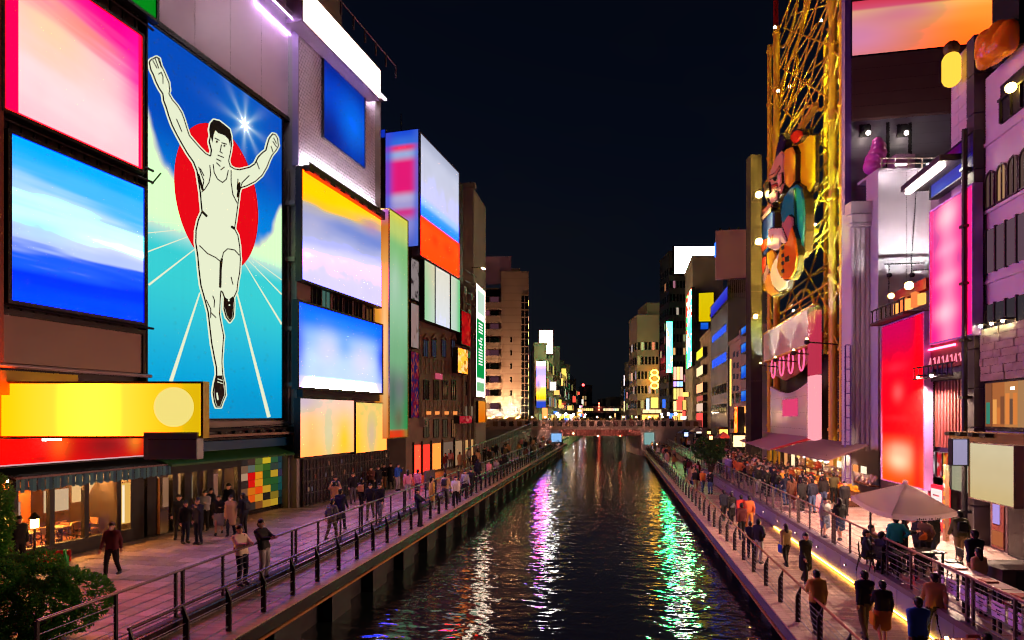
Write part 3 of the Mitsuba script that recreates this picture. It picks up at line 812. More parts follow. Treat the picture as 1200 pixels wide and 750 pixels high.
body = [(174, 73), (175.5, 71), (177, 69.5), (179, 69), (181, 67.6), (183, 67), (186, 69), (188, 77), (191, 83), (194, 90), (197, 97), (198, 106), (197, 110), (201, 117), (207, 124), (212, 132), (215, 140), (218, 150), (221, 159), (227, 166), (234, 174), (240, 180), (246, 183),
        (247, 176), (268, 178), (267, 188), (269, 195), (274, 198), (280, 199), (292, 196), (298, 192), (302, 184), (307, 179), (311, 176), (313, 168), (315, 162), (319, 157), (322, 158), (324.4, 162), (325.6, 171), (323, 176), (318, 182), (315, 188), (312, 196), (306, 206), (298, 213), (288, 218), (281.6, 220),
        (280, 224), (278, 240), (275.6, 258), (274, 268), (278, 276), (280, 288), (281, 304), (280, 320), (278, 330), (276.9, 340.7), (273, 349), (273.5, 357.7), (272.6, 371.6), (268.8, 377), (264.5, 371.6), (261.9, 362), (262.4, 349), (260.2, 342.8),
        (258, 340.7), (257, 355.6), (256.4, 368), (258.7, 381), (261.3, 394), (260.2, 406.8), (259.2, 424), (260.2, 438.8), (262.4, 449.4), (263.4, 463), (260, 471), (258, 477), (252.8, 477), (250.6, 471), (249, 460), (250.6, 449.4), (253.2, 438.8), (252.8, 430), (250.6, 419.6), (247.4, 402.5), (244.9, 381), (243.2, 366), (239.3, 351), (234.6, 334),
        (232.4, 316), (231, 300), (228.6, 284), (229, 270), (231.6, 258), (236, 248), (235, 238), (234, 226), (231.6, 210), (230, 200), (226, 190), (219, 180), (212, 168), (206, 157), (201, 147), (197, 136), (194, 126), (191, 118), (190, 110), (186, 104), (182, 96), (179, 88), (176, 82)]
head = [(246, 186), (262, 193.5), (267, 189), (269, 180), (270.6, 170), (270, 160), (268, 152), (262, 147), (256, 142.4), (250, 141), (246.4, 145), (245, 152), (246, 159), (244.4, 166), (246.4, 174), (248.4, 180), (249, 186)]
hair = [(246.2, 160), (245.4, 152), (246.8, 145.5), (250, 141.6), (256, 143), (262, 147.6), (267.6, 152.5), (269.6, 160), (269, 172), (266.8, 163), (262, 158.5), (255, 156), (251.5, 152.5), (249.4, 158), (248, 167)]
B = unary_union([Polygon(body).buffer(0), Polygon(head).buffer(0)]).buffer(0.6).buffer(-0.6)
ink = [((249, 193), (250, 202), (254, 210), (260, 214), (264.5, 210), (266.6, 200)), ((245, 194), (246, 204), (244, 214), (239, 222), (235.6, 225)), ((270, 200), (270, 214), (272, 228), (277, 238)),
       ((233, 288), (242, 297), (252, 302), (258, 307)), ((259, 304), (261, 296), (266, 291.6), (274, 293), (279.6, 299)), ((234, 198), (238, 206)), ((278, 210), (277, 222)), ((206, 140), (212, 154)),
       ((178, 71), (183, 80)), ((181, 69), (185, 80)), ((184, 68.5), (188, 79)), ((185, 87), (188, 85), (190, 90), (190, 98)), ((320, 162), (323, 168)), ((319, 166), (323, 172)), ((317, 172), (319, 178)),
       ((253, 191), (257, 195)), ((262, 196), (258, 199)), ((248.5, 347), (250.5, 352), (250, 360)), ((246, 366), (252, 372)), ((270, 325), (272, 333)), ((300, 190), (303, 198)), ((241, 352), (246, 362), (246, 372)), ((232, 196), (238, 212), (236, 222)),
       ((251, 162), (256, 164.5)), ((259, 167.5), (264.5, 169)), ((258.6, 170), (257, 178), (259.5, 179.5)), ((254.6, 182), (261, 184.6)), ((253, 186.5), (258, 189)), ((291, 206), (283, 214), (279, 226))]
fat = [((258, 307), (257.6, 318), (257.2, 336)), ((259, 304), (258, 312)), ((231.5, 205), (236.5, 222)), ((279.5, 215), (278, 230)), ((236, 248), (241, 253)), ((274, 268), (271, 266))]
lines = unary_union([LineString(l).buffer(0.65) for l in ink] + [LineString(l).buffer(1.5) for l in fat] + [Polygon(hair).buffer(0.2)] + [Point(253.2, 166.3).buffer(1.3), Point(262, 171).buffer(1.2)])
shoes = unary_union([Polygon([(253.4, 440), (251, 450), (250, 460), (251.6, 470.5), (253.6, 475.8), (257.4, 475.8), (259.2, 470), (262.2, 462.6), (261.2, 450), (259.6, 440)]), Polygon([(262, 348), (262.8, 362), (265.4, 371), (268.8, 375.4), (271.8, 371), (272.6, 357), (272.4, 347), (267, 351)])])
laces = unary_union([LineString([(254.5, 444), (259.5, 446)]).buffer(.5), LineString([(254.2, 447.5), (259.8, 449.5)]).buffer(.5), Point(267.3, 352).buffer(1.1), Point(268, 357.5).buffer(.9), LineString([(253.4, 461), (254.4, 468)]).buffer(.9)])


def to_plane(poly):
    out = []
    for gg in getattr(poly, 'geoms', [poly]):
        if gg.area > 0.05:
            out.append(Polygon(FA.trace(gg.exterior.coords, d_), [FA.trace(r.coords, d_) for r in gg.interiors]).buffer(0))
    return unary_union(out)


fill = B.buffer(-0.75).difference(lines).difference(shoes.difference(laces))
dark = B.buffer(0.55).difference(fill)
halo = B.buffer(2.1).difference(B.buffer(0.75))
glow(kR, 'outline', FA.extrude(to_plane(halo), dd + 0.006, dd + 0.03), cream)
part(kR, 'ink_lines', FA.extrude(to_plane(dark), dd + 0.011, dd + 0.036), col(14, 20, 24, 0.6))
glow(kR, 'runner', FA.extrude(to_plane(fill), dd + 0.012, dd + 0.042), cream, label='cream runner figure with both arms raised')
# ledge, beams and lamp gear between sign and shop
for z0, z1, dd0, dd1, m in ((4.42, 4.68, 0.05, 0.5, 'beige_render'), (4.22, 4.36, 0.05, 0.8, blk), (3.98, 4.1, 0.05, 0.9, col(150, 124, 104, 0.6)), (3.84, 3.93, 0.05, 0.6, blk)):
    part(kr, 'ledge', FA.box(FA.s(171), FA.s(333), dd0, dd1, z0, z1), m)
part(kr, 'blue_fascia', FA.box(FA.s(171), FA.s(346), 0.02, 0.7, 3.38, 3.8), col(24, 74, 108, 0.4))
gr = FA.to(trimesh.Trimesh(np.array([[FA.s(172), .02, 3.34], [FA.s(330), .02, 3.34], [FA.s(330), 1.25, 2.98], [FA.s(172), 1.25, 2.98], [FA.s(172), .02, 3.26], [FA.s(330), .02, 3.26], [FA.s(330), 1.25, 2.9], [FA.s(172), 1.25, 2.9]]),
                           [[0, 1, 2], [0, 2, 3], [4, 6, 5], [4, 7, 6], [0, 4, 5], [0, 5, 1], [1, 5, 6], [1, 6, 2], [2, 6, 7], [2, 7, 3], [3, 7, 4], [3, 4, 0]]))
part(kr, 'green_canopy', fixed(gr), col(40, 92, 44, 0.5))
# glazed shop front: posts, panes, posters and shelves behind
for px, w in ((179, .25), (206, .14), (221, .2), (233, .08), (247, .2), (262, .08), (281, .12)):
    part(kr, 'shop_post', FA.box(FA.s(px) - w, FA.s(px) + w, -0.25, -0.02, 0.04, 2.9), blk)
part(kr, 'amber_post', FA.box(FA.s(180) + 0.2, FA.s(183) + 0.16, -0.2, 0.03, 0.05, 2.35), col(196, 128, 36, 0.5))
part(kr, 'header', FA.box(FA.s(172), FA.s(283), -0.2, 0.02, 2.45, 2.9), col(34, 40, 38, 0.6))
for a, b in ((184, 205), (207, 220), (222, 246), (248, 280)):
    part(kr, 'shop_pane', FA.quad(FA.s(a) + 0.1, FA.s(b) - 0.1, -0.12, 0.06, 2.44)[0], 'pane_glass')
for px, d, z0, z1, w, c in ((190, -0.7, 1.5, 2.3, .9, (.5, .2, .05)), (212, -1.6, 1.3, 2.3, .8, (.45, .22, .07)), (226, -1.2, .9, 2.2, .9, (.24, .12, .06)), (238, -1.4, .8, 2.3, .7, (.34, .17, .07)), (256, -1.8, 1.0, 2.1, .7, (.12, .1, .07)), (272, -1.2, .9, 2.1, .8, (.2, .08, .05))):
    glow(kr, 'lit_poster', FA.box(FA.s(px) - w / 2, FA.s(px) + w / 2, d, d + 0.04, z0, z1), c)
for px, z in ((187, 2.5), (214, 2.55), (240, 2.5), (268, 2.5)):
    k = thing('shop_lamp', f'small amber ceiling lamp inside the glazed shop, {ORD[[187, 214, 240, 268].index(px)].replace("nearest", "first")} from the left', 'lamp', 'ceiling lamps in the glazed shop')
    part(k, 'base', FA.box(FA.s(px) - .1, FA.s(px) + .1, -1.1, -0.9, z + .12, z + .2), blk)
    glow(k, 'bulb', ball(FA.p(FA.s(px), -1.0, z), 0.09), (240, 105, 28), weight=5)
# wall of coloured square panes
edges = [283, 290.5, 299, 308, 317, 326, 334.5]
cols = {(0): [(60, 50, 46), (150, 110, 84), (190, 150, 120), (70, 50, 44), (150, 100, 70), (60, 44, 40), (90, 60, 44)],
        (1): [(90, 60, 50), (120, 130, 120), (230, 10, 14), (236, 20, 14), (230, 120, 20), (240, 90, 20), (70, 56, 50)],
        (2): [(110, 130, 60), (120, 150, 60), (250, 150, 24), (240, 150, 30), (250, 80, 16), (220, 150, 40), (160, 90, 40)],
        (3): [(220, 190, 40), (70, 120, 40), (50, 100, 40), (60, 110, 40), (210, 160, 40), (40, 36, 30), (190, 140, 40)],
        (4): [(60, 110, 70), (66, 80, 70), (200, 160, 40), (50, 110, 50), (44, 100, 56), (170, 140, 40), (200, 160, 40)],
        (5): [(44, 70, 80), (50, 84, 96), (70, 60, 90), (40, 100, 100), (30, 90, 90), (30, 60, 62), (26, 40, 40)]}
kp = thing('pane_wall', 'shop wall of glowing red, yellow, green and teal square panes', 'wall')
part(kp, 'backing', FA.box(FA.s(282.5), FA.s(335), -0.2, -0.04, 0.02, 2.88), blk)
zs = np.linspace(0.2, 2.84, 8)
for i in range(6):
    for j in range(7):
        c = cols[i][6 - j]
        gain = 0.75 if max(c) > 180 else 0.5
        glow(kp, 'pane', FA.box(FA.s(edges[i]) + 0.015, FA.s(edges[i + 1]) - 0.015, -0.037, 0.0 + 0.02 * ((i + j) % 2), zs[j] + 0.012, zs[j + 1] - 0.012), tuple(gain * x for x in lin(c)))
for z0, z1, c in ((0.9, 1.6, (130, 8, 30)), (1.6, 2.2, (150, 60, 60)), (2.2, 2.88, (170, 120, 24))):
    glow(kp, 'end_pane', FA.box(FA.s(337), FA.s(345), -0.05, 0.03, z0 + .012, z1 - .012), tuple(0.6 * x for x in lin(c)))

# ---------------------------------------------------------------- the building with the lilac perforated front
dB = 1.05
b0, b1 = FA.s(350, dB), FA.s(448, dB)
kB = thing('lilac_building', 'building with a lilac perforated metal front under a white roof sign', 'building')
part(kB, 'wall', FA.box(b0, b1, -9, dB - 0.12, 0, 18.2), 'beige_render')
part(kB, 'upper_wall', FA.box(b0, b1, -9, dB - 0.12, 18.2, 26.2), 'grey_render')


def perforated(p, n, uv):
    a = (p.x * 0.27 + p.y * 0.963) / 0.19
    b = p.z / 0.19
    a = a + 0.5 * (dr.floor(b) - 2 * dr.floor(dr.floor(b) / 2))
    fa, fb = a - dr.floor(a) - 0.5, b - dr.floor(b) - 0.5
    h = mikit.smoothstep(0.28, 0.36, dr.sqrt(fa * fa + fb * fb))
    return mikit.mix((0.22, 0.19, 0.26), (0.8, 0.72, 0.86), h)


procmat('perforated_metal', perforated, 0.4, metal=0.1)
part(kB, 'perforated_front', FA.box(b0 - 0.05, FA.s(439.5, dB), dB - 0.117, dB, 18.37, 25.95), 'perforated_metal')
part(kB, 'corner_trim', FA.box(b0 - 0.14, b0 - 0.053, dB - 0.3, dB + 0.06, 18.3, 26.0), col(150, 130, 170, 0.4))
part(kB, 'soffit', FA.box(b0, b1, dB - 0.115, dB + 0.6, 17.95, 18.3), blk)
part(kB, 'soffit_lip', FA.box(b0, b1, dB + 0.603, dB + 0.65, 17.95, 18.45), blk)
for i, s in enumerate(np.linspace(b0 + .4, b1 - .6, 9)):
    part(kB, 'soffit_light_bar', FA.box(s, s + 0.5, dB + 0.653, dB + 0.72, 17.98, 18.1), col(90, 20, 40, 0.5))
wh = screen_fn([(0, (246, 240, 242)), (1, (244, 240, 240))], gain=1.3, noise=0.02)
board(FA, 354, 445, -11, 77, 27, 113, 2.0, wh, 'long white blank roof sign above the lilac front', 'sign', 'roof_sign', depth=0.9, rim=0.06, rimmat=col(120, 100, 130, 0.4))
part('roof_sign', 'top_rail', tube([FA.p(b0, 1.6, 29.1), FA.p(b1 + 1, 1.6, 29.1)], 0.05), col(150, 120, 160, 0.4), True)
for s in np.linspace(b0 + 0.5, b1 + 0.9, 8):
    part('roof_sign', 'rail_post', FA.box(s - 0.04, s + 0.04, 1.55, 1.65, 28.3, 29.1), col(110, 96, 120, 0.5))
bl = screen_fn([(0, (0, 40, 170)), (0.5, (0, 70, 225)), (1, (0, 24, 140))], [(0.7, 0.42, 0.35, 0.3, (0, 120, 255), 0.9), (0.1, 0.1, 0.3, 0.3, (0, 30, 130), 0.7)], gain=1.0)
board(FA, 379, 427, 59.2, 102.7, 162, 195.6, dB + 0.12, bl, 'deep blue square screen set in the lilac front', 'screen', 'wall_screen', depth=0.11, rim=0.04)
# violet line lights that wash the perforated front
kv = thing('line_light', 'violet line light washing the perforated front, along its top', 'lamp')
part(kv, 'bracket', FA.box(b0, b1 - .6, dB + 0.003, dB + 0.75, 25.98, 26.03), blk)
glow(kv, 'tube', FA.box(b0 + .1, b1 - .9, dB + 0.62, dB + 0.74, 25.86, 25.975), (20, 16.5, 20), weight=2)
kv = thing('line_light', 'violet line light washing the perforated front, along its bottom', 'lamp')
part(kv, 'bracket', FA.box(b0, b1 - .6, dB + 0.3, dB + 0.56, 18.305, 18.33), blk)
glow(kv, 'tube', FA.box(b0 + .1, b1 - .9, dB + 0.34, dB + 0.54, 18.335, 18.42), (38, 31, 38), weight=2)
yw = screen_fn([(0.0, (226, 216, 246)), (0.25, (236, 228, 250)), (0.42, (186, 190, 232)), (0.58, (128, 146, 214)), (0.66, (176, 172, 190)), (0.72, (246, 206, 30)), (0.82, (255, 218, 0)), (1.0, (250, 214, 10))],
               [(0.95, 0.55, 0.35, 0.14, (116, 138, 214), 0.8), (0.85, 0.72, 0.16, 0.07, (196, 120, 180), 0.6), (0.1, 0.55, 0.2, 0.1, (210, 200, 220), 0.5)], (), (2.0, 7, 0.12, -0.16), gain=1.2)
board(FA, 353.5, 447, 198.7, 256.5, 328, 359, dB + 0.35, yw, 'billboard with yellow upper part and pale lilac lower part')
bw = screen_fn([(0.0, (252, 248, 255)), (0.12, (250, 246, 255)), (0.16, (200, 226, 255)), (0.35, (196, 228, 255)), (0.6, (150, 200, 255)), (0.85, (10, 130, 255)), (1, (0, 110, 250))],
               [(0.3, 0.5, 0.14, 0.22, (226, 222, 240), 0.8), (0.72, 0.42, 0.16, 0.24, (232, 224, 244), 0.8), (0.0, 0.5, 0.07, 0.4, (70, 90, 240), 0.8), (1.0, 0.5, 0.08, 0.4, (20, 70, 230), 0.9), (0.5, 0.62, 0.08, 0.2, (90, 160, 255), 0.5)], gain=1.2)
board(FA, 349.5, 447.3, 356, 380, 452.7, 461, dB + 0.5, bw, 'billboard with blurred blue and white picture, middle one of three')
y1 = screen_fn([(0, (250, 214, 110)), (0.5, (252, 222, 150)), (1, (246, 222, 196))], [(0.8, 0.25, 0.12, 0.4, (246, 220, 30), 0.9), (0.5, 0.4, 0.1, 0.5, (226, 226, 190), 0.6), (0.1, 0.95, 0.2, 0.15, (206, 180, 230), 0.6), (0.2, 0.3, 0.1, 0.5, (252, 200, 110), 0.6)], gain=1.05)
y2 = screen_fn([(0, (252, 220, 90)), (1, (244, 220, 120))], [(0.5, 0.35, 0.14, 0.4, (226, 190, 170), 0.8), (0.05, 0.2, 0.12, 0.6, (250, 216, 30), 0.9)], gain=1.05)
g1 = FA.rect(351, 414.6, 467.4, 471.2, 537.6, 531.4, dB + 0.45)
board(FA, 0, 0, 0, 0, 0, 0, dB + 0.45, y1, 'pale yellow backlit panel low on the lilac building, wider one', 'sign', 'backlit_panel', geom=(g1[0], g1[1], 2.75, 5.85), rim=0.05)
board(FA, 0, 0, 0, 0, 0, 0, dB + 0.45, y2, 'pale yellow backlit panel low on the lilac building, narrower one', 'sign', 'backlit_panel', geom=(FA.s(416.2, dB + .45), FA.s(453, dB + .45), 2.65, 5.75), rim=0.05)
for z0, z1 in ((5.9, 6.6),):
    part(kB, 'band', FA.box(b0, b1, dB - 0.117, dB + 0.25, z0, z1), col(34, 34, 44, 0.5))
for px in (372, 383, 397, 409, 421, 434):
    s = FA.s(px, dB)
    pane(kB, FA, s - 0.42, s + 0.42, 10.75, 12.25, dB - 0.12, None if px != 383 else (.05, .12, .1), frame=col(60, 54, 50, .5))
for px in (345, 347.5):
    part(kB, 'drainpipe', tube([FA.p(b0 - 0.12, -0.2 if px == 345 else .5, 0.02), FA.p(b0 - 0.12, -0.2 if px == 345 else .5, 18)], 0.07, 8), col(120, 110, 104, .5), True)
for z in (6.5, 9.5, 13.2, 16.2):
    part(kB, 'side_ledge', FA.box(b0 - 0.22, b0 - 0.003, -0.9, dB - 0.1, z, z + 0.22), 'beige_render')
# folding gates at street level, leaf by leaf
n = 15
gs0, gs1 = FA.s(353, dB), FA.s(455, dB)
gate = thing('folding_gate', 'row of dark framed folding gates under the yellow panels', 'gate')
for i in range(n):
    a, b = gs0 + (gs1 - gs0) * i / n, gs0 + (gs1 - gs0) * (i + 1) / n
    lf = part(gate, 'leaf', FA.box(a + 0.02, b - 0.02, dB + 0.06, dB + 0.1, 0.03, 2.62), col(26 + i % 3 * 5, 30 + i % 2 * 4, 36, 0.4))
    bars = [FA.box(a + 0.02, b - 0.02, dB + 0.103, dB + 0.13, z, z + 0.04) for z in (0.05, 0.7, 1.35, 2.0, 2.56)] + [FA.box(a + x, a + x + 0.03, dB + 0.104, dB + 0.128, 0.03, 2.62) for x in (0.03, (b - a) / 2, (b - a) - 0.06)]
    part(lf, 'bars', cat(*bars), col(96, 92, 92, 0.4, 0.4))
    for q in range(2):
        if RNG.random() < 0.55:
            c = [(150, 120, 96), (120, 60, 50), (90, 110, 140), (170, 160, 140)][int(RNG.integers(4))]
            zq = 0.8 + 0.65 * int(RNG.integers(3))
            part(lf, 'sticker', FA.box(a + 0.1 + q * (b - a) / 2, a + 0.1 + q * (b - a) / 2 + 0.16, dB + 0.1035, dB + 0.112, zq, zq + 0.24), col(*c))

# ---------------------------------------------------------------- projecting green box sign
dG = 1.95
c0, c1 = FA.s(456, dG), FA.s(477.5, dG)
gz0, gz1 = CAM_Z + (HY - 513) / F_PX * FA.Y(c0, dG), CAM_Z + (HY - 245) / F_PX * FA.Y(c0, dG)
gsn = screen_fn([(0, (255, 60, 10)), (0.025, (255, 70, 14)), (0.04, (90, 170, 110)), (0.22, (120, 130, 126)), (0.36, (130, 190, 140)), (0.6, (160, 214, 170)), (0.85, (140, 206, 130)), (0.93, (206, 224, 120)), (1, (230, 226, 90))],
                [(0.5, 0.08, 0.3, 0.06, (120, 60, 60), 0.6), (0.95, 0.1, 0.2, 0.2, (20, 150, 70), 0.7), (0.3, 0.7, 0.3, 0.1, (196, 226, 206), 0.6), (0.2, 0.18, 0.2, 0.1, (70, 120, 96), 0.7)], gain=0.98)
kG = board(FA, 0, 0, 0, 0, 0, 0, dG, gsn, 'tall narrow greenish sign with an orange glowing side', 'sign', 'vertical_sign', depth=1.0, rim=0.06, geom=(c0, c1, gz0, gz1), rimmat=col(150, 120, 40, .4))
fo = Frame.at(FA.p(c0 - 0.07, dG, 0)[:2], FA.n, 1)
fo = Frame.at(FA.p(c0 - 0.075, dG - 1.3, 0)[:2], FA.n, 1)
q, uv = fo.quad(0.0, 1.28, 0.0, gz0, gz1)
sd = screen_fn([(0, (230, 110, 20)), (0.3, (236, 150, 40)), (0.7, (255, 170, 60)), (0.92, (220, 120, 30)), (1, (190, 90, 200))], [(0.8, 0.4, 0.2, 0.3, (255, 226, 160), 0.8), (0.1, 0.5, 0.15, 2, (150, 60, 10), 0.8)], gain=1.0)
D = mikit.ply(q, 'emitter_face', uv=uv)
D['emitter'] = {'type': 'area', 'radiance': mikit.proc(sd), 'sampling_weight': 8.0}
scene[num(kG + '__side_face')] = D
part(kG, 'side_casing', FA.box(c0 - 0.072, c0 - 0.06, dG - 1.3, dG - .02, gz0, gz1), blk)
part(kG, 'mount', FA.box(c0, c1, 0.9, dG - 1.003, gz0 + 1, gz0 + 1.3), blk)
part(kG, 'mount', FA.box(c0, c1, 0.9, dG - 1.003, gz1 - 2, gz1 - 1.7), blk)

# machinery, pipes and cables on the bare side of the lilac building and above the shop
for z in (7.2, 10.4, 14.0):
    k = part(kB, 'air_conditioner', FA.box(b0 - .55, b0 - .145, -.75, .1, z, z + .7), col(150, 146, 144, .5))
    part(k, 'grille', FA.to(trimesh.creation.cylinder(radius=.26, height=.03, sections=16).apply_transform(trimesh.transformations.rotation_matrix(math.pi / 2, [0, 1, 0])).apply_translation([b0 - .57, -.32, z + .36])), blk)
for i, s in enumerate(np.linspace(FA.s(240), FA.s(326), 7)):
    part(kr, 'ledge_lamp', FA.box(s - .14, s + .14, .82, 1.02, 4.12, 4.24), blk)
part(kr, 'cable', tube([FA.p(FA.s(172), .95, 4.5), FA.p(FA.s(230), 1.0, 4.38), FA.p(FA.s(331), .95, 4.52)], .02, 5), blk)
# ---------------------------------------------------------------- the old brown building with stacked signs (left bank, beyond the green sign)
FD = Frame(-22.06, 0.28, 1)
e0, e1 = FD.s(481), FD.s(556)
kD = thing('old_building', 'old brown building with arched windows under the orange billboard', 'building')
part(kD, 'wall', FD.box(e0, e1, -9, -0.4, 0, 17.2), 'brown_facade')
part(kD, 'upper_wall', FD.box(FD.s(492) - 0.0, e1 - 1.5, -7, -0.7, 17.203, 28), 'dark_cladding')
DZ = lambda px, py: FD.z(px, py, -0.4)
for px in (498, 508, 519.5, 530.5):
    s = FD.s(px, -0.4)
    k = pane(kD, FD, s - 0.42, s + 0.42, DZ(px, 418), DZ(px, 399), -0.4, (.02, .025, .05), frame=col(52, 40, 36, .6))
    part(k, 'arch', FD.extrude(Polygon([(s - 0.72, DZ(px, 398)), (s, DZ(px, 391)), (s + 0.72, DZ(px, 398)), (s + 0.5, DZ(px, 398)), (s, DZ(px, 394.5)), (s - 0.5, DZ(px, 398))]), -0.397, -0.2), col(150, 120, 104, .7))
for px in (499, 510.5, 521, 531):
    s = FD.s(px, -0.4)
    pane(kD, FD, s - 0.5, s + 0.5, DZ(px, 468), DZ(px, 446), -0.4, None, frame=col(40, 34, 32, .6))
    pane(kD, FD, s - 0.5, s + 0.5, DZ(px, 512), DZ(px, 492), -0.4, (.05, .035, .02) if px < 525 else (.15, .06, .025), frame=col(40, 34, 32, .6))
for (ya, yb) in ((422, 441), (470, 488)):
    gz = part(kD, 'grille', FD.box(FD.s(493, -.4), FD.s(541, -.4), -0.37, -0.33, DZ(517, yb), DZ(517, yb) + 0.1), col(130, 104, 92, .6))
    for z in np.linspace(DZ(517, yb), DZ(517, ya), 4)[1:]:
        part(gz, 'bar', FD.box(FD.s(493, -.4), FD.s(541, -.4), -0.37, -0.33, z - 0.07, z), col(130, 104, 92, .6))
    for s in np.linspace(FD.s(493, -.4), FD.s(541, -.4), 12):
        part(gz, 'bar', FD.box(s - 0.05, s + 0.05, -0.325, -0.28, DZ(517, yb), DZ(517, ya)), col(130, 104, 92, .6))
for i, px in enumerate((502, 512, 523, 533)):
    s = FD.s(px, -0.2)
    glow(kD, 'lantern', FD.box(s - 0.25, s + 0.25, -0.27, -0.05, DZ(px, 486), DZ(px, 482)), (1.0, .3, .07))
glow(kD, 'red_plate', FD.box(FD.s(513.5), FD.s(521), -0.27, -0.2, DZ(517, 445), DZ(517, 438.5)), (.5, .07, .12), label='small red lit plate on the grille')
for px in (541.5, 549, 554.5):
    part(kD, 'pilaster', FD.box(FD.s(px, -.4) - 0.2, FD.s(px, -.4) + 0.2, -0.397, -0.2, 0, 17), 'brown_facade')
for px in (545, 552):
    for ya, yb in ((447, 463), (476, 490)):
        s = FD.s(px, -.4)
        pane(kD, FD, s - 0.5, s + 0.5, DZ(px, yb), DZ(px, ya), -0.4, (.16, .11, .07) if ya > 470 else None)


def print_fn(c0, c1, c2, fx, fy, gain=0.5, th=0.5):
    A, B_, C_ = [tuple(gain * x for x in lin(c)) for c in (c0, c1, c2)]

    def fn(p, n, uv):
        h = mikit.fbm(uv.x * fx, uv.y * fy, 3.3, 3)
        g = mikit.fbm(uv.x * fx * 1.7 + 5, uv.y * fy * 1.3, 9.1, 2)
        c = mikit.mix(A, B_, mikit.smoothstep(th - 0.06, th + 0.06, h))
        return bright(mikit.mix(c, C_, mikit.smoothstep(0.58, 0.66, g)))
    return fn


for (x0, x1, ya, yb, fn, lab) in ((481, 490.5, 304, 352, print_fn((226, 206, 206), (60, 50, 56), (226, 206, 206), 3, 7, 0.32, 0.55), 'pale poster with dark characters on the corner pier of the old building, topmost'),
                                  (481, 490.5, 356, 408, print_fn((236, 190, 184), (230, 200, 196), (150, 120, 90), 2, 3, 0.34, 0.5), 'pink poster on the corner pier of the old building, middle one'),
                                  (481, 490.5, 412, 490, print_fn((150, 20, 60), (50, 40, 110), (220, 90, 70), 5, 14, 0.4, 0.48), 'dark red and blue patterned poster on the corner pier of the old building, lowest')):
    board(FD, x0, x1, ya, ya + 1, yb, yb - 1, 0.1, fn, lab, 'poster', 'pier_poster', depth=0.45, rim=0.03)
og = screen_fn([(0, (255, 78, 14)), (0.25, (255, 86, 20)), (0.325, (255, 70, 10)), (0.335, (40, 140, 240)), (0.4, (60, 160, 250)), (0.46, (170, 206, 250)), (0.52, (206, 206, 228)), (0.85, (196, 200, 222)), (1, (170, 176, 200))],
               [(0.35, 0.2, 0.1, 0.06, (230, 60, 16), 0.8), (0.7, 0.2, 0.15, 0.06, (230, 60, 16), 0.8)], (), None, gain=1.25)
board(FD, 492.5, 537.5, 153.4, 205, 296, 328, 0.0, og, 'tall billboard, pale above and bright orange below a blue stripe', depth=0.7, rim=0.08, rimmat=col(90, 84, 96, .4))
cD = FD.p(FD.s(492.5) - 0.1, 0.0, 0)
FDs = Frame.at(cD[:2], -FD.n, -1)
FDs = Frame.at(cD[:2], FD.n, 1)
zb_, zt_ = CAM_Z + (HY - 288) / F_PX * cD[1], CAM_Z + (HY - 151) / F_PX * cD[1]
pk = screen_fn([(0, (90, 110, 220)), (0.2, (150, 150, 230)), (0.3, (230, 60, 150)), (0.36, (180, 170, 230)), (0.42, (200, 190, 235)), (0.5, (250, 30, 130)), (0.72, (250, 30, 130)), (0.8, (170, 190, 240)), (0.86, (255, 60, 120)), (0.9, (60, 120, 240)), (1, (30, 80, 235))],
               [(0.05, 0.5, 0.16, 2, (70, 80, 230), 0.85), (0.98, 0.5, 0.14, 2, (70, 110, 230), 0.8)], gain=0.95)
w = 3.05
board(FDs, 0, 0, 0, 0, 0, 0, 0.0, pk, 'narrow blurred pink and blue screen turned towards the viewer', 'screen', 'side_screen', depth=0.2, rim=0.05, geom=(-w, -0.12, zb_, zt_), rimmat=col(40, 50, 160, .4))
bb = screen_fn([(0, (20, 30, 190)), (1, (20, 60, 230))], [(0.5, 0.5, 0.2, 2, (10, 20, 120), 0.6)], gain=0.7)
board(FDs, 0, 0, 0, 0, 0, 0, -0.15, bb, 'narrow deep blue lit panel behind the lilac building corner', 'screen', 'side_screen', depth=0.2, rim=0.02, geom=(-w - 1.35, -w - 0.1, zb_ - .5, zt_ + .4))
part('old_building', 'rooftop_mast', tube([FDs.p(-1.8, -0.3, zt_), FDs.p(-1.8, -0.3, zt_ + 1.6)], 0.04), dark_steel)
gp = screen_fn([(0, (214, 236, 214)), (1, (236, 226, 190))], [(0.0, 0.3, 0.6, 0.8, (150, 226, 160), 0.8)], gain=0.95)
gw = screen_fn([(0, (236, 240, 244)), (1, (240, 236, 220))], gain=1.05)
g2 = screen_fn([(0, (214, 238, 220)), (1, (226, 236, 210))], [(1.0, 0.5, 0.35, 2, (90, 214, 130), 0.9)], gain=0.95)
tz0, tz1 = 0.5 * (FD.z(497, 374, .25) + FD.z(539, 390, .25)), 0.5 * (FD.z(497, 305.5, .25) + FD.z(539, 328, .25))
for i, (x0, x1, fn, lab) in enumerate(((497, 509.4, gp, 'left'), (510, 527, gw, 'middle'), (527.8, 539, g2, 'right'))):
    board(FD, 0, 0, 0, 0, 0, 0, 0.25, fn, f'pale green backlit panel under the orange billboard, {lab} one of three', 'sign', 'backlit_panel', depth=0.6, rim=0.025, geom=(FD.s(x0, .25), FD.s(x1, .25), tz0, tz1))
board(FD, 540.5, 551.5, 363, 369, 402, 407, 0.2, print_fn((226, 20, 24), (170, 14, 20), (236, 60, 40), 4, 6, 0.6), 'dark red lit sign beside the green panels', 'sign', 'wall_sign', depth=0.5, rim=0.03)
board(FD, 536, 548, 407, 411, 437, 438, 0.2, print_fn((250, 216, 60), (250, 236, 150), (220, 140, 30), 4, 5, 0.9), 'yellow lit sign under the dark red one', 'sign', 'wall_sign', depth=0.5, rim=0.03)
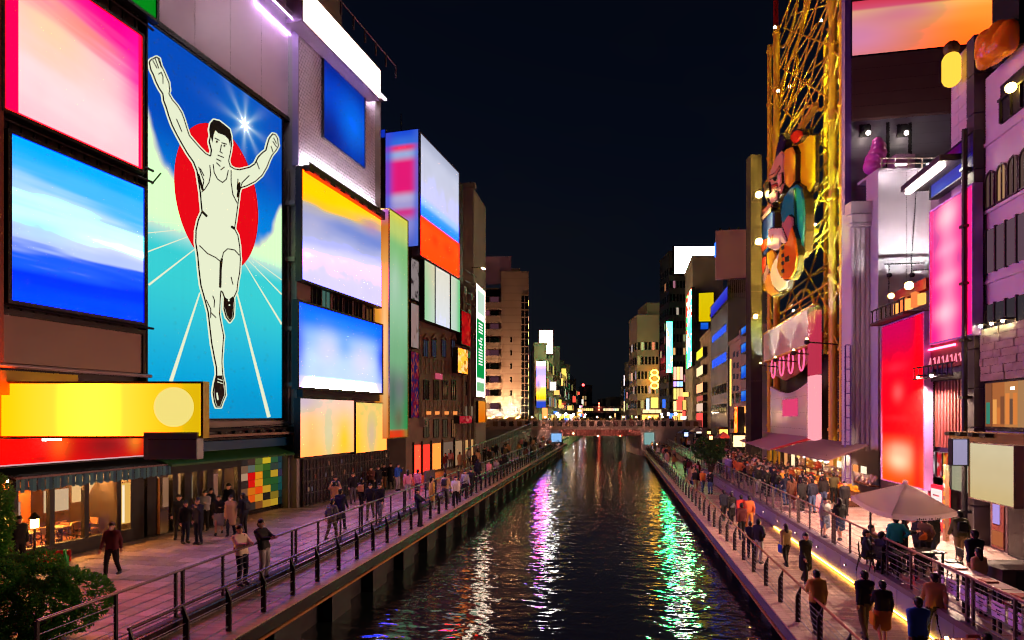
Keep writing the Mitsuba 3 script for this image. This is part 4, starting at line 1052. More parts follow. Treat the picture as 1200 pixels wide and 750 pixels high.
board(FD, 538, 553, 487, 488, 496, 496, 0.2, print_fn((226, 40, 60), (170, 20, 34), (240, 120, 110), 5, 2, 0.5), 'low red sign near the street on the old building', 'sign', 'wall_sign', depth=0.5, rim=0.03)
# street level: lit stalls and shop doors
for i, (x0, x1) in enumerate(((484, 492), (494, 503), (505, 516), (518, 530), (532, 541), (543, 554))):
    s0, s1 = FD.s(x0, -.4), FD.s(x1, -.4)
    c = [(3.2, .05, .02), (1.2, .05, .03), (1.6, .4, .06), (.16, .1, .07), (.35, .2, .1), (.6, .3, .1)][i]
    glow(kD, 'shop_window', FD.box(s0, s1, -0.39, -0.34, 0.2, 2.5), c)
    part(kD, 'shop_frame', FD.box(s0 - 0.16, s0 - 0.02, -0.38, -0.25, 0, 2.8), blk)
kio = single('kiosk_panel', FD.to(bx(0, 1.6, 0, 0.12, 0.02, 1.25).apply_translation([FD.s(497, 4.2), 4.2, 0])), col(92, 86, 92, .5), 'plain grey barrier panel standing on the left plaza among the crowd', 'barrier')
# white lamp on the wall beyond
kl = thing('wall_spotlight', 'bright warm floodlight high on the dark tower beside the orange billboard', 'lamp')
c = FD.p(FD.s(553), 1.2, DZ(553, 318))
part(kl, 'arm', tube([c + [-1.2, .3, 0.1], c + [0, 0, 0.08]], 0.04, 6), dark_steel)
glow(kl, 'head', FD.box(FD.s(553) - .35, FD.s(553) + .35, 1.1, 1.3, c[2] - .12, c[2]), (14, 8, 3.5))

# ---------------------------------------------------------------- towers along the left bank, each a building
procmat('tower_beige', lambda p, n, uv: mikit.mix((0.36, 0.25, 0.2), (0.52, 0.38, 0.31), mikit.fbm(p.x * 0.4, p.y * 0.4, p.z * 0.25, 3)) * (0.86 + 0.14 * mikit.smoothstep(0.03, 0.06, dr.abs(p.z / 1.3 - dr.floor(p.z / 1.3) - 0.5) * 0.5)), 0.75)
procmat('far_wall', lambda p, n, uv: mikit.mix((0.26, 0.23, 0.24), (0.42, 0.37, 0.38), mikit.fbm(p.x * 0.3, p.y * 0.3, p.z * 0.2, 3)), 0.8)
procmat('far_wall_dark', lambda p, n, uv: mikit.mix((0.05, 0.055, 0.075), (0.12, 0.125, 0.16), mikit.fbm(p.x * 0.3, p.y * 0.3, p.z * 0.2, 3)), 0.4)
procmat('far_wall_pink', lambda p, n, uv: mikit.mix((0.4, 0.29, 0.28), (0.58, 0.44, 0.42), mikit.fbm(p.x * 0.3, p.y * 0.3, p.z * 0.2, 3)), 0.8)
WARM = [(1.3, .75, .3), (1.0, .5, .16), (.7, .45, .25), (1.5, 1.1, .6), (.5, .5, .55), (.9, .3, .12)]


def tower(label, F, s0, s1, dep, zt, mat, rows=(), lit=0.25, cols=4, wh_=1.3, fh=3.4, z_from=3.0, side=None, cat_='building', name='tower_block', d0=0.0, seed=0):
    """a building of its own: walls, parapet, windows row by row; side = (frame, s0, s1, cols) for a second face"""
    r = np.random.default_rng(seed)
    k = thing(name, label, cat_)
    part(k, 'wall', F.box(s0, s1, -dep, d0, 0, zt), mat)
    part(k, 'parapet', F.box(s0 - 0.15, s1 + 0.15, -dep - 0.15, d0 + 0.15, zt + 0.003, zt + 0.5), mat)
    faces = [(F, s0, s1, cols)] + ([side] if side else [])
    for Fq, a, b, c in faces:
        if not c:
            continue
        st = (b - a) / c
        for i in range(int((zt - z_from - 1.2) / fh)):
            z = z_from + i * fh
            for j in range(c):
                q = r.random()
                col_ = None if q > lit else tuple(0.5 * x * (0.5 + r.random()) for x in WARM[int(r.integers(6))])
                pane(k, Fq, a + st * (j + 0.18), a + st * (j + 0.82), z, z + wh_ * (fh / 3.4), 0.0 if Fq is not F else d0, col_)
    return k


def facing(px0, px1, Y):
    """frame facing straight to the viewer, its s from px0 to px1 at distance Y"""
    F = Frame.at(((px0 - CX) / F_PX * Y, Y), (1, 0), 1)
    return F, 0.0, (px1 - px0) / F_PX * Y


Zy = lambda py, Y: CAM_Z + (HY - py) / F_PX * Y
CL = Frame(-14.9, 0.161, 1)          # building line of the left bank beyond the plaza

# dark grey tower behind the orange billboard
Ye = 66.5
ce = np.array([(555 - CX) / F_PX * Ye, Ye])
Fe = Frame.at(ce, (-0.161, -1.0) if False else (0.987, -0.159), 1)
Fe2 = Frame.at(ce, (0.161, 1.0), 1)
kE = tower('bare grey tower rising behind the orange billboard', Fe, -9, 0, 0.5, Zy(220, Ye), 'grey_render', cols=0, seed=1)
part(kE, 'side_wall', Fe2.box(0.0, 6.4, -9, -0.02, 0, Zy(220, Ye)), 'far_wall')
part(kE, 'roof_mast', tube([Fe.p(-.4, -.2, Zy(220, Ye)), Fe.p(-.4, -.2, Zy(212, Ye)), Fe2.p(6, -.2, Zy(226, Ye))], 0.06), dark_steel)
# tall green vertical sign on its canal side
sg0, sg1 = Fe2.s(557.5, 0.5), Fe2.s(568.3, 0.5)
gz0, gz1 = Fe2.z(563, 465, .5), Fe2.z(563, 337, .5)
gfn = screen_fn([(0, (244, 240, 242)), (1, (244, 240, 242))], [], [(0.1, .9, .17, .70, (10, 150, 70), .01), (0.1, .9, .05, .13, (120, 190, 130), .01), (0.15, .9, .76, .96, (200, 226, 206), .01)], gain=1.2, noise=0.0)
kv = board(Fe2, 0, 0, 0, 0, 0, 0, .5, gfn, 'tall white and green vertical sign before the orange tower', 'sign', 'vertical_sign', depth=.5, rim=0.08, geom=(sg0, sg1, gz0, gz1), rimmat=col(140, 140, 140, .4))
gwid = sg1 - sg0
for i, zc in enumerate(np.linspace(.66, .29, 15)):
    z = gz0 + zc * (gz1 - gz0)
    j = (0.3, .72) if i < 4 else (0.26 + 0.1 * (i % 3), .62 + .07 * (i % 2)) if i < 9 else (.3, .7)
    if i in (4,):
        continue
    glow(kv, 'stroke', Fe2.box(sg0 + j[0] * gwid, sg0 + j[1] * gwid, .505, .53, z, z + 0.013 * (gz1 - gz0)), (1.1, 1.15, 1.1))
board(Fe2, 0, 0, 0, 0, 0, 0, .45, screen_fn([(0, (250, 120, 10)), (1, (255, 150, 40))], gain=.9), 'plain orange hanging sign below the green vertical sign', 'sign', 'vertical_sign', depth=.3, rim=.02, geom=(Fe2.s(560, .45), Fe2.s(569, .45), Fe2.z(564, 495, .45), Fe2.z(564, 470, .45)))

# orange lit tower with balconies
YF_ = 113.0
Ff, fa, fb_ = facing(567, 619.5, YF_)
zF = Zy(318, YF_)
kF = thing('tower_block', 'beige corner tower lit orange from below, with rows of balconies', 'building')
part(kF, 'wall', Ff.box(fa + (587 - 567) / F_PX * YF_, fb_, -26, 0, 0, zF), 'tower_beige')
part(kF, 'wing_wall', Ff.box(fa, fa + (587 - 567) / F_PX * YF_ - 0.003, -22, -1.2, 0, Zy(336, YF_)), 'tower_beige')
for i, py in enumerate(np.arange(352, 482, 15.6)):
    z0 = Zy(py + 9, YF_)
    part(kF, 'balcony', Ff.box(fa - 0.1, (587.6 - 567) / F_PX * YF_, -1.19, 0.55, z0 - 0.25, z0 + 0.95), 'tower_beige')
    pane(kF, Ff, 0.1, 0.95, z0 + 0.97, z0 + 2.2, -1.2, (.12, .03, .05) if i % 3 == 1 else (.5, .22, .08) if i in (4, 8) else None)
    pane(kF, Ff, 1.1, 2.6, z0 + 0.97, z0 + 2.2, -1.2, None if i % 2 else (.06, .02, .03))
for py in np.arange(395, 470, 15.6):
    pane(kF, Ff, (598 - 567) / F_PX * YF_, (600 - 567) / F_PX * YF_, Zy(py + 6, YF_), Zy(py, YF_), 0)
gs_ = part(kF, 'glass_strip', Ff.box((611 - 567) / F_PX * YF_, (619 - 567) / F_PX * YF_, 0.003, 0.05, Zy(492, YF_), Zy(346, YF_)), 'dark_glass')
for py in np.arange(346, 493, 8.6):
    part(gs_, 'transom', Ff.box((611 - 567) / F_PX * YF_, (619 - 567) / F_PX * YF_, 0.053, 0.12, Zy(py, YF_) - 0.08, Zy(py, YF_) + .08), 'tower_beige')
part(gs_, 'transom', Ff.box((614.9 - 567) / F_PX * YF_ - .06, (614.9 - 567) / F_PX * YF_ + .06, 0.055, 0.11, Zy(492, YF_), Zy(346, YF_)), 'tower_beige')
part(kF, 'crown', Ff.box((599 - 567) / F_PX * YF_, fb_ - 1.5, -20, -0.5, zF + .003, Zy(314, YF_)), 'tower_beige')
Fs = Frame.at(Ff.p(fb_, 0, 0)[:2], (0.0, 1.0), 1)
for i, py in enumerate(np.arange(352, 492, 9.2)):
    for s in (3, 9, 15, 21):
        if RNG.random() < 0.75:
            glow(kF, 'side_light', Fs.box(s, s + 3.2, 0.02, 0.12, Zy(py + 5, YF_ + s), Zy(py, YF_ + s)), tuple(x * (0.4 + RNG.random()) for x in (4.5, 2.5, .6)))
sgn = single('roof_panel', Ff.box(0.0, (599 - 567) / F_PX * YF_, -1.0, -0.3, Zy(336, YF_) + .6, Zy(300, YF_)), srgb('mauve_sign', (196, 158, 196), .5), 'blank mauve roof sign on top of the orange tower', 'sign')
part(kF, 'top_window_band', Ff.box(0.1, (586 - 567) / F_PX * YF_, -1.18, -1.0, Zy(346, YF_), Zy(338, YF_)), 'dark_glass')
for i, px in enumerate((573, 592, 606)):
    p0 = sray(px, 490, YF_ - 3.2)
    k = thing('tower_floodlight', f'orange floodlight at the foot of the beige tower, the {("left", "middle", "right")[i]} one', 'lamp')
    part(k, 'yoke', ball(p0 - [0, .1, .2], .2), dark_steel)
    glow(k, 'lens', ball(p0, 0.22), (12, 5, 1.2))
    spot(p0 + [0, .3, .3], p0 + [0, 3.0, 9 + 5 * i], (120, 68, 34), 85, 70)

# facades beyond, both banks: (label, px0, px1, py top, Y, wall, cols, lit)
for i, (lab, x0, x1, yt, Y, mat, c, lit, hue) in enumerate((
        ('grey facade with a lit white and yellow sign, beyond the orange tower', 626, 640.5, 404, 150, 'far_wall', 3, .4, 0),
        ('pinkish grey office block below the bright roof sign on the left bank', 634, 648, 419, 168, 'far_wall_pink', 3, .25, 0),
        ('pale stepped office tower right of the bright roof sign', 646, 656, 408, 190, 'far_wall', 3, .1, 0),
        ('slim dark tower with a yellow lit edge on the left bank', 654, 661, 424, 225, 'far_wall_dark', 2, .45, 0),
        ('last grey block of the left bank before the far bridge', 659, 668, 428, 260, 'far_wall', 3, .25, 0),
        ('low dim block at the end of the left bank', 666, 675, 445, 330, 'far_wall_dark', 3, .1, 0))):
    F, a, b = facing(x0, x1, Y)
    Fsd = Frame.at(F.p(b, 0, 0)[:2], (0.161, 1.0), 1)
    tower(lab, F, a, b, 25, Zy(yt, Y), mat, lit=lit, cols=c, fh=4.2, wh_=1.9, side=(Fsd, 0.5, 24, 5), seed=20 + i)
F, a, b = facing(632, 647.3, 166)
board(F, 0, 0, 0, 0, 0, 0, 0, (5.6, 5.5, 5.2), 'glaring white roof sign on the left bank, far off', 'sign', 'roof_sign', depth=.6, rim=.25, rimmat=col(130, 80, 100, .5), geom=(a, b, Zy(414.5, 166), Zy(387.5, 166)))
part('roof_sign_001', 'mast', F.box(a + 1, b - 1, -.5, -.2, Zy(420, 166), Zy(415, 166)), dark_steel)
F, a, b = facing(628.5, 639.5, 149)
board(F, 0, 0, 0, 0, 0, 0, .4, screen_fn([(0, (40, 70, 200)), (.12, (40, 70, 200)), (.2, (250, 220, 20)), (.4, (250, 226, 90)), (.5, (240, 220, 250)), (.8, (214, 190, 250)), (1, (250, 240, 255))], [(.2, .5, .2, .1, (180, 120, 200), .7)], gain=1.3), 'lit white and yellow sign on the left bank beyond the orange tower', 'sign', 'wall_sign', depth=.39, rim=.1, geom=(a, b, Zy(478, 149), Zy(424, 149)))
for i, (px, ya, yb, Y, w, c, lab) in enumerate(((650.5, 455, 485, 205, 1.3, (.5, 1.6, 9), 'thin blue lit sign on the far left bank'), (652.5, 453, 460, 212, 1.2, (1.5, 1.2, .1), 'small yellow lit sign above a blue one, far left bank'), (658, 432, 446, 224, 1.6, (1.3, .9, .15), 'yellow lit strip on the slim dark tower'),
                                           (635.5, 478, 496, 148, 1.2, (2.2, .6, .15), 'small red orange sign near the left end of the far bridge'), (731, 440, 452, 240, 1.0, (1.6, 1.3, 1.4), 'top of a thin white and red sign on the far right bank'), (732, 456, 472, 236, 1.2, (.1, .5, 1.8), 'thin blue sign on the far right bank'),
                                           (731, 470, 482, 232, 1.7, (1.7, 1.2, .6), 'pale lit double sign low on the far right bank'), (748.3, 417, 436, 206, 1.5, (6, .2, .3), 'red sign high on the far right bank'), (744, 448, 462, 212, .8, (1.4, .9, .2), 'yellow strip sign beside a red one on the far right bank'))):
    F, a, b = facing(px, px + w / Y * F_PX, Y)
    k = thing('far_sign', lab, 'sign')
    part(k, 'casing', F.box(a - .1, b + .1, -.5, -.01, Zy(yb, Y) - .1, Zy(ya, Y) + .1), blk)
    glow(k, 'face', F.box(a, b, 0, .1, Zy(yb, Y), Zy(ya, Y)), c)

# small lit signs and shop lights among the far facades, and street lamps below them
rs = np.random.default_rng(77)
NAMED = {'amber': (2.2, 1.1, .25), 'white': (2.0, 1.8, 1.6), 'red': (2.2, .2, .12), 'blue': (.12, .45, 2.2), 'yellow': (2.0, 1.5, .15), 'green': (.2, 1.5, .5), 'pink': (2.0, .5, 1.0)}
tally = {}
rows_ = []
for i in range(64):
    left = i % 2 == 0
    Yq = rs.uniform(128, 300)
    xq = (-15.6 + .161 * Yq) if left else (13.6 + .18 * Yq)
    nm = list(NAMED)[int(rs.choice(7, p=[.34, .2, .14, .1, .12, .05, .05]))]
    rows_.append((Yq, xq, left, nm, 2.5 + min(abs(rs.normal(0, 1)) * 4.5, 11), rs.uniform(.5, 1.5), rs.uniform(.6, 2.6), rs.uniform(.5, 1.1)))
rows_.sort()
for Yq, xq, left, nm, z_, w_, h_, q in rows_:
    t = tally[(left, nm)] = tally.get((left, nm), -1) + 1
    k = thing('shop_sign', f'small {nm} lit sign on the far {"left" if left else "right"} bank facades, {ORD[t]}', 'sign', f'small lit signs on the far {"left" if left else "right"} bank')
    e = 1 if left else -1
    part(k, 'bracket', bx(min(xq, xq + e * .3), max(xq, xq + e * .3), Yq - .05, Yq + .05, z_, z_ + h_), blk)
    glow(k, 'face', bx(min(xq + e * .3, xq + e * (.3 + w_)), max(xq + e * .3, xq + e * (.3 + w_)), Yq - .12, Yq + .12, z_, z_ + h_), tuple(q * x for x in NAMED[nm]))
for i, (side_, Yq) in enumerate([(s_, y_) for y_ in (128, 150, 178, 210, 250) for s_ in (0, 1)]):
    xq = (-11.5 + .161 * Yq) if side_ == 0 else (9.8 + .18 * Yq)
    k = thing('street_lamp', f'{ORD[i // 2]} street lamp beyond the bridge on the {"left" if side_ == 0 else "right"} bank', 'lamp', 'street lamps beyond the bridge')
    part(k, 'post', tube([[xq, Yq, .01], [xq, Yq, 5.0]], .07, 6), dark_steel)
    glow(k, 'globe', ball((xq, Yq, 5.3), .32), (150, 80, 32), weight=6)
# far city across the end of the canal
for i, (lab, x0, x1, yt, Y, lit) in enumerate((('dark far block with a column of yellow windows and a red beacon', 682, 687.5, 453, 420, .85), ('dim far office block behind the yellow windowed one', 687, 694, 452, 460, .05), ('low far building right of the centre', 706, 716, 468, 400, .12), ('wide dim block at the far right end of the canal', 716, 732, 466, 360, .08), ('dim low block at the far left end of the canal', 664, 682, 476, 380, .12), ('faint low block in the middle distance', 693, 708, 474, 500, .1))):
    F, a, b = facing(x0, x1, Y)
    tower(lab, F, a, b, 20, Zy(yt, Y), 'far_wall_dark', lit=lit, cols=max(2, int((x1 - x0) / 3.2)), fh=3.8, wh_=2.2, seed=40 + i, name='far_block', z_from=4)
k = thing('red_beacon', 'small red beacon light on the yellow windowed far block', 'lamp')
part(k, 'mast', ball(sray(683.5, 452.5, 420), .5), dark_steel)
glow(k, 'bulb', ball(sray(683.5, 451.2, 420), .9), (5, .2, .2))
F, a, b = facing(676, 724, 300)
kf = thing('far_bridge', 'second far bridge with two long lit window bands', 'bridge')
part(kf, 'deck', F.box(a - 14, b + 14, -8, 0, Zy(484, 300), Zy(476, 300)), 'far_wall_dark')
part(kf, 'pier', F.box(a - 14, a - 6, -8, -.02, WATER, Zy(484, 300)), 'far_wall_dark')
part(kf, 'pier', F.box(b + 6, b + 14, -8, -.02, WATER, Zy(484, 300)), 'far_wall_dark')
for x0, x1, c in ((677, 694, (1.6, 1.0, .3)), (707, 723.5, (1.5, 1.1, .6))):
    for px in np.arange(x0, x1, 2.3):
        glow(kf, 'window', F.box((px - 676) / F_PX * 300, (px + 1.9 - 676) / F_PX * 300, .003, .1, Zy(481.5, 300), Zy(478.6, 300)), tuple(x * (.6 + .6 * RNG.random()) for x in c))
for px, py in ((702, 473), (702, 476.5), (702, 480)):
    k = thing('far_lamp', f'{dict([(473, "top"), (476.5, "middle"), (480, "lowest")])[py]} red light of the column over the second far bridge', 'lamp', 'red lights over the far bridge')
    part(k, 'rod', ball(sray(px, py, 299) + [0, .5, 0], .25), dark_steel)
    glow(k, 'bulb', ball(sray(px, py, 299), .45), (4, .4, .2))

for i, (px, py) in enumerate(((541, 345), (549, 352), (546, 372), (552, 400), (545, 420), (494, 500))):
    s = FD.s(px, -.4)
    k = part('old_building', 'air_conditioner', FD.box(s - .45, s + .45, -.39, .0, DZ(px, py), DZ(px, py) + .75), col(140, 132, 128, .5))
    part(k, 'fan_grille', FD.box(s - .3, s + .1, .003, .03, DZ(px, py) + .1, DZ(px, py) + .62), blk)
for px in (543, 547.5, 555):
    part('old_building', 'riser_pipe', tube([FD.p(FD.s(px, -.4), -.25, .02), FD.p(FD.s(px, -.4), -.25, 16.8)], .07, 6), col(110, 96, 90, .5), True)
for py in (318, 330, 343, 356):
    part('old_building', 'fire_stair_rail', FD.box(FD.s(541, -.4), FD.s(555, -.4), -.1, -.05, FD.z(548, py), FD.z(548, py) + .08), dark_steel)
# ================================================================ right bank
FB = Frame(13.6, 0.18, -1)
procmat('rose_tiles', lambda p, n, uv: mikit.mix((0.46, 0.38, 0.4), (0.66, 0.56, 0.58), mikit.fbm(p.x * 0.8, p.y * 0.8, p.z * 0.4, 4) * (0.8 + 0.2 * mikit.noise(p.x * 2 + p.y * 2, p.z * 0.2))), 0.6)
procmat('slate_cladding', lambda p, n, uv: mikit.mix((0.1, 0.1, 0.12), (0.2, 0.19, 0.22), mikit.fbm(p.x * 0.6, p.y * 0.6, p.z * 0.8, 4)) * (0.7 + 0.3 * mikit.smoothstep(0.0, 0.05, p.z / 0.62 - dr.floor(p.z / 0.62))), 0.5)
procmat('silver_panel', lambda p, n, uv: mikit.mix((0.44, 0.4, 0.42), (0.62, 0.57, 0.58), mikit.fbm(p.x * 0.5, p.y * 0.5, p.z * 0.3, 3)), 0.45)
procmat('rough_stone', lambda p, n, uv: mikit.mix((0.2, 0.15, 0.1), (0.46, 0.36, 0.27), mikit.fbm(p.x * 2.5, p.y * 2.5, p.z * 4, 4)), 0.85, lambda p, n, uv: mikit.fbm(p.x * 3, p.y * 3, p.z * 6, 3), 0.06)
BZ = lambda px, py, d=0.0: FB.z(px, py, d)


def bbox(px0, px1, z0, z1, d0, d1):
    return FB.box(FB.s(px0), FB.s(px1), d0, d1, z0, z1)


# ---- rose building at the right edge
r0, r1 = FB.s(1290), FB.s(1155)
kR1 = thing('rose_building', 'rose lit tiled building at the right edge with arched windows and a stone band', 'building')
zt = 17.7
part(kR1, 'wall', FB.box(r0, r1, -9, 0, 3.1, zt), 'rose_tiles')
part(kR1, 'ground_floor', FB.box(r0, r1, -9, -0.25, 0, 3.097), col(60, 44, 44, .7))
for z in (15.1, 12.55, 9.9, 6.95):
    part(kR1, 'string_course', FB.box(r0, r1, 0.003, 0.07, z, z + 0.12), 'rose_tiles')
# open loggia near the top
lz0, lz1 = 15.5, 16.9
part(kR1, 'loggia', FB.box(FB.s(1260), FB.s(1174), 0.003, 0.05, lz0, lz1), col(26, 22, 26, .8))
for px in (1176, 1188, 1200, 1215):
    part(kR1, 'loggia_baluster', FB.box(FB.s(px) - .03, FB.s(px) + .03, 0.06, 0.14, lz0, lz0 + .8), steel)
part(kR1, 'loggia_rail', FB.box(FB.s(1260), FB.s(1174), 0.06, 0.16, lz0 + .8, lz0 + .88), steel)
glow(kR1, 'loggia_lamp', ball(FB.p(FB.s(1196), 0.3, 16.3), 0.18), (8, 5, .8))
for i, px in enumerate((1162, 1175.5, 1189, 1203)):
    s = FB.s(px)
    P = Polygon([(s - .27, 12.75), (s + .27, 12.75)] + [(s + .27 * math.cos(a), 13.75 + .27 * math.sin(a)) for a in np.linspace(0, math.pi, 13)])
    k = glow(kR1, 'arched_window', FB.extrude(P, .003, .03), (.09, .05, .04) if i != 1 else (.4, .22, .1))
    part(k, 'surround', FB.extrude(P.buffer(.05).difference(P), .003, .09), col(60, 40, 44, .6))
    part(k, 'mullion', FB.box(s - .025, s + .025, .033, .07, 12.75, 14.1), col(50, 34, 38, .6))
for (z0, z1, pxs) in ((10.3, 11.9, (1157, 1168, 1180, 1193, 1207)), (7.5, 9.1, (1157, 1167, 1180, 1193, 1207))):
    for a, b in zip(pxs, pxs[1:]):
        k = pane(kR1, FB, min(FB.s(a), FB.s(b)) + .06, max(FB.s(a), FB.s(b)) - .06, z0, z1, 0.0, (.10, .055, .075) if z0 > 9 else (.03, .025, .03), frame=None)
        part(k, 'frame', FB.box(max(FB.s(a), FB.s(b)) - .06, max(FB.s(a), FB.s(b)) + .0, .003, .1, z0 - .05, z1 + .05), col(50, 40, 46, .5))
bz0, bz1 = CAM_Z + (HY - 447) * 24.0 / F_PX, CAM_Z + (HY - 386) * 24.0 / F_PX
nrow = 7
for row_ in range(nrow):
    za, zb2 = bz0 + (bz1 - bz0) * row_ / nrow, bz0 + (bz1 - bz0) * (row_ + 1) / nrow
    s = FB.s(1240)
    while s < r1 - 0.1:
        L = 0.35 + 0.35 * RNG.random()
        part(kR1, 'stone_block', FB.box(s + .008, min(s + L, r1 - .02) - .008, .163, .19 + .05 * RNG.random(), za + .008, zb2 - .008), 'rough_stone')
        s += L
part(kR1, 'stone_band', FB.box(r0, r1 - .05, .003, .16, bz0, bz1), col(50, 38, 30, .9))
for i, px in enumerate((1164, 1177, 1191)):
    k = thing('downlight', f'warm downlight over the stone band, {("left", "middle", "right")[i]} one of three', 'lamp')
    c = FB.p(FB.s(px), .42, bz1 + .08)
    part(k, 'hood', FB.box(FB.s(px) - .1, FB.s(px) + .1, .003, .5, bz1 + .12, bz1 + .18), blk)
    glow(k, 'bulb', ball(c, .06), (160, 96, 40), weight=3)
# wide lit window of the restaurant floor
wz0, wz1 = CAM_Z + (HY - 500) * 23.6 / F_PX, CAM_Z + (HY - 449) * 23.6 / F_PX
part(kR1, 'window_surround', FB.box(FB.s(1260), FB.s(1157), .003, .1, wz0 - .15, wz1 + .12), blk)
for a, b, c in ((1159, 1166, (.22, .07, .03)), (1167.5, 1181, (.42, .13, .035)), (1182, 1197, (.5, .2, .06)), (1198, 1215, (.4, .2, .08))):
    glow(kR1, 'lit_window', bbox(a, b, wz0, wz1, .103, .13), c)
for px, h, c in ((1163, .8, (.05, .3, .2)), (1171, .9, (1.2, .5, .12)), (1176, .6, (.9, .26, .05)), (1180, 1.0, (.3, .1, .04)), (1186, 1.1, (1.1, .34, .07)), (1191, .9, (.2, .1, .06)), (1195, 1.1, (1.0, .3, .06))):
    glow(kR1, 'lit_curtain', FB.box(FB.s(px) - .1, FB.s(px) + .1, .133, .16, wz0 + .1, wz0 + .1 + h), tuple(.7 * x for x in c))
glow(kR1, 'ceiling_light', FB.box(FB.s(1194), FB.s(1190), .133, .17, wz1 - .3, wz1 - .2), (3, 2.6, 2.2))
part(kR1, 'beam', FB.box(FB.s(1260), FB.s(1139), .1, .8, wz0 - .55, wz0 - .2), col(120, 84, 20, .5))
for px in (1146, 1160, 1176, 1192):
    part(kR1, 'beam_lamp', FB.box(FB.s(px) - .18, FB.s(px) + .18, .82, 1.1, wz0 - .36, wz0 - .22), blk)
spot(FB.p(FB.s(1150), 1.3, wz0 - .5), FB.p(FB.s(1150), 4.2, 0), (80, 54, 38), 80, 60, 330)
crm = screen_fn([(0, (244, 214, 150)), (.5, (246, 222, 170)), (1, (250, 232, 186))], gain=.8, noise=.03)
zz1, zz0 = wz0 - .58, CAM_Z + (HY - 581) * 23.4 / F_PX
board(FB, 0, 0, 0, 0, 0, 0, 1.15, crm, 'large blank cream sign under the yellow beam at the right', 'sign', 'blank_sign', depth=.5, rim=.03, geom=tuple(sorted((FB.s(1190, 1.15), FB.s(1137, 1.15)))) + (zz0, zz1), rimmat=col(150, 130, 100, .5))
board(FB, 0, 0, 0, 0, 0, 0, .5, screen_fn([(0, (214, 214, 170)), (1, (206, 206, 180))], gain=.5), 'small blank pale sign beside the large cream one', 'sign', 'blank_sign', depth=.4, rim=.02, geom=tuple(sorted((FB.s(1136, .5), FB.s(1115.5, .5)))) + (CAM_Z + (HY - 572) * 26 / F_PX, CAM_Z + (HY - 527) * 26 / F_PX))
fsn = Frame.at(FB.p(FB.s(1190), 2.0, 0)[:2], (1, -.1), 1)
board(fsn, 0, 0, 0, 0, 0, 0, 0, screen_fn([(0, (196, 184, 226)), (1, (200, 190, 230))], gain=.7), 'small lilac box sign sticking out beside the cream sign', 'sign', 'blade_sign', depth=.2, rim=.03, geom=(0.0, .5, 3.2, 4.1))
# entrances
part(kR1, 'door_frame', bbox(1157, 1177, 0, 2.35, -.247, -.1), col(84, 60, 58, .6))
part(kR1, 'door', bbox(1160, 1174, .05, 2.1, -.097, -.06), col(104, 50, 40, .5))
glow(kR1, 'notice', bbox(1162, 1169.5, .95, 1.8, -.057, -.03), (.42, .3, .75))
glow(kR1, 'door_light', bbox(1160.5, 1173.5, .15, .7, -.057, -.04), (.4, .1, .03))
part(kR1, 'dark_doorway', bbox(1179, 1184, .02, 2.2, -.247, -.15), blk)
part(kR1, 'black_shutter', bbox(1185, 1240, .02, 2.1, -.247, .1), col(24, 22, 24, .4))
glow(kR1, 'red_light_bar', bbox(1180, 1193, 2.25, 2.4, -.2, -.05), (2.2, .3, .06))
glow(kR1, 'amber_plate', bbox(1191, 1200, 1.9, 2.3, .102, .14), (.9, .4, .06))
ps = thing('sticker_post', 'narrow post covered with stickers in front of the rose building', 'post')
part(ps, 'post', bbox(1139.5, 1142.5, 0.01, 3.0, .9, 1.05), col(150, 110, 80, .6))
for z in np.arange(.5, 2.7, .32):
    part(ps, 'sticker', bbox(1139.7, 1142.2, z, z + .16, 1.053, 1.06), col(*[(210, 120, 40), (220, 200, 190), (150, 40, 60), (230, 170, 60)][int(RNG.integers(4))]))
# big orange hand shaped roof ornament
z = lambda py: CAM_Z + (HY - py) * 24.0 / F_PX
ko = thing('roof_ornament', 'glossy orange rounded roof ornament at the top right', 'sign')
fp = lambda px, py, d, r: (FB.p(FB.s(px), d, FB.z(px, py)), r)
blob = m3.Manifold.batch_boolean([m3.Manifold.batch_hull([m3.Manifold.sphere(r, 24).translate([float(x) for x in c]) for c, r in grp]) for grp in (
    [fp(1171, 72, .5, .25), fp(1178, 66, .6, .33), fp(1192, 54, .6, .42)], [fp(1176, 46, .5, .4), fp(1184, 58, .6, .5), fp(1178, 62, .5, .3)], [fp(1190, 34, .5, .34), fp(1188, 50, .6, .5)], [fp(1201, 32, .5, .3), fp(1195, 50, .5, .45)])], m3.OpType.Add)
q_ = blob.to_mesh()
bm_ = trimesh.Trimesh(np.array(q_.vert_properties[:, :3]), np.array(q_.tri_verts), process=False)
part(ko, 'body', bm_, col(236, 140, 24, .22), 60)
part(ko, 'support', FB.box(FB.s(1200), FB.s(1168), -.6, .15, zt, zt + 3.2), blk)
for px in (1172, 1184, 1196):
    part(ko, 'strut', tube([FB.p(FB.s(px), -.3, zt), FB.p(FB.s(px) + .6, -.3, zt + 3.6)], .05, 6), dark_steel)
c = FB.p(FB.s(1180), .75, zt + .35)
k = thing('roof_floodlight', 'warm floodlight on an arm below the orange roof ornament', 'lamp')
part(k, 'arm', tube([FB.p(FB.s(1180), .1, zt - .1), c], .04, 6), dark_steel)
glow(k, 'lens', ball(c, .07), (10, 6, 2.5))
spot(c + [0, 0, .1], FB.p(FB.s(1184), .5, zt + 2.2), (110, 70, 34), 70, 50)

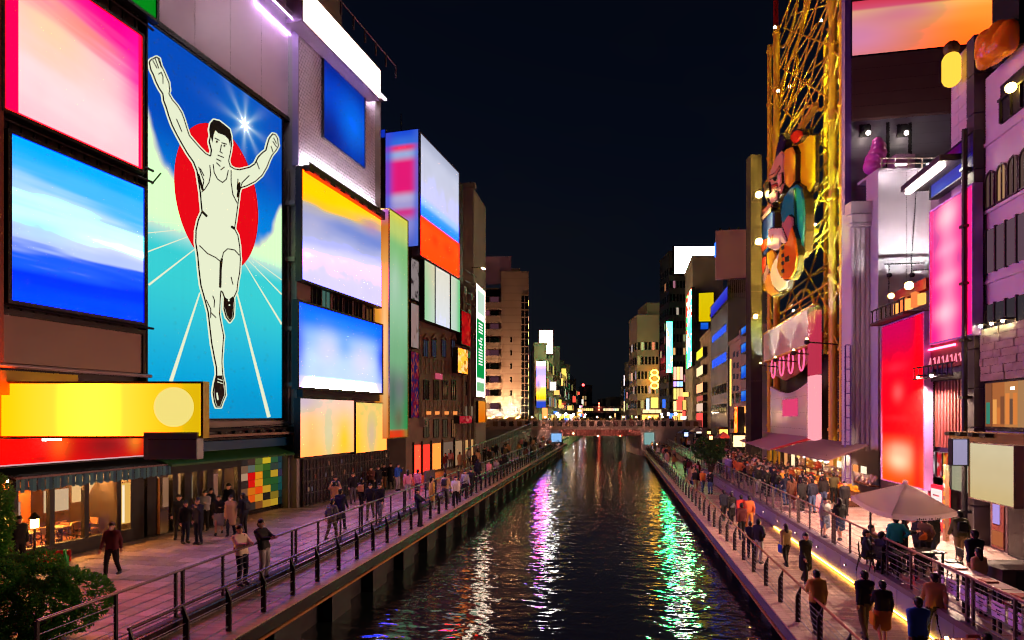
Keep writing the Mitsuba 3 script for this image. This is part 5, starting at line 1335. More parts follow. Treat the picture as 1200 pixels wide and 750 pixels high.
# ---- dark duct column between the rose building and the next
kd = thing('duct_column', 'tall dark jointed duct column beside the rose building', 'duct')
for i, z0 in enumerate(np.arange(0.02, 19.4, 1.5)):
    part(kd, 'section', bbox(1144.5, 1153.5, z0, z0 + 1.46, -1.2, .35), col(62, 56, 60, .5))
part(kd, 'pipe', tube([FB.p(FB.s(1149), .55, .02), FB.p(FB.s(1149), .55, 16)], .1, 8), dark_steel, True)
for z0 in np.arange(1.2, 16, 2.2):
    part(kd, 'clamp', FB.box(FB.s(1149) - .14, FB.s(1149) + .14, .353, .68, z0, z0 + .1), blk)

# ---- building with the blue and the pink screens
kR2 = thing('neon_building', 'narrow building with a tiled gable and a tall pink screen', 'building')
part(kR2, 'tiled_wall', FB.box(FB.s(1144), FB.s(1115), -5, 0, 12, 19.7), 'rose_tiles')
part(kR2, 'lower_wall', FB.box(FB.s(1144.3), FB.s(1090.5), -5, -.003, 2.9, 14.9), col(92, 70, 92, .6))
part(kR2, 'ground_wall', FB.box(FB.s(1144.3), FB.s(1090.5), -5, -.3, 0, 2.897), col(44, 32, 34, .7))
part(kR2, 'ledge', bbox(1144, 1093, 14.95, 15.2, -.2, 1.3), col(46, 40, 46, .5))
glow(kR2, 'strip_light', bbox(1141, 1096, 14.78, 14.9, 1.0, 1.2), (20, 18, 14), weight=4, label='cool white strip light under the ledge')
part(kR2, 'drain', tube([FB.p(FB.s(1115) + .12, -.1, 12), FB.p(FB.s(1115) + .12, -.1, 17.5)], .08, 6), dark_steel)
# tiles on the gable: thin proud panels
for i in range(8):
    for j in range(3):
        a = FB.s(1143.5) + (FB.s(1115.5) - FB.s(1143.5)) * j / 3
        b = FB.s(1143.5) + (FB.s(1115.5) - FB.s(1143.5)) * (j + 1) / 3
        part(kR2, 'wall_panel', FB.box(a + .012, b - .012, .003, .03, 15.25 + i * .55, 15.25 + (i + 1) * .55 - .024), 'rose_tiles')
kw = thing('roof_lantern', 'yellow glowing lantern on the tiled gable', 'lamp')
c = FB.p(FB.s(1131), .5, BZ(1131, 70))
part(kw, 'cap', ball(c + [0, 0, .5], .3), col(90, 70, 20, .5))
glow(kw, 'shade', trimesh.creation.capsule(height=.7, radius=.34, count=[8, 12]).apply_translation(c - [0, 0, .35]), (1.5, .75, .07))
bs = screen_fn([(0, (30, 50, 190)), (.5, (40, 20, 170)), (1, (10, 0, 110))], [(.5, .85, .25, .25, (110, 0, 60), .8), (.9, .3, .2, .3, (20, 20, 200), .8), (.2, .1, .2, .2, (70, 100, 220), .7)], gain=.9)
board(FB, 1091, 1142, 192, 158, 230, 200, .35, bs, 'small deep blue screen above the tall pink one', rim=.04)
ps_ = screen_fn([(0, (240, 20, 150)), (1, (236, 60, 160))], [(.42, .5, .2, 3, (255, 186, 220), .55), (.4, .9, .22, .08, (255, 226, 236), .8), (.4, .66, .25, .05, (255, 190, 226), .6), (.4, .45, .25, .05, (255, 206, 230), .6), (.35, .2, .25, .07, (255, 226, 240), .7), (1, .5, .2, 3, (246, 20, 140), .8)], [(0, .02, 0, 1, (255, 70, 150), .004)], gain=1.1)
board(FB, 1091.5, 1140.5, 246.5, 220, 402, 391, .45, ps_, 'tall blurred pink screen at the right', rim=.07, rimmat=col(150, 110, 190, .3), weight=1.4)
kn = thing('neon_sign', 'red neon lettering frame below the pink screen', 'sign')
nz0 = BZ(1115, 428)
part(kn, 'backing', bbox(1140, 1092, nz0 - .1, nz0 + 1.0, .1, .3), col(110, 14, 40, .5))
glow(kn, 'neon_bar', bbox(1131, 1094, nz0 + .72, nz0 + .8, .33, .4), (4, .35, .8))
for i, px in enumerate(np.linspace(1096, 1137, 9)):
    s = FB.s(px)
    glow(kn, 'neon_stroke', tube([FB.p(s - .1, .38, nz0 + .05), FB.p(s - .04, .38, nz0 + .38), FB.p(s + .08, .38, nz0 + (.1 if i % 2 else .3))], .025, 5), (1.6, .3, .45))
part(kn, 'frame', cat(*[tube([FB.p(FB.s(1141), .75, z0), FB.p(FB.s(1092), .75, z0)], .04, 6) for z0 in (nz0 - .5, nz0 + .0)] + [tube([FB.p(FB.s(px), .75, nz0 - .5), FB.p(FB.s(px), .75, nz0)], .03, 5) for px in np.linspace(1093, 1140, 9)]), blk)
cz0, cz1 = BZ(1115, 525), BZ(1115, 446)
kc = thing('fluted_shutter', 'dark reddish fluted shutter panel below the neon lettering', 'shutter')
for i in range(22):
    a, b = sorted((FB.s(1097 + 41 * i / 22), FB.s(1097 + 41 * (i + 1) / 22)))
    part(kc, 'flute', FB.box(a + .004, b - .004, .003, .06 + .05 * (i % 2), cz0, cz1), col(96 + 10 * (i % 3), 50, 48, .45))
part(kc, 'frame', cat(bbox(1141.5, 1138.3, cz0 - .1, cz1 + .3, 0, .3), bbox(1096.8, 1094, cz0 - .1, cz1 + .3, 0, .3), bbox(1141.5, 1094, cz1 + .03, cz1 + .3, .0, .297)), blk)
for px in (1101, 1118):
    k = thing('panel_spotlight', f'small white spotlight over the fluted panel, the {"left" if px < 1110 else "right"} one', 'lamp')
    part(k, 'arm', bbox(px - 1, px + 1, cz1 + .25, cz1 + .32, .3, .9), blk)
    glow(k, 'bulb', ball(FB.p(FB.s(px), .85, cz1 + .2), .07), (20, 14, 10), weight=2)
    spot(FB.p(FB.s(px), .95, cz1 + .1), FB.p(FB.s(px), 3.2, 0), (85, 56, 40), 80, 60, 330)
for i, (a, b, fn, lab) in enumerate(((1092, 1097.5, print_fn((230, 220, 220), (60, 40, 50), (220, 30, 50), 2, 4, .6), 'narrow white poster with dark print left of the red ones'), (1098, 1105, print_fn((226, 20, 40), (240, 200, 200), (190, 10, 30), 3, 6, .7, .55), 'red poster with pale lettering under the fluted panel'),
                                     (1105.5, 1113.5, print_fn((230, 60, 20), (250, 170, 60), (60, 10, 10), 3, 4, .8), 'orange flame coloured poster beside the small pale sign'))):
    board(FB, 0, 0, 0, 0, 0, 0, .1, fn, lab, 'poster', 'wall_poster', depth=.2, rim=.02, geom=tuple(sorted((FB.s(a, .1), FB.s(b, .1)))) + (BZ(1103, 559), BZ(1103, 530)))
for i, (a, b, c, lab) in enumerate(((1078, 1097, (1.3, .75, .85), 'red display case with a lit pink white panel under the posters'), (1101, 1114, (1.2, 1.05, 1.0), 'red framed display case with a lit white menu near the parasol'))):
    k = thing('display_case', lab, 'display case')
    part(k, 'frame', bbox(a - 2, b + 1, .03, 1.95, .02, .3), col(170, 16, 40, .4))
    glow(k, 'lit_panel', bbox(a, b - .7, 1.0 if i == 0 else .45, 1.8, .303, .34), tuple(.8 * x for x in c))
    for z0 in (1.15, 1.4, 1.6) if i == 0 else (.6, .9, 1.25, 1.5):
        part(k, 'print', bbox(a + 2.5, b - 3, z0, z0 + .06, .343, .35), col(150, 60, 80, .6))

# ---- the tall screen building set back between the tower and the neon building; its broad face looks up the canal
cN = np.array([(994.5 - CX) / F_PX * 38.6, 38.6])
FN = Frame.at(cN, (1, -0.2), 1)
NZ = lambda px, py: FN.z(px, py)
kN = thing('set_back_building', 'big grey clad building with an orange screen strip and a blank brown one', 'building')
part(kN, 'wall', FN.box(0, 15, -.9, 0, 0, 31), 'slate_cladding')
part(kN, 'corner_post', FN.box(-.28, 0.07, -.4, .25, 0, 30.8), col(96, 70, 140, .4))
osn = screen_fn([(0, (255, 130, 20)), (.3, (255, 140, 20)), (.6, (255, 170, 50)), (.8, (255, 200, 90)), (.86, (230, 20, 24)), (1, (226, 10, 30))], [(.0, .35, .22, .5, (226, 140, 190), .9), (.2, .7, .14, .2, (220, 110, 160), .7), (.55, .4, .12, .4, (250, 150, 50), .7), (.95, .6, .35, .3, (255, 214, 90), .8)], gain=1.0)
sN = FN.s(996.5)
board(FN, 0, 0, 0, 0, 0, 0, .3, osn, 'long orange and pink screen strip with a red upper edge, top right', depth=.28, rim=.05, geom=(sN, 14.8, NZ(997, 69), NZ(997, 6)))
pn = thing('signboard', 'blank brown screen wall under the orange strip', 'signboard')
part(pn, 'face', FN.box(sN, 14.8, .02, .35, NZ(997, 143), NZ(997, 71)), srgb('brown_screen', (84, 60, 54), .35))
for z0 in np.linspace(NZ(997, 143), NZ(997, 71), 6)[1:-1]:
    part(pn, 'seam', FN.box(sN, 14.8, .352, .36, z0 - .01, z0 + .01), col(60, 44, 40, .5))
for i, px in enumerate((1013, 1057)):
    k = thing('wall_projector', f'black wall floodlight on the grey cladding, the {("left", "right")[i]} one', 'lamp')
    c = FN.p(FN.s(px), .5, NZ(px, 155))
    part(k, 'bracket', FN.box(FN.s(px) - .28, FN.s(px) + .28, .003, .08, c[2] - .3, c[2] + .45), blk)
    part(k, 'body', FN.box(FN.s(px) - .2, FN.s(px) + .2, .083, .5, c[2] - .1, c[2] + .2), blk)
    glow(k, 'bulb', ball(c - [0, .1, .3], .13), (16, 13, 11))
for px in (1040, 1066):
    part(kN, 'seam_post', FN.box(FN.s(px) - .08, FN.s(px) + .08, .003, .1, NZ(px, 195), NZ(px, 144)), blk)
pk2 = single('pink_sculpture', cat(*[ball(FN.p(FN.s(1024 + dx), .6, NZ(1022, py)), r, 2) for dx, py, r in ((0, 172, .3), (1, 178, .42), (0, 185, .5), (-3, 192, .55), (-6, 199, .5), (2, 194, .4))]), col(226, 90, 190, .35), 'blurred pink rounded wall ornament on the grey building', 'sign', smooth=True)
# silver wall in front of it with a roof terrace
FS = Frame.at(((1030.5 - CX) / F_PX * 36.0, 36.0), (1, -.02), 1)
SZ = lambda py: CAM_Z + (HY - py) * 36.0 / F_PX
kS = thing('silver_wall', 'tall plain silver panelled wall with a roof terrace on top', 'wall')
part(kS, 'wall', FS.box(0, 6.5, -1.2, 0, 3, SZ(201)), 'silver_panel')
for s in np.linspace(0, 3.0, 3):
    part(kS, 'seam', FS.box(s - .012, s + .012, .003, .012, 3, SZ(202)), col(130, 120, 124, .5))
part(kS, 'left_trim', FS.box(-.1, -.003, -1.2, .05, 3, SZ(200)), col(190, 180, 186, .4))
part(kS, 'terrace_slab', FS.box(-.1, 6.5, -2.2, .12, SZ(201) + .003, SZ(198)), 'silver_panel')
for z0 in (SZ(192), SZ(186)):
    part(kS, 'terrace_rail', tube([FS.p(0, .05, z0), FS.p(6.4, .05, z0)], .03, 6), col(190, 170, 150, .4), True)
for s in np.arange(.1, 6.4, .75):
    part(kS, 'terrace_post', FS.box(s - .03, s + .03, .02, .08, SZ(198) + .003, SZ(186)), col(190, 170, 150, .4))
part(kS, 'terrace_cabin', FS.box(1.5, 2.6, -1.9, -1.0, SZ(198) + .003, SZ(172)), col(180, 140, 160, .5))
part(kS, 'diagonal_cable', tube([FS.p(2.1, .05, SZ(200)), FS.p(1.75, .05, SZ(310))], .015, 5), blk)
part(kS, 'lamp_bar', tube([FS.p(0.0, .5, SZ(312)), FS.p(2.2, .5, SZ(311))], .035, 6), dark_steel)
part(kS, 'lamp_bar', tube([FS.p(1.5, .6, SZ(320)), FS.p(3.0, .6, SZ(318))], .035, 6), dark_steel)
for s in (.25, 1.5, 2.8):
    part(kS, 'lamp_stem', tube([FS.p(s, .5, SZ(312)), FS.p(s, .5, SZ(325 if s != .25 else 358))], .025, 6), dark_steel)
    part(kS, 'lamp_head', ball(FS.p(s, .55, SZ(325)), .14), blk)
    spot(FS.p(s, .95, SZ(322)), FS.p(s, 0, SZ(255)), (20, 17, 18), 75, 45)
for i, s in enumerate((.7, 2.4)):
    k = thing('wall_washer', f'white wall washer light over the silver wall, the {("left", "right")[i]} one', 'lamp')
    c = FS.p(s, .9, SZ(199))
    part(k, 'arm', tube([FS.p(s, .1, SZ(199)), c], .02, 5), dark_steel)
    glow(k, 'bulb', FS.box(s - .25, s + .25, .8, .95, c[2] - .09, c[2] - .02), (45, 38, 40), weight=4)
# grey rounded fins left of the silver wall, down to the street
kf = thing('fin_facade', 'grey rounded vertical fins of a facade beside the purple corner post', 'wall')
FS2 = Frame.at(((998 - CX) / F_PX * 36.8, 36.8), (1, -.05), 1)
for i in range(6):
    s = .1 + i * .27
    part(kf, 'fin', trimesh.creation.cylinder(radius=.14, height=SZ(262) - 2.9, sections=14).apply_translation(FS2.p(s, -.1, (SZ(262) + 2.9) / 2)), 'silver_panel', 60)
for i, (pa, pb) in enumerate(((232, 246), (247, 256), (257, 261))):
    part(kf, 'cornice', FS2.box(-.15 + .06 * i, 1.62, -.5, .25 - .05 * i, SZ(pb), SZ(pa)), 'silver_panel')
part(kf, 'core', FS2.box(0.0, 1.6, -1.2, -.15, 0, SZ(240)), 'silver_panel')
part(kf, 'purple_ladder', cat(FS2.box(-.42, -.36, .02, .1, .2, 9), FS2.box(-.12, -.06, .02, .1, .2, 9), *[FS2.box(-.36, -.12, .03, .09, z0, z0 + .05) for z0 in np.arange(.6, 9, .7)]), col(110, 80, 150, .4))
# red screen and lantern balcony
rd = screen_fn([(0, (250, 90, 0)), (.12, (255, 110, 10)), (.26, (255, 60, 10)), (.32, (255, 0, 14)), (.7, (250, 0, 34)), (1, (226, 0, 90))],
               [(.42, .14, .26, .06, (255, 240, 190), 1.0), (.45, .2, .3, .05, (255, 214, 170), .7), (.4, .56, .12, .05, (255, 110, 110), .7), (.35, .72, .25, .03, (240, 50, 80), .5), (.4, .4, .3, .02, (250, 50, 60), .4), (.85, .6, .12, 3, (255, 0, 14), .8)], gain=1.04)
board(FB, 1034, 1084, 383, 367, 561, 573, .5, rd, 'tall red screen with a white orange glow at its foot', rim=.06, rimmat=col(170, 120, 190, .3), weight=1.5)
kl = thing('balcony', 'small lit balcony with red and amber lantern boards above the red screen', 'balcony')
lz = BZ(1065, 372)
part(kl, 'slab', bbox(1087, 1044, lz - .12, lz + .02, -.4, 1.0), col(60, 30, 30, .6))
part(kl, 'back_board', bbox(1088, 1050, lz + 1.0, lz + 1.5, -.2, .1), col(120, 16, 20, .5))
for i, px in enumerate((1054, 1061, 1068, 1075, 1083)):
    glow(kl, 'lantern', FB.box(FB.s(px) - .2, FB.s(px) + .2, .0, .2, lz + .35, lz + .85 + .2 * (i % 2)), ((1.6, .6, .12), (1.0, .24, .06))[i % 2])
glow(kl, 'flame_lamp', ball(FB.p(FB.s(1082), .6, lz + 1.25), .2), (7, 3.4, .8))
glow(kl, 'flame_lamp', ball(FB.p(FB.s(1060), .6, lz + 1.15), .15), (5, 2.4, .5))
for px in np.linspace(1046, 1086, 8):
    part(kl, 'baluster', FB.box(FB.s(px) - .02, FB.s(px) + .02, .93, .98, lz + .023, lz + .6), blk)
part(kl, 'rail', bbox(1087, 1044, lz + .6, lz + .66, .92, .99), blk)
kw2 = thing('street_wall', 'dark shop wall below the red screen', 'wall')
part(kw2, 'wall', FB.box(FB.s(1089.8), FB.s(1032), -3, 0, 0, 9.9), col(70, 46, 50, .7))
part(kw2, 'pink_jamb', bbox(1090, 1086.5, .02, 2.9, .003, .12), col(214, 150, 190, .5))

# ---------------------------------------------------------------- yellow steel wheel tower
procmat('yellow_steel', lambda p, n, uv: mikit.mix((0.66, 0.38, 0.02), (0.85, 0.56, 0.05), mikit.fbm(p.x * 1.5, p.y * 1.5, p.z * 0.8, 3)), 0.4)
kT = thing('wheel_tower', 'yellow lattice steel tower of a wheel ride, running out of the picture top', 'tower')
sL1, sL2, sR1, sR2 = FB.s(898), FB.s(906), FB.s(970.5), FB.s(984)
ZT = 41.0
for s, r in ((sL1, .22), (sL2, .3), (sR1, .27), (sR2, .33)):
    part(kT, 'column', trimesh.creation.cylinder(radius=r, height=ZT, sections=16).apply_translation(FB.p(s, -.3, ZT / 2 + .003)), 'yellow_steel', 40)
    for z0 in np.arange(4.0, ZT, 5.2):
        part(kT, 'flange', trimesh.creation.cylinder(radius=r + .09, height=.18, sections=14).apply_translation(FB.p(s, -.3, z0)), 'yellow_steel', 40)
for s in (sL1 + .3, (sL1 + sR1) / 2 - 1.5, sR2):
    part(kT, 'column', trimesh.creation.cylinder(radius=.2, height=ZT, sections=12).apply_translation(FB.p(s, -5.5, ZT / 2 + .003)), 'yellow_steel', 40)
nb = 0
zs_ = np.arange(10.5, ZT, 1.9)
for i, z0 in enumerate(zs_):
    for d in (-1.2, -5.4):
        part(kT, 'girt', tube([FB.p(sL1, d, z0 + RNG.normal(0, .15)), FB.p(sR2, d, z0 + RNG.normal(0, .15))], .055, 5), 'yellow_steel')
    for a, b in ((sL1, sL2), (sR1, sR2)):
        part(kT, 'brace', tube([FB.p(a, -.3, z0), FB.p(b, -.3, z0 + (1.9 if i % 2 else -1.9))], .07, 5), 'yellow_steel')
    for j in range(2):
        x0, x1 = sorted(RNG.uniform(sR1, sL2, 2))
        d0, d1 = RNG.uniform(-5.4, -.8, 2)
        part(kT, 'brace', tube([FB.p(x0, d0, z0), FB.p(x1, d1, z0 + RNG.uniform(-2.6, 2.6))], .07, 5), 'yellow_steel')
    bay = 3.8
    if i % 2 == 0:
        part(kT, 'girt', tube([FB.p(sL2, -.6, z0), FB.p(sR1, -.6, z0)], .08, 6), 'yellow_steel')
        part(kT, 'girt', tube([FB.p(sL2, -4.6, z0 + 1.9), FB.p(sR1, -4.6, z0 + 1.9)], .08, 6), 'yellow_steel')
        for d in (-.9, -4.8):
            nx = 3
            for j in range(nx):
                xa, xb = sR1 + (sL2 - sR1) * j / nx, sR1 + (sL2 - sR1) * (j + 1) / nx
                part(kT, 'brace', tube([FB.p(xa, d, z0), FB.p(xb, d, z0 + bay)], .07, 5), 'yellow_steel')
                part(kT, 'brace', tube([FB.p(xb, d - .12, z0), FB.p(xa, d - .12, z0 + bay)], .07, 5), 'yellow_steel')
    # between tower and the purple post
    part(kT, 'brace', tube([FB.p(sR2, -.3, z0), FB.p(sR2 - 1.0, -3.2, z0 + 1.2 * (-1) ** i)], .06, 5), 'yellow_steel')
    part(kT, 'girt', tube([FB.p(sR2, -.5, z0), FB.p(sR2 - .4, -5.2, z0)], .06, 5), 'yellow_steel')
for px0, zz in ((968, 9.5), (986, 9.5)):
    for i, z0 in enumerate(np.arange(2.5, 10, 1.6)):
        part(kT, 'brace', tube([FB.p(FB.s(px0), -.3, z0), FB.p(FB.s(px0) - .9, -2.8, z0 + 1.6)], .05, 5), 'yellow_steel')


def spline(pts, n=26):
    p = np.asarray(pts, float)
    t = np.r_[0, np.cumsum(np.linalg.norm(np.diff(p, axis=0), axis=1))]
    from scipy.interpolate import CubicSpline
    return CubicSpline(t, p)(np.linspace(0, t[-1], n))


rails = [[(950, -60), (944, 0), (937, 43), (923, 78), (913, 115), (907, 155), (902, 230), (903, 330)], [(955, -60), (949, 0), (942, 28), (926, 72), (916, 112), (911, 160), (906, 240), (907, 330)], [(962, 129), (953, 125), (944, 126), (935, 136), (926, 147), (918, 162)], [(951, 92), (941, 101), (933, 111), (924, 128), (914, 150)],
         [(908, 30), (912, 48), (920, 53), (926, 40), (932, 18), (936, -10)], [(932, 60), (934, 85), (929, 110), (921, 126)], [(955, 360), (946, 340), (930, 352), (914, 366)]]
for r in rails:
    part(kT, 'curved_rail', tube(spline([FB.p(FB.s(x, -1.9), -1.9, FB.z(x, y, -1.9)) for x, y in r]), .14, 8), srgb('bright_yellow', (236, 190, 30), .35), 60)
for (x, y0, y1) in ((909, -20, 62), (909, 132, 150), (909, 94, 105)):
    part(kT, 'red_gondola_rail', FB.box(FB.s(x, -3) - .35, FB.s(x, -3) + .35, -3.2, -2.8, FB.z(x, y1, -3), FB.z(x, y0, -3)), col(150, 16, 20, .4))
for px, py, c in ((990, 27, (2.2, 1.4, 1.2)), (989, 94, (1.6, 1.1, .1)), (996, 3, (2.2, .2, .1))):
    glow(kT, 'beacon', ball(FB.p(FB.s(px, -2.2), -2.2, FB.z(px, py, -2.2)), .42), c)
# lamps that light it: two on the concrete pier, some within the frame
pr0 = sray(886.5, 487, 64.0)
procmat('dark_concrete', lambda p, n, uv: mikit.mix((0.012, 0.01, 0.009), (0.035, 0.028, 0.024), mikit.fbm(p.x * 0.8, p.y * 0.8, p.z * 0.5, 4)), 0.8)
kq = thing('concrete_pier', 'tall bare concrete pier left of the yellow tower', 'pillar')
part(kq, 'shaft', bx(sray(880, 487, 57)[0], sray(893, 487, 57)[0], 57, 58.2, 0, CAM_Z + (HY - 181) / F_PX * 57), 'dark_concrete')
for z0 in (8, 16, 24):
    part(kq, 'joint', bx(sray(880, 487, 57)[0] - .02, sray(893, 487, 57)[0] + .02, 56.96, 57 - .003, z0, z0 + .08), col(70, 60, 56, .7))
for i, py in enumerate((228, 283)):
    c = sray(889.5, py, 55.5)
    k = thing('tower_spotlight', f'glaring yellow spotlight on the concrete pier, the {("upper", "lower")[i]} one', 'lamp')
    part(k, 'arm', tube([c + [0, 1.5, 0], c + [0, .25, 0]], .06, 6), dark_steel)
    glow(k, 'bulb', ball(c, .3, 2), (14, 9.5, 2.6), weight=3)
    spot(c + [.45, -.3, 0], FB.p(FB.s(930), 0, c[2] + 2), (1500, 980, 190), 62, 45)
k = thing('tower_spotlight', 'smaller amber lamp low on the concrete pier', 'lamp')
c = sray(885.6, 315 + 56, 56.2)
part(k, 'arm', tube([c + [0, .8, 0], c + [0, .1, 0]], .05, 6), dark_steel)
glow(k, 'bulb', ball(c, .2, 1), (24, 13, 3))
for i, (px, z0, tz) in enumerate(((935, 9.6, 24), (960, 9.6, 30), (915, 9.6, 20), (978, 10, 34))):
    k = thing('uplight', f'yellow uplight at the foot of the wheel tower lattice, {("second", "third", "leftmost", "rightmost")[i]}', 'lamp', 'uplights inside the wheel tower')
    c = FB.p(FB.s(px), 1.7, z0)
    part(k, 'arm', tube([FB.p(FB.s(px), -.2, z0 - .4), c - [0, 0, .2]], .05, 6), dark_steel)
    part(k, 'yoke', ball(c - [0, 0, .2], .18), dark_steel)
    glow(k, 'lens', ball(c, .1), (5, 3.4, .8))
    spot(c + [0, 0, .2], FB.p(FB.s(px), -2.0, tz), (3000, 1900, 270), 48, 36)

for i, (px, z0, d) in enumerate(((930, 15, -2.4), (955, 21, -2.2), (918, 28, -2.6), (948, 31, -2.4), (925, 37, -2.2), (962, 38, -2.6), (978, 26, -2.0), (912, 33, .5), (908, 39, .6))):
    k = thing('lattice_lamp', f'small yellow lamp inside the lattice of the wheel tower, {ORD[i].replace("nearest", "first")} from below', 'lamp')
    c = FB.p(FB.s(px, d), d, z0)
    part(k, 'clip', ball(c - [0, 0, .16], .09), dark_steel)
    glow(k, 'bulb', ball(c, .13), (260, 165, 24), weight=5)
# ---- relief of a seated fortune god on the tower front
kE2 = thing('relief_figure', 'colourful painted relief of a seated bearded figure on the yellow tower', 'relief')
dF = 0.5
TR = lambda pts: Polygon(FB.trace(pts, dF)).buffer(0)
Q = lambda ox, oy, sc: (lambda pts: [(ox + x / sc, oy + y / sc) for x, y in pts])
qa, qb = Q(890, 150, 7.5), Q(890, 240, 6.82)
pieces = [('fan', qa([(370, 60), (400, 20), (480, 10), (480, 60), (535, 60), (535, 470), (490, 560), (420, 520)]), (250, 226, 20), .1, .35), ('red_tassel', qa([(365, 90), (380, 40), (420, 10), (470, 20), (480, 60), (440, 110), (400, 130)]), (222, 56, 20), .35, .75),
          ('hat', qa([(230, 270), (240, 180), (275, 50), (320, 100), (300, 170), (270, 230)]), (46, 30, 66), .2, .75), ('ear_mane', qa([(300, 230), (330, 180), (390, 160), (415, 220), (410, 460), (360, 520), (310, 470)]), (240, 180, 40), .2, .8),
          ('face', qa([(185, 500), (180, 420), (215, 330), (250, 250), (300, 190), (330, 230), (320, 330), (330, 460), (300, 560), (230, 640), (190, 600)]), (226, 170, 130), .3, .9), ('beard', qa([(160, 480), (200, 470), (215, 520), (200, 620), (230, 660), (180, 640), (155, 560)]), (34, 20, 26), .92, 1.05),
          ('mouth', qa([(215, 500), (270, 480), (280, 510), (230, 530)]), (190, 20, 40), .92, 1.02), ('cheek', qa([(195, 590), (250, 545), (285, 560), (280, 620), (230, 655)]), (236, 182, 150), .92, 1.1), ('brow', qa([(190, 420), (250, 390), (290, 330), (300, 345), (260, 410), (200, 445)]), (190, 120, 90), .92, 1.04),
          ('eye', qa([(235, 440), (265, 420), (275, 440), (250, 455)]), (30, 20, 20), .92, 1.06), ('ear', qa([(290, 410), (320, 390), (325, 470), (300, 500)]), (236, 190, 160), .92, 1.1),
          ('robe', qa([(280, 740), (310, 600), (360, 530), (420, 490), (470, 520), (490, 620), (500, 760), (496, 900), (480, 1080), (440, 1130), (400, 1000), (340, 860), (290, 820)]), (20, 140, 140), .15, .75), ('robe_fold', qa([(410, 520), (430, 520), (440, 900), (425, 900)]), (20, 100, 60), .77, .85),
          ('left_sleeve', qb([(40, 270), (60, 190), (110, 90), (170, 30), (200, 60), (195, 180), (180, 300), (130, 390), (100, 410)]), (20, 84, 160), .2, .8), ('white_collar', qb([(40, 260), (70, 150), (150, 40), (185, 10), (180, 50), (110, 120), (70, 220)]), (236, 222, 170), .82, .95),
          ('red_band', qb([(75, 370), (130, 270), (155, 270), (150, 330), (90, 400)]), (214, 50, 24), .82, .95), ('red_sash', qb([(90, 480), (120, 410), (140, 410), (130, 500), (105, 560)]), (206, 34, 30), .3, .9), ('teal_hem', qb([(50, 480), (60, 420), (90, 500), (90, 600), (70, 540)]), (20, 110, 110), .2, .8),
          ('white_sash', qb([(95, 480), (110, 420), (140, 480), (150, 560), (110, 640), (90, 590)]), (226, 210, 180), .2, .75), ('tablet', qb([(175, 335), (190, 185), (295, 180), (285, 345), (240, 360)]), (240, 226, 196), .9, 1.1), ('tablet_mark', qb([(200, 215), (215, 260), (235, 215), (232, 270), (215, 300), (203, 270)]), (220, 110, 20), 1.1, 1.14),
          ('forearm', qb([(300, 150), (350, 80), (390, 100), (395, 180), (370, 270), (330, 280), (295, 230)]), (196, 130, 116), .8, 1.05), ('hand', qb([(290, 200), (310, 180), (345, 260), (350, 300), (310, 300)]), (240, 220, 190), 1.0, 1.2), ('gold_robe', qb([(140, 380), (190, 340), (220, 400), (210, 480), (170, 540), (145, 470)]), (206, 160, 30), .3, .8),
          ('bag', qb([(285, 480), (310, 330), (360, 280), (395, 170), (430, 280), (445, 400), (430, 520), (390, 590), (320, 590), (290, 550)]), (244, 130, 20), .7, 1.15), ('bag_edge', qb([(270, 500), (300, 320), (330, 300), (320, 420), (330, 580), (300, 570)]), (250, 220, 40), .7, 1.18),
          ('fish_belly', qb([(190, 560), (210, 470), (300, 315), (310, 330), (280, 470), (290, 560), (340, 600), (330, 660), (260, 690), (210, 640)]), (214, 214, 196), .6, 1.0), ('yellow_hem', qb([(60, 620), (100, 600), (130, 680), (110, 690)]), (240, 206, 30), .3, .8), ('brown_base', qb([(120, 620), (150, 540), (195, 560), (210, 660), (260, 700), (180, 725), (135, 690)]), (150, 90, 50), .25, .8), ('shoulder', qb([(90, 50), (150, 0), (180, -20), (190, 10), (130, 50), (100, 80)]), (216, 150, 120), .3, .85), ('red_shoulder', qa([(60, 700), (85, 690), (95, 730), (70, 760)]), (210, 40, 30), .3, .7)]
for nm, pts, c, d0, d1 in pieces:
    P = TR(pts)
    if P.area <= 0:
        continue
    q = P.buffer(.12).buffer(-.12)
    part(kE2, 'contour', FB.extrude(q.buffer(.075), dF + d0 - .02, dF + d1 - .05), col(26, 18, 20, .4))
    m = cat(FB.extrude(q, dF + d0, dF + d1), FB.extrude(q.buffer(-.09), dF + d1 + .002, dF + d1 + .07) if not q.buffer(-.09).is_empty else None)
    part(kE2, nm, m, srgb(f'relief_paint_{c[0]}_{c[1]}_{c[2]}', c, .3))
for i in range(4):
    y = 330 + 62 * i
    part(kE2, 'ink_mark', FB.extrude(TR(qb([(312, y), (334, y - 12), (338, y + 18), (318, y + 26)])), dF + 1.23, dF + 1.26), col(30, 20, 16, .5))
part(kE2, 'ink_mark', FB.extrude(TR(qb([(345, 412), (380, 398), (384, 442), (350, 452)])), dF + 1.23, dF + 1.26), col(30, 20, 16, .5))
part(kE2, 'frame', cat(FB.box(FB.s(958), FB.s(899), -.1, .35, 18, 18.3), FB.box(FB.s(958), FB.s(899), -.1, .35, 27, 27.3)), 'yellow_steel')

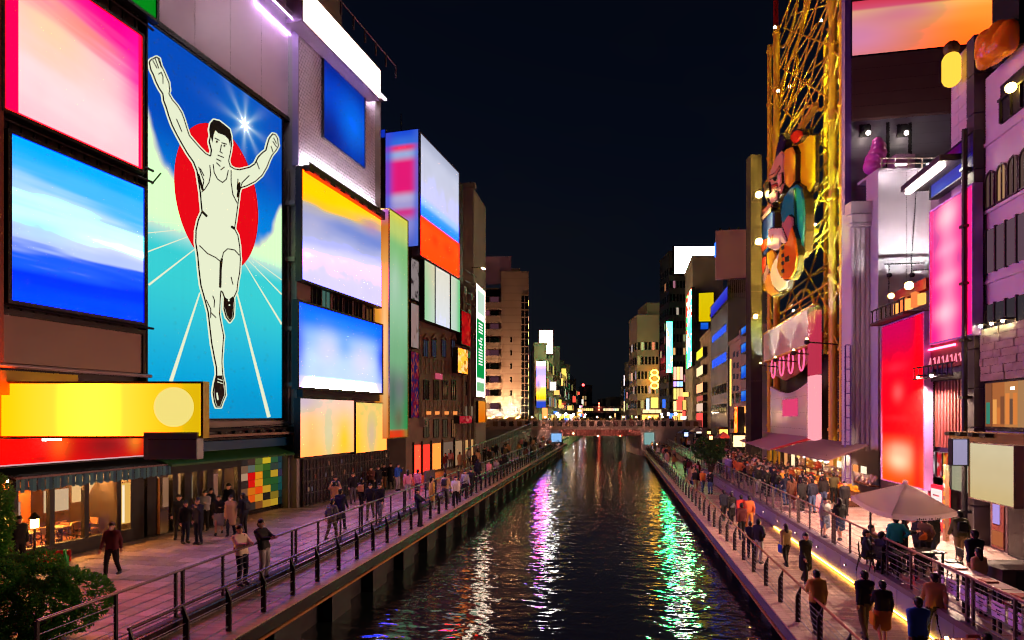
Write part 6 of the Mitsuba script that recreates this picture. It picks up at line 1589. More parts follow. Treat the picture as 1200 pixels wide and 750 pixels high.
# ---- lower part of the tower: sign, hoops, screen, awnings
kt = thing('signboard', 'blank grey signboard across the front of the yellow tower', 'signboard')
t0, t1, tz0, tz1 = FB.rect(895, 954, 393, 360, 417, 395.7, .6)
part(kt, 'face', FB.box(t0, t1, .3, .6, tz0 - .4, tz1 + .1), srgb('warm_grey_blank', (196, 168, 150), .45))
part(kt, 'frame', cat(FB.box(t0, t1, .25, .68, tz1 + .103, tz1 + .22), FB.box(t0, t1, .25, .68, tz0 - .52, tz0 - .403)), 'yellow_steel')
hz = FB.z(928, 425, .3)
kh = thing('neon_hoops', 'row of pink neon hoops on a dark red scroll under the grey signboard', 'sign')
part(kh, 'scroll', FB.extrude(Polygon([(t0, hz + 1.5), (t1, hz + 1.5), (t1, hz - .2), ((t0 + t1) / 2 + 2, hz - 1.3), ((t0 + t1) / 2 - 2, hz - 1.0), (t0, hz + .4)]), .0, .12), col(130, 20, 36, .5))
for i, px in enumerate((911, 921, 932, 945)):
    c = FB.p(FB.s(px), .35, hz + .1)
    th = np.linspace(0, 2 * math.pi, 18)
    e = np.array([*FB.u, 0])
    glow(kh, 'hoop', tube([c + .75 * math.cos(a) * e + np.array([0, 0, .95 * math.sin(a)]) for a in th], .07, 6), (1.5, .16, .4))
sz0, sz1 = FB.z(930, 520, .2), FB.z(930, 447, .2)
kg = thing('grey_screen', 'big dim grey screen with a scooped upper edge at the foot of the yellow tower', 'screen')
a_, b_ = FB.s(957), FB.s(906)
part(kg, 'face', FB.extrude(Polygon([(a_, sz0), (b_, sz0), (b_, sz1)] + [(b_ + (a_ - b_) * t, sz1 - 1.1 * math.sin(math.pi * t) * .8) for t in np.linspace(.1, .9, 9)] + [(a_, sz1 + .7)]), .05, .25), srgb('grey_screen_face', (168, 150, 158), .25))
for z0 in np.linspace(sz0, sz1, 5)[1:-1]:
    part(kg, 'seam', FB.box(a_, b_, .252, .258, z0 - .012, z0 + .012), col(120, 108, 116, .4))
glow(kg, 'red_patch', FB.box(FB.s(939), FB.s(921), .259, .28, sz0 + 2.2, sz0 + 3.6), (.75, .05, .16))
kx = thing('light_column', 'square column lit crimson above and pale pink below, on the yellow tower', 'lamp')
s0, s1 = sorted((FB.s(968.5), FB.s(958.8)))
zA, zB, zC = FB.z(963, 523, .6), FB.z(963, 438, .6), FB.z(963, 360, .6)
glow(kx, 'lower_panel', FB.box(s0, s1, .3, .7, zA, zB), (1.1, .38, .44))
glow(kx, 'upper_panel', FB.box(s0, s1, .3, .7, zB + .06, zC), (.5, .03, .07))
part(kx, 'cap', FB.box(s0 - .05, s1 + .05, .28, .72, zC + .003, zC + .3), blk)
kbk = thing('shop_block', 'dark shop block in the foot of the yellow tower', 'building')
part(kbk, 'wall', FB.box(FB.s(991), FB.s(894), -7, -1.0, 0, 9.5), col(54, 40, 38, .7))
for i, px in enumerate(np.linspace(900, 986, 12)):
    glow(kbk, 'shop_window', FB.box(FB.s(px) - .5, FB.s(px) + .5, -.99, -.94, .3, 2.4), [(1.1, .6, .18), (.8, .3, .1), (1.3, 1.0, .6), (.4, .12, .06)][i % 4])


def slab_poly(key, name, P, th, mat):
    P = np.array(P, float)
    n = len(P)
    v = np.vstack([P, P - [0, 0, th]])
    f = [[0, i, i + 1] for i in range(1, n - 1)] + [[n, n + i + 1, n + i] for i in range(1, n - 1)]
    for i in range(n):
        j = (i + 1) % n
        f += [[i, j + n, j], [i, i + n, j + n]]
    m = trimesh.Trimesh(v, f, process=False)
    if m.volume < 0:
        m = trimesh.Trimesh(v, np.array(f)[:, ::-1], process=False)
    return part(key, name, m, mat)


ka1 = thing('shop_awning', 'broad mauve grey awning at the foot of the yellow tower, the farther one', 'awning')
slab_poly(ka1, 'cloth', [FB.p(FB.s(959), 0.3, 3.4), FB.p(FB.s(896), .3, 3.4), FB.p(FB.s(896) - 1, 2.6, 2.55), FB.p(FB.s(959) + .5, 3.2, 2.45)], .06, col(150, 116, 128, .7))
ka2 = thing('shop_awning', 'grey brown awning with a red lit end over the market stall, the nearer one', 'awning')
slab_poly(ka2, 'cloth', [FB.p(FB.s(1026), .3, 3.35), FB.p(FB.s(963), .3, 3.35), FB.p(FB.s(963) + .4, 3.0, 2.5), FB.p(FB.s(1026) - .5, 2.6, 2.5)], .06, col(120, 92, 90, .7))
slab_poly(ka2, 'red_end', [FB.p(FB.s(963) + .05, .3, 3.42), FB.p(FB.s(956), .3, 3.42), FB.p(FB.s(956), 3.1, 2.52), FB.p(FB.s(963) + .45, 3.0, 2.57)], .05, col(196, 50, 50, .6))
for k, px in ((ka1, 900), (ka1, 925), (ka1, 950), (ka2, 968), (ka2, 990), (ka2, 1015)):
    part(k, 'pole', tube([FB.p(FB.s(px), 2.3, .02), FB.p(FB.s(px), 2.3, 2.6)], .035, 6), dark_steel)

# ---- market stall with heaps of goods under the awning
km = thing('market_stall', 'glowing market stall heaped with yellow and red goods under the awning', 'stall')
for i, px in enumerate(np.linspace(944, 1024, 9)):
    s = FB.s(px)
    ct = part(km, 'counter', FB.box(s - .85, s + .85, .9, 1.7, .02, .8), col(90, 50, 30, .6))
    hp = [ball(FB.p(s + RNG.uniform(-.75, .75), RNG.uniform(.95, 1.65), .82 + RNG.uniform(0, .25)), RNG.uniform(.05, .1), 0) for _ in range(60)]
    part(km, 'goods', cat(*hp), col(*[(236, 170, 40), (226, 120, 30), (240, 210, 120), (200, 50, 40)][i % 4], .5), kind='stuff')
    sh = part(km, 'shelf', FB.box(s - .8, s + .8, .02, .45, 1.1, 1.16), col(110, 64, 36, .6))
    hp = [ball(FB.p(s + RNG.uniform(-.75, .75), RNG.uniform(.08, .4), 1.2 + RNG.uniform(0, .5)), RNG.uniform(.06, .13), 0) for _ in range(30)]
    part(km, 'goods', cat(*hp), col(*[(230, 200, 170), (240, 190, 60), (220, 90, 50), (250, 230, 190)][i % 4], .5), kind='stuff')
    glow(km, 'price_board', FB.box(s - .4, s + .4, .5, .53, 1.75, 2.15), [(1.3, .75, .2), (1.0, .3, .08), (1.2, 1.0, .7)][i % 3])
for i, (px, d, z0) in enumerate(((1018, 2.2, 2.35), (1000, 1.8, 2.3), (982, 2.0, 2.3), (962, 1.8, 2.3), (945, 2.0, 2.3), (925, 2.1, 2.3), (908, 1.9, 2.3))):
    k = thing('stall_bulb', f'bare warm bulb hanging under the awnings by the yellow tower, {ORD[i]}', 'lamp', 'bare bulbs under the awnings')
    c = FB.p(FB.s(px), d, z0)
    part(k, 'flex', tube([c, c + [0, 0, .4]], .012, 5), blk)
    glow(k, 'bulb', ball(c, .1), (330, 190, 90), weight=2.5)
# ================================================================ right bank beyond the yellow tower
def corner(label, pxc, ytop, px_front_end, px_side_end, mat, cols=(3, 4), lit=.3, seed=0, fh=3.3, Y=None, d=0.0, z_from=3.2):
    """a building whose corner the photo shows at pxc: a face turned to the viewer on the right of it, its canal side on the left"""
    s = FB.s(pxc, d)
    Yc = FB.Y(s, d)
    P = FB.p(s, d, 0)
    Fq = Frame.at(P[:2], (1, 0.0), 1)
    Fq.u = np.array([FB.u[1], -FB.u[0]])
    Fq.n = np.array([Fq.u[1], -Fq.u[0]])
    w = max((px_front_end - pxc) / F_PX * Yc, 2.0)
    dep = max(FB.s(px_side_end, d) - s, 1.0)
    Fsd = Frame.at(P[:2], FB.u, -1)
    key = tower(label, Fq, 0.0, w, dep, CAM_Z + (HY - ytop) / F_PX * Yc, mat, lit=lit, cols=cols[0], fh=fh, side=(Fsd, 0.1, dep - .1, cols[1]), seed=seed, z_from=z_from)
    return key, Fq, Fsd, Yc, w, dep


ZY = lambda py, Y: CAM_Z + (HY - py) / F_PX * Y
k6, f6, g6, Y6, w6, _ = corner('dark office block with blue lit window rows under a mauve roof sign', 853, 348, 896, 833, 'far_wall_dark', (0, 0), seed=61)
for (ya, yb) in ((388, 396), (418, 428), (452, 462), (474, 484)):
    for t in np.linspace(834.5, 851.5, 7)[:-1]:
        c = (.03, .12, 1.1) if yb < 430 else None
        pane(k6, FB, *sorted((FB.s(t + .2), FB.s(t + 2.4))), FB.z(842, yb), FB.z(842, ya), 0.0, c)
for px in np.arange(854, 880, 2.3):
    part(k6, 'roof_louvre', f6.box((px - 853) / F_PX * Y6, (px + .8 - 853) / F_PX * Y6, .0, .25, ZY(349, Y6), ZY(328, Y6)), col(120, 104, 110, .5))
part(k6, 'roof_frame', f6.box(0, w6, -.6, -.02, ZY(348, Y6) + .5, ZY(328, Y6)), col(24, 20, 24, .7))
kk = thing('roof_panel', 'big blank mauve box sign on the roof of the dark office block', 'sign')
part(kk, 'front', f6.box(-1.55, w6 - 1.7, -.5, .2, ZY(326.5, Y6), ZY(270, Y6)), srgb('mauve_sign2', (190, 146, 152), .5))
part(kk, 'right_part', f6.box(w6 - 1.68, w6 + 1, -.5, .2, ZY(326.5, Y6), ZY(270, Y6)), srgb('mauve_sign3', (160, 104, 130), .5))
for s in np.linspace(-1, w6, 6):
    part(kk, 'roof_lamp', f6.box(s - .1, s + .1, -.2, .1, ZY(270, Y6), ZY(267, Y6)), blk)
bl6 = board(FB, 833, 853, 360, 335, 372, 352, .25, screen_fn([(0, (40, 30, 190)), (1, (70, 80, 230))], [(.5, .5, .3, .3, (30, 60, 240), .8)], gain=.9), 'blue violet lit roof sign along the canal side of the dark office block', 'sign', 'roof_sign', depth=.2, rim=.05)
glow(bl6, 'blue_edge', f6.box(-1.7, -1.56, -.4, .22, ZY(300, Y6), ZY(284, Y6)), (.05, .3, 2))
# narrow buildings between it and the pier
k7, f7, g7, Y7, w7, _ = corner('narrow rose brown building with a yellow vertical strip light', 868, 397, 884, 855, 'far_wall_pink', (0, 2), lit=.25, seed=62)
glow(k7, 'strip_light', FB.box(FB.s(857.2), FB.s(856.3), .02, .12, FB.z(856.5, 476), FB.z(856.5, 421)), (1.5, 1.0, .2))
for px in (860.5, 864.5):
    for ya in (412, 425, 438, 452):
        s = FB.s(px)
        pane(k7, FB, s - .7, s + .7, FB.z(px, ya + 6), FB.z(px, ya), 0, (.03, .02, .03))
board(FB, 0, 0, 0, 0, 0, 0, .9, print_fn((250, 190, 40), (255, 226, 120), (170, 80, 20), 2, 8, 1.0), 'amber vertical lit sign near the street left of the pier', 'sign', 'vertical_sign', depth=.7, rim=.03, geom=tuple(sorted((FB.s(864.5, .9), FB.s(860.5, .9)))) + (FB.z(862, 512, .9), FB.z(862, 477, .9)))
k8, f8, g8, Y8, w8, _ = corner('slim building with four blue lit signs up its corner beside the pier', 877.5, 385, 884, 868, 'far_wall', (0, 0), seed=63)
for i, (ya, yb) in enumerate(((383, 391), (402.5, 412.5), (428.5, 443), (458, 470))):
    board(FB, 0, 0, 0, 0, 0, 0, .5, screen_fn([(0, (20, 80, 220)), (1, (30, 110, 250))], [(.2, .8, .3, .3, (90, 170, 255), .6)], gain=.95), f'square blue lit sign beside the pier, {("topmost", "second", "third", "lowest")[i]} of four', 'sign', 'stack_sign', depth=.48, rim=.06, geom=tuple(sorted((FB.s(876.5, .5), FB.s(868.5, .5)))) + (FB.z(872, yb, .5), FB.z(872, ya, .5)))
for i, (ya, yb, c) in enumerate(((476, 484, (1.2, .45, .1)), (500, 508, (1.4, .7, .15)), (510, 522, (1.6, 1.1, .5)))):
    glow(k8, 'shop_light', FB.box(FB.s(877), FB.s(869), .02, .1, FB.z(873, yb), FB.z(873, ya)), c)
# the grey building with the yellow sign, the towers beyond the bridge
k5, f5, g5, Y5, w5, _ = corner('grey rendered building with a teal vertical sign, beyond the bridge', 811.5, 303, 846, 803, 'grey_render', (0, 0), seed=64)
board(f5, 0, 0, 0, 0, 0, 0, 1.2, screen_fn([(0, (250, 214, 0)), (1, (250, 220, 10))], gain=.9), 'plain yellow lit square sign before the grey building', 'sign', 'wall_sign', depth=1.1, rim=.1, geom=((818 - 811.5) / F_PX * Y5, (834.5 - 811.5) / F_PX * Y5, ZY(378, Y5), ZY(345, Y5)))
board(f5, 0, 0, 0, 0, 0, 0, 1.2, screen_fn([(0, (20, 90, 230)), (1, (30, 110, 240))], gain=.9), 'small blue lit sign under the plain yellow one', 'sign', 'wall_sign', depth=1.1, rim=.05, geom=((820 - 811.5) / F_PX * Y5, (828.5 - 811.5) / F_PX * Y5, ZY(387, Y5), ZY(379.5, Y5)))
board(FB, 0, 0, 0, 0, 0, 0, .6, print_fn((120, 220, 200), (214, 240, 230), (226, 110, 90), 2, 9, 1.5, .5), 'tall teal and white lit sign on the edge of the grey building', 'sign', 'vertical_sign', depth=.6, rim=.1, geom=tuple(sorted((FB.s(810.5, .6), FB.s(805, .6)))) + (FB.z(808, 430, .6), FB.z(808, 342, .6)))
k9, f9, g9, Y9, w9, _ = corner('brown bay windowed building with a column of small lit signs', 833, 388, 856, 821, 'brown_facade', (0, 0), seed=65)
for i, (ya, yb, c) in enumerate(((410, 420, (1.3, 1.05, .05)), (430, 440, (1.3, 1.0, .5)), (450, 460, (1.6, .7, .3)), (464, 470, (.6, .12, .08)), (473, 482, (.9, .6, .45)), (484, 500, (1.3, .1, .08)))):
    k = thing('stack_sign', f'small {("yellow", "cream", "orange", "dull red", "beige", "bright red")[i]} lit sign in the sign column on the brown building', 'sign')
    a, b = sorted((FB.s(829), FB.s(821.5)))
    part(k, 'casing', FB.box(a - .1, b + .1, .02, .75, FB.z(825, yb) - .08, FB.z(825, ya) + .08), blk)
    glow(k, 'face', FB.box(a, b, .753, .8, FB.z(825, yb), FB.z(825, ya)), c)
for py in (400, 415, 430, 446, 462):
    pane(k9, f9, .4, 2.0, ZY(py + 8, Y9), ZY(py, Y9), 0, (.05, .03, .03) if py % 4 else (.3, .16, .08))
for lab, x0, x1, yt, Y, mat, c, lit in (('dark glass tower under the white roof sign on the right bank', 784, 804, 296, 190, 'far_wall_dark', 5, .12), ('pale slim tower left of the dark glass tower', 772.5, 783.5, 356, 205, 'far_wall', 2, .12), ('rose grey stepped block with a gold ornament, right bank', 746.5, 772, 371, 175, 'far_wall_pink', 6, .36),
                                        ('small upper storey block on the rose grey stepped building', 758, 772.5, 357, 178, 'far_wall_pink', 0, .1), ('slim grey block at the far end of the right bank', 739.5, 747, 424, 215, 'far_wall', 2, .35), ('last dim block of the right bank by the thin blue sign', 733.5, 740, 446, 250, 'far_wall_dark', 2, .3)):
    F, a, b = facing(x0, x1, Y)
    Fsd = Frame.at(F.p(a, 0, 0)[:2], (0.0, 1.0), -1)
    tower(lab, F, a, b, 12, Zy(yt, Y), mat, lit=lit, cols=c, fh=4.0, wh_=1.8, side=(Fsd, .4, 11.6, 4), seed=70 + int(x0))
F, a, b = facing(790, 838, 188)
board(F, 0, 0, 0, 0, 0, 0, .0, (5, 5, 5.2), 'glaring white roof sign on the right bank, beyond the bridge', 'sign', 'roof_sign', depth=.8, rim=.3, geom=(a, b, Zy(321, 188), Zy(289, 188)))
F, a, b = facing(780.5, 788, 187)
board(F, 0, 0, 0, 0, 0, 0, .0, print_fn((150, 226, 196), (190, 240, 214), (226, 190, 90), 2, 5, 1.6), 'pale green lit sign hanging on the dark glass tower', 'sign', 'vertical_sign', depth=.4, rim=.15, geom=(a, b, Zy(437, 187), Zy(377, 187)))
F, a, b = facing(789, 800.5, 186)
k = thing('lit_entrance', 'golden lit shop front stack at the foot of the dark glass tower', 'shop front')
part(k, 'backing', F.box(a - .2, b + .2, -1, -.02, Zy(495, 186), Zy(430, 186)), col(60, 40, 20, .6))
for ya, yb, c in ((430, 445, (1.4, 1.1, .6)), (447, 453, (.9, 1.0, 1.6)), (455, 468, (1.5, .9, .3)), (470, 482, (2.0, 1.3, .4)), (484, 495, (1.9, 1.0, .25))):
    for j in range(3):
        glow(k, 'window', F.box(a + j * (b - a) / 3 + .08, a + (j + 1) * (b - a) / 3 - .08, 0, .1, Zy(yb, 186), Zy(ya, 186)), tuple(x * (.6 + .7 * RNG.random()) for x in c))
F, a, b = facing(760.5, 773, 173)
k = thing('gold_ornament', 'glowing gold scrolled ornament on the rose grey building', 'sign')
cx0, cz0 = (a + b) / 2, Zy(445, 173)
for dz, rr in ((1.9, .9), (0.3, 1.2), (-1.6, 1.0)):
    th = np.linspace(0, 2 * math.pi, 14)
    glow(k, 'scroll', tube([F.p(cx0 + rr * math.cos(q), .3, cz0 + dz + rr * .8 * math.sin(q)) for q in th], .2, 5), (5, 2.2, .2))
glow(k, 'centre', F.box(cx0 - .5, cx0 + .5, .1, .3, cz0 - 2.4, cz0 + 2.6), (1.3, .5, .05))
glow(k, 'lit_window', F.box(cx0 - .9, cx0 + 1.0, .02, .2, Zy(478, 173), Zy(466, 173)), (1.7, 1.3, .2))
for px0, px1, ya, yb, c, lab in ((753, 775, 480, 484, (1.6, 1.1, .5), 'long pale lit shop sign at the right end of the bridge'), (757, 761, 467, 481, (.9, 1.1, 1.3), 'tall pale window sign left of the gold ornament'), (752, 772, 486, 492, (2.2, 1.0, .2), 'row of orange lit shop windows right behind the bridge'), (776, 780, 468, 478, (.05, .2, 1.3), 'small blue lit sign right of the gold ornament')):
    F, a, b = facing(px0, px1, 172)
    k = thing('far_sign', lab, 'sign')
    part(k, 'casing', F.box(a - .1, b + .1, -.5, -.01, Zy(yb, 172) - .1, Zy(ya, 172) + .1), blk)
    for j in range(3 if px1 - px0 > 10 else 1):
        q = 3 if px1 - px0 > 10 else 1
        glow(k, 'face', F.box(a + (b - a) * j / q + .05, a + (b - a) * (j + 1) / q - .05, 0, .1, Zy(yb, 172), Zy(ya, 172)), c)
# low lit stalls and lanterns along the right promenade, before and beyond the bridge
for i, (px, py, Y, r_, c, lab) in enumerate(((866, 517, 62, .55, (2.2, 1.5, .7), 'white glowing box stall left of the pier'), (848, 508, 78, .5, (2.4, 1.2, .2), 'amber glowing stall front behind the small tree'), (833, 513, 88, .25, (3.5, .7, .25), 'red and white lantern left of the small tree'), (831, 507, 89, .22, (3, 1.2, .2), 'orange lantern above a red one, left of the small tree'), (819, 505, 96, .35, (1.8, 1.4, 1.2), 'white parasol like glow far along the right promenade'), (804, 509, 100, .3, (1.2, 1.5, 2.6), 'cold white light on the blue tent far along the right promenade'))):
    F, a, b = facing(px - r_ / Y * F_PX, px + r_ / Y * F_PX, Y)
    k = thing('lit_stall', lab, 'stall')
    part(k, 'frame', F.box(a - .12, b + .12, -.7, -.02, 0.01, Zy(py, Y) + r_ + .25), blk)
    glow(k, 'lit_face', F.box(a, b, 0, .08, Zy(py, Y) - r_, Zy(py, Y) + r_), c)
for i, (px0, px1, Y, zt, c, lab) in enumerate(((797, 812, 100, 2.9, (40, 50, 140), 'blue market tent far along the right promenade'), (842, 860, 76, 3.0, (150, 120, 126), 'pale market tent right of the small tree'), (812, 826, 95, 3.3, (190, 170, 160), 'pale canopy beside the bridge end, right bank'))):
    F, a, b = facing(px0, px1, Y)
    k = thing('market_tent', lab, 'tent')
    apex = np.array([*F.p((a + b) / 2, -1, 0)[:2], zt])
    cs_ = [F.p(a, .2, zt - .75), F.p(b, .2, zt - .75), F.p(b, -2.2, zt - .75), F.p(a, -2.2, zt - .75)]
    part(k, 'roof', trimesh.Trimesh(np.array(cs_ + [apex]), [[0, 1, 4], [1, 2, 4], [2, 3, 4], [3, 0, 4], [0, 2, 1], [0, 3, 2]], process=False), col(*c, .7))
    for q in cs_:
        part(k, 'pole', tube([[q[0], q[1], .01], q], .03, 5), steel)
# ================================================================ people
SPH = {}


def sph(c, r, n=10):
    return m3.Manifold.sphere(float(r), n).translate([float(x) for x in c])


def hull(*cr, n=10):
    return m3.Manifold.batch_hull([sph(c, r, n) for c, r in cr])


def tri(m):
    q = m.to_mesh()
    return trimesh.Trimesh(np.array(q.vert_properties[:, :3]), np.array(q.tri_verts), process=False)


def union(ms):
    return m3.Manifold.batch_boolean(ms, m3.OpType.Add)


def pose_meshes(aL, aR, step=0.0, lean=0.0, garment='plain', sit=False, head=(0, 0), knees=0.0, fine=True):
    """A person 1.70 m tall facing -y, as meshes: one continuous body, and the clothes, hair and shoes over it. aL / aR: elbow and wrist positions relative to the shoulder."""
    n = 12 if fine else 8
    hz = 0.92 if not sit else 0.48
    th = math.radians(lean)
    R = lambda p: np.array([p[0], p[1] * math.cos(th) - (p[2] - hz) * math.sin(th), hz + (p[2] - hz) * math.cos(th) + p[1] * math.sin(th)])
    up = hz - 0.92
    J = lambda x, y, z: R((x, y, z + up))
    pel = [J(-.085, .01, .93), J(.085, .01, .93)]
    wst = [J(-.07, 0, 1.10), J(.07, 0, 1.10)]
    chs = [J(-.09, -.01, 1.29), J(.09, -.01, 1.29)]
    sho = [J(-.175, .0, 1.405), J(.175, .0, 1.405)]
    nck, hd = J(0, .0, 1.46), J(0 + head[0], -.015 + head[1], 1.60)
    legs = []
    for s, st in ((-1, step), (1, -step)):
        hip = np.array([s * .09, .01, hz - .03])
        if sit:
            kn, an = np.array([s * .11, -.42, .50]), np.array([s * .12, -.40 + .1 * s, .08])
        else:
            kn = np.array([s * .1, -st * .55 - .03 - knees, .49])
            an = np.array([s * .105, -st * 1.0 + .03 + (.06 if st < 0 else 0), .085 + (.05 if st < -.1 else 0)])
        legs.append((hip, kn, an))
    arms = [(sho[0], sho[0] + np.array(aL[0]), sho[0] + np.array(aL[0]) + np.array(aL[1])), (sho[1], sho[1] + np.array(aR[0]), sho[1] + np.array(aR[0]) + np.array(aR[1]))]
    B, Tp, Tr, Sh = [], [], [], []
    f = lambda g: 1.0 + g
    torso = [[(pel[0], .105), (pel[1], .105), (wst[0], .095), (wst[1], .095)], [(wst[0], .095), (wst[1], .095), (chs[0], .112), (chs[1], .112)], [(chs[0], .112), (chs[1], .112), (sho[0], .062), (sho[1], .062), (nck, .055)]]
    for t in torso:
        B.append(hull(*t, n=n))
        Tp.append(hull(*[(c, r + .018) for c, r in t], n=n))
    B.append(hull((nck, .056), (hd - [0, -.01, .06], .055), n=n))
    # head: cranium, face, jaw, nose, ears
    B.append(hull((hd + [0, .012, .035], .088), (hd + [0, -.022, -.01], .078), (hd + [0, -.035, -.075], .048), n=n + 2))
    B.append(hull((hd + [0, -.095, .005], .010), (hd + [0, -.112, -.026], .016), (hd + [-.012, -.098, -.03], .01), (hd + [.012, -.098, -.03], .01), n=6))
    for s in (-1, 1):
        B.append(hull((hd + [s * .088, .01, .01], .018), (hd + [s * .086, .008, -.025], .012), n=6))
    for s, (a, e, w) in zip((-1, 1), arms):
        B.append(hull((a, .055), (e, .041), n=n))
        B.append(hull((e, .041), (w, .028), n=n))
        Tp.append(hull((a, .072), (e, .058), n=n))
        Tp.append(hull((e, .058), (w - 0.25 * (w - e) * 0.2, .045), n=n))
        v = (w - e) / (np.linalg.norm(w - e) + 1e-9)
        side = np.cross(v, [0, 1, 0]) if abs(v[1]) < .9 else np.array([1.0, 0, 0])
        side /= np.linalg.norm(side) + 1e-9
        k0 = w + v * .085
        B.append(hull((w, .026), (k0 + side * .024, .016), (k0 - side * .024, .016), n=8))
        if fine:
            for j, L in enumerate((.062, .075, .07, .055)):
                b0 = k0 + side * (.027 - .018 * j)
                m1 = b0 + v * L * .55
                B.append(hull((b0, .0095), (m1, .0085), n=6))
                B.append(hull((m1, .0085), (m1 + v * L * .4 + np.array([0, -.018, 0]), .007), n=6))
            b0 = w + v * .03 + side * .028 * s
            B.append(hull((b0, .011), (b0 + v * .04 + side * .03 * s, .009), n=6))
    for hip, kn, an in legs:
        B.append(hull((hip, .09), (kn, .056), n=n))
        B.append(hull((kn, .056), (an, .038), n=n))
        Tr.append(hull((hip, .107), (kn, .072), n=n))
        if garment != 'shorts':
            Tr.append(hull((kn, .072), (an + [0, 0, .01], .056), n=n))
        toe = an + np.array([0, -.15, -.045])
        Sh.append(hull((an + [0, .035, -.04], .042), (toe + [-.012, 0, 0], .034), (toe + [.012, 0, 0], .034), (an + [0, 0, .02], .043), n=8))
    Tr.append(hull((pel[0], .122), (pel[1], .122), (np.array([0, .01, hz - .04]), .115), n=n))
    if garment == 'coat':
        Tp.append(hull((pel[0], .128), (pel[1], .128), (np.array([-.11, .0, hz - .36]), .11), (np.array([.11, 0, hz - .36]), .11), n=n))
    if garment in ('skirt', 'dress'):
        Tr = [hull((wst[0], .105), (wst[1], .105), (pel[0], .125), (pel[1], .125), n=n), hull((pel[0], .125), (pel[1], .125), (np.array([-.13, -.02, hz - .42]), .1), (np.array([.13, -.02, hz - .42]), .1), n=n)]
    hair = hull((hd + [0, .03, .05], .093), (hd + [0, .0, .065], .088), (hd + [0, .05, -.02], .075), n=n + 2)
    hair = hair - m3.Manifold.cube([.3, .2, .18], True).translate([float(hd[0]), float(hd[1]) - .155, float(hd[2]) - .045])
    longhair = hair + hull((hd + [0, .05, .02], .082), (hd + [0, .06, -.17], .075), n=n)
    if garment == 'hood':
        Tp.append(hull((nck + [-.07, .05, .02], .055), (nck + [.07, .05, .02], .055), (nck + [0, .09, .05], .05), n=8))
    eyes = union([sph(hd + np.array([s * .034, -.091, .018]), .011, 6) for s in (-1, 1)])
    sm = lambda ms: tri(union(ms))
    return {'body': sm(B), 'top': sm(Tp), 'legwear': sm(Tr), 'shoes': sm(Sh), 'hair': tri(hair), 'long_hair': tri(longhair), 'eyes': tri(eyes), 'head_at': hd, 'wrist': arms[1][2], 'sho': sho}


DN = ((.05, .03, -.27), (0.0, -.06, -.245))
DNL = ((-.05, .03, -.27), (0.0, -.06, -.245))
UPH = ((.06, -.12, -.2), (-.06, -.12, .18))
UPHL = ((-.06, -.12, -.2), (.06, -.12, .18))
PHO = ((.03, -.1, -.24), (-.08, -.22, .06))
PHOL = ((-.03, -.1, -.24), (.08, -.22, .06))
WF, WB = ((.04, -.1, -.26), (0, -.14, -.2)), ((.04, .12, -.25), (0, 0.0, -.245))
WFL, WBL = ((-.04, -.1, -.26), (0, -.14, -.2)), ((-.04, .12, -.25), (0, 0.0, -.245))
POSES = {
    'stand': dict(aL=DNL, aR=DN), 'walk': dict(aL=WFL, aR=WB, step=.2), 'walk2': dict(aL=WBL, aR=WF, step=-.22), 'phone': dict(aL=PHOL, aR=PHO, head=(0, -.03)), 'eat': dict(aL=DNL, aR=UPH, head=(0, -.02)),
    'camera': dict(aL=((-.1, -.2, -.02), (.08, -.12, .2)), aR=((.1, -.2, -.02), (-.08, -.12, .2))), 'hips': dict(aL=((-.17, .1, -.2), (.12, -.1, -.16)), aR=DN), 'lean': dict(aL=((-.04, -.22, -.18), (.1, -.2, .02)), aR=((.04, -.22, -.18), (-.1, -.2, .02)), lean=-16, head=(0, -.05)),
    'coat': dict(aL=DNL, aR=DN, garment='coat', step=.08), 'coatwalk': dict(aL=WFL, aR=WB, garment='coat', step=.2), 'skirt': dict(aL=DNL, aR=PHO, garment='skirt', step=.12), 'shorts': dict(aL=WBL, aR=WF, garment='shorts', step=.2), 'hood': dict(aL=DNL, aR=PHO, garment='hood', step=.14),
    'sit': dict(aL=((-.06, -.1, -.25), (.06, -.22, .0)), aR=((.06, -.1, -.25), (-.06, -.22, .0)), sit=True),
}
FINE = {k: pose_meshes(**v) for k, v in POSES.items()}
ROUGH = {k: pose_meshes(**v, fine=False) for k, v in POSES.items() if k in ('stand', 'walk', 'walk2', 'coat', 'phone', 'skirt')}
CACHE = {}
SKIN = [srgb('skin_a', (214, 164, 134), .5), srgb('skin_b', (196, 146, 116), .5)]
HAIR = [col(18, 16, 17, .5), col(34, 24, 20, .5), col(60, 40, 30, .5)]
C = dict(black=(20, 20, 23), navy=(22, 28, 48), grey=(96, 96, 100), white=(214, 208, 204), beige=(196, 160, 118), cream=(226, 208, 176), tan=(176, 128, 76), pink=(222, 140, 150), red=(190, 44, 38), orange=(200, 100, 52), teal=(20, 150, 136), blue=(34, 84, 168), olive=(84, 80, 50), brown=(96, 62, 44), denim=(62, 80, 116), lilac=(120, 104, 170), yellow=(204, 164, 70), khaki=(140, 116, 80), palegrey=(160, 156, 154), green=(40, 84, 58), maroon=(84, 26, 32))


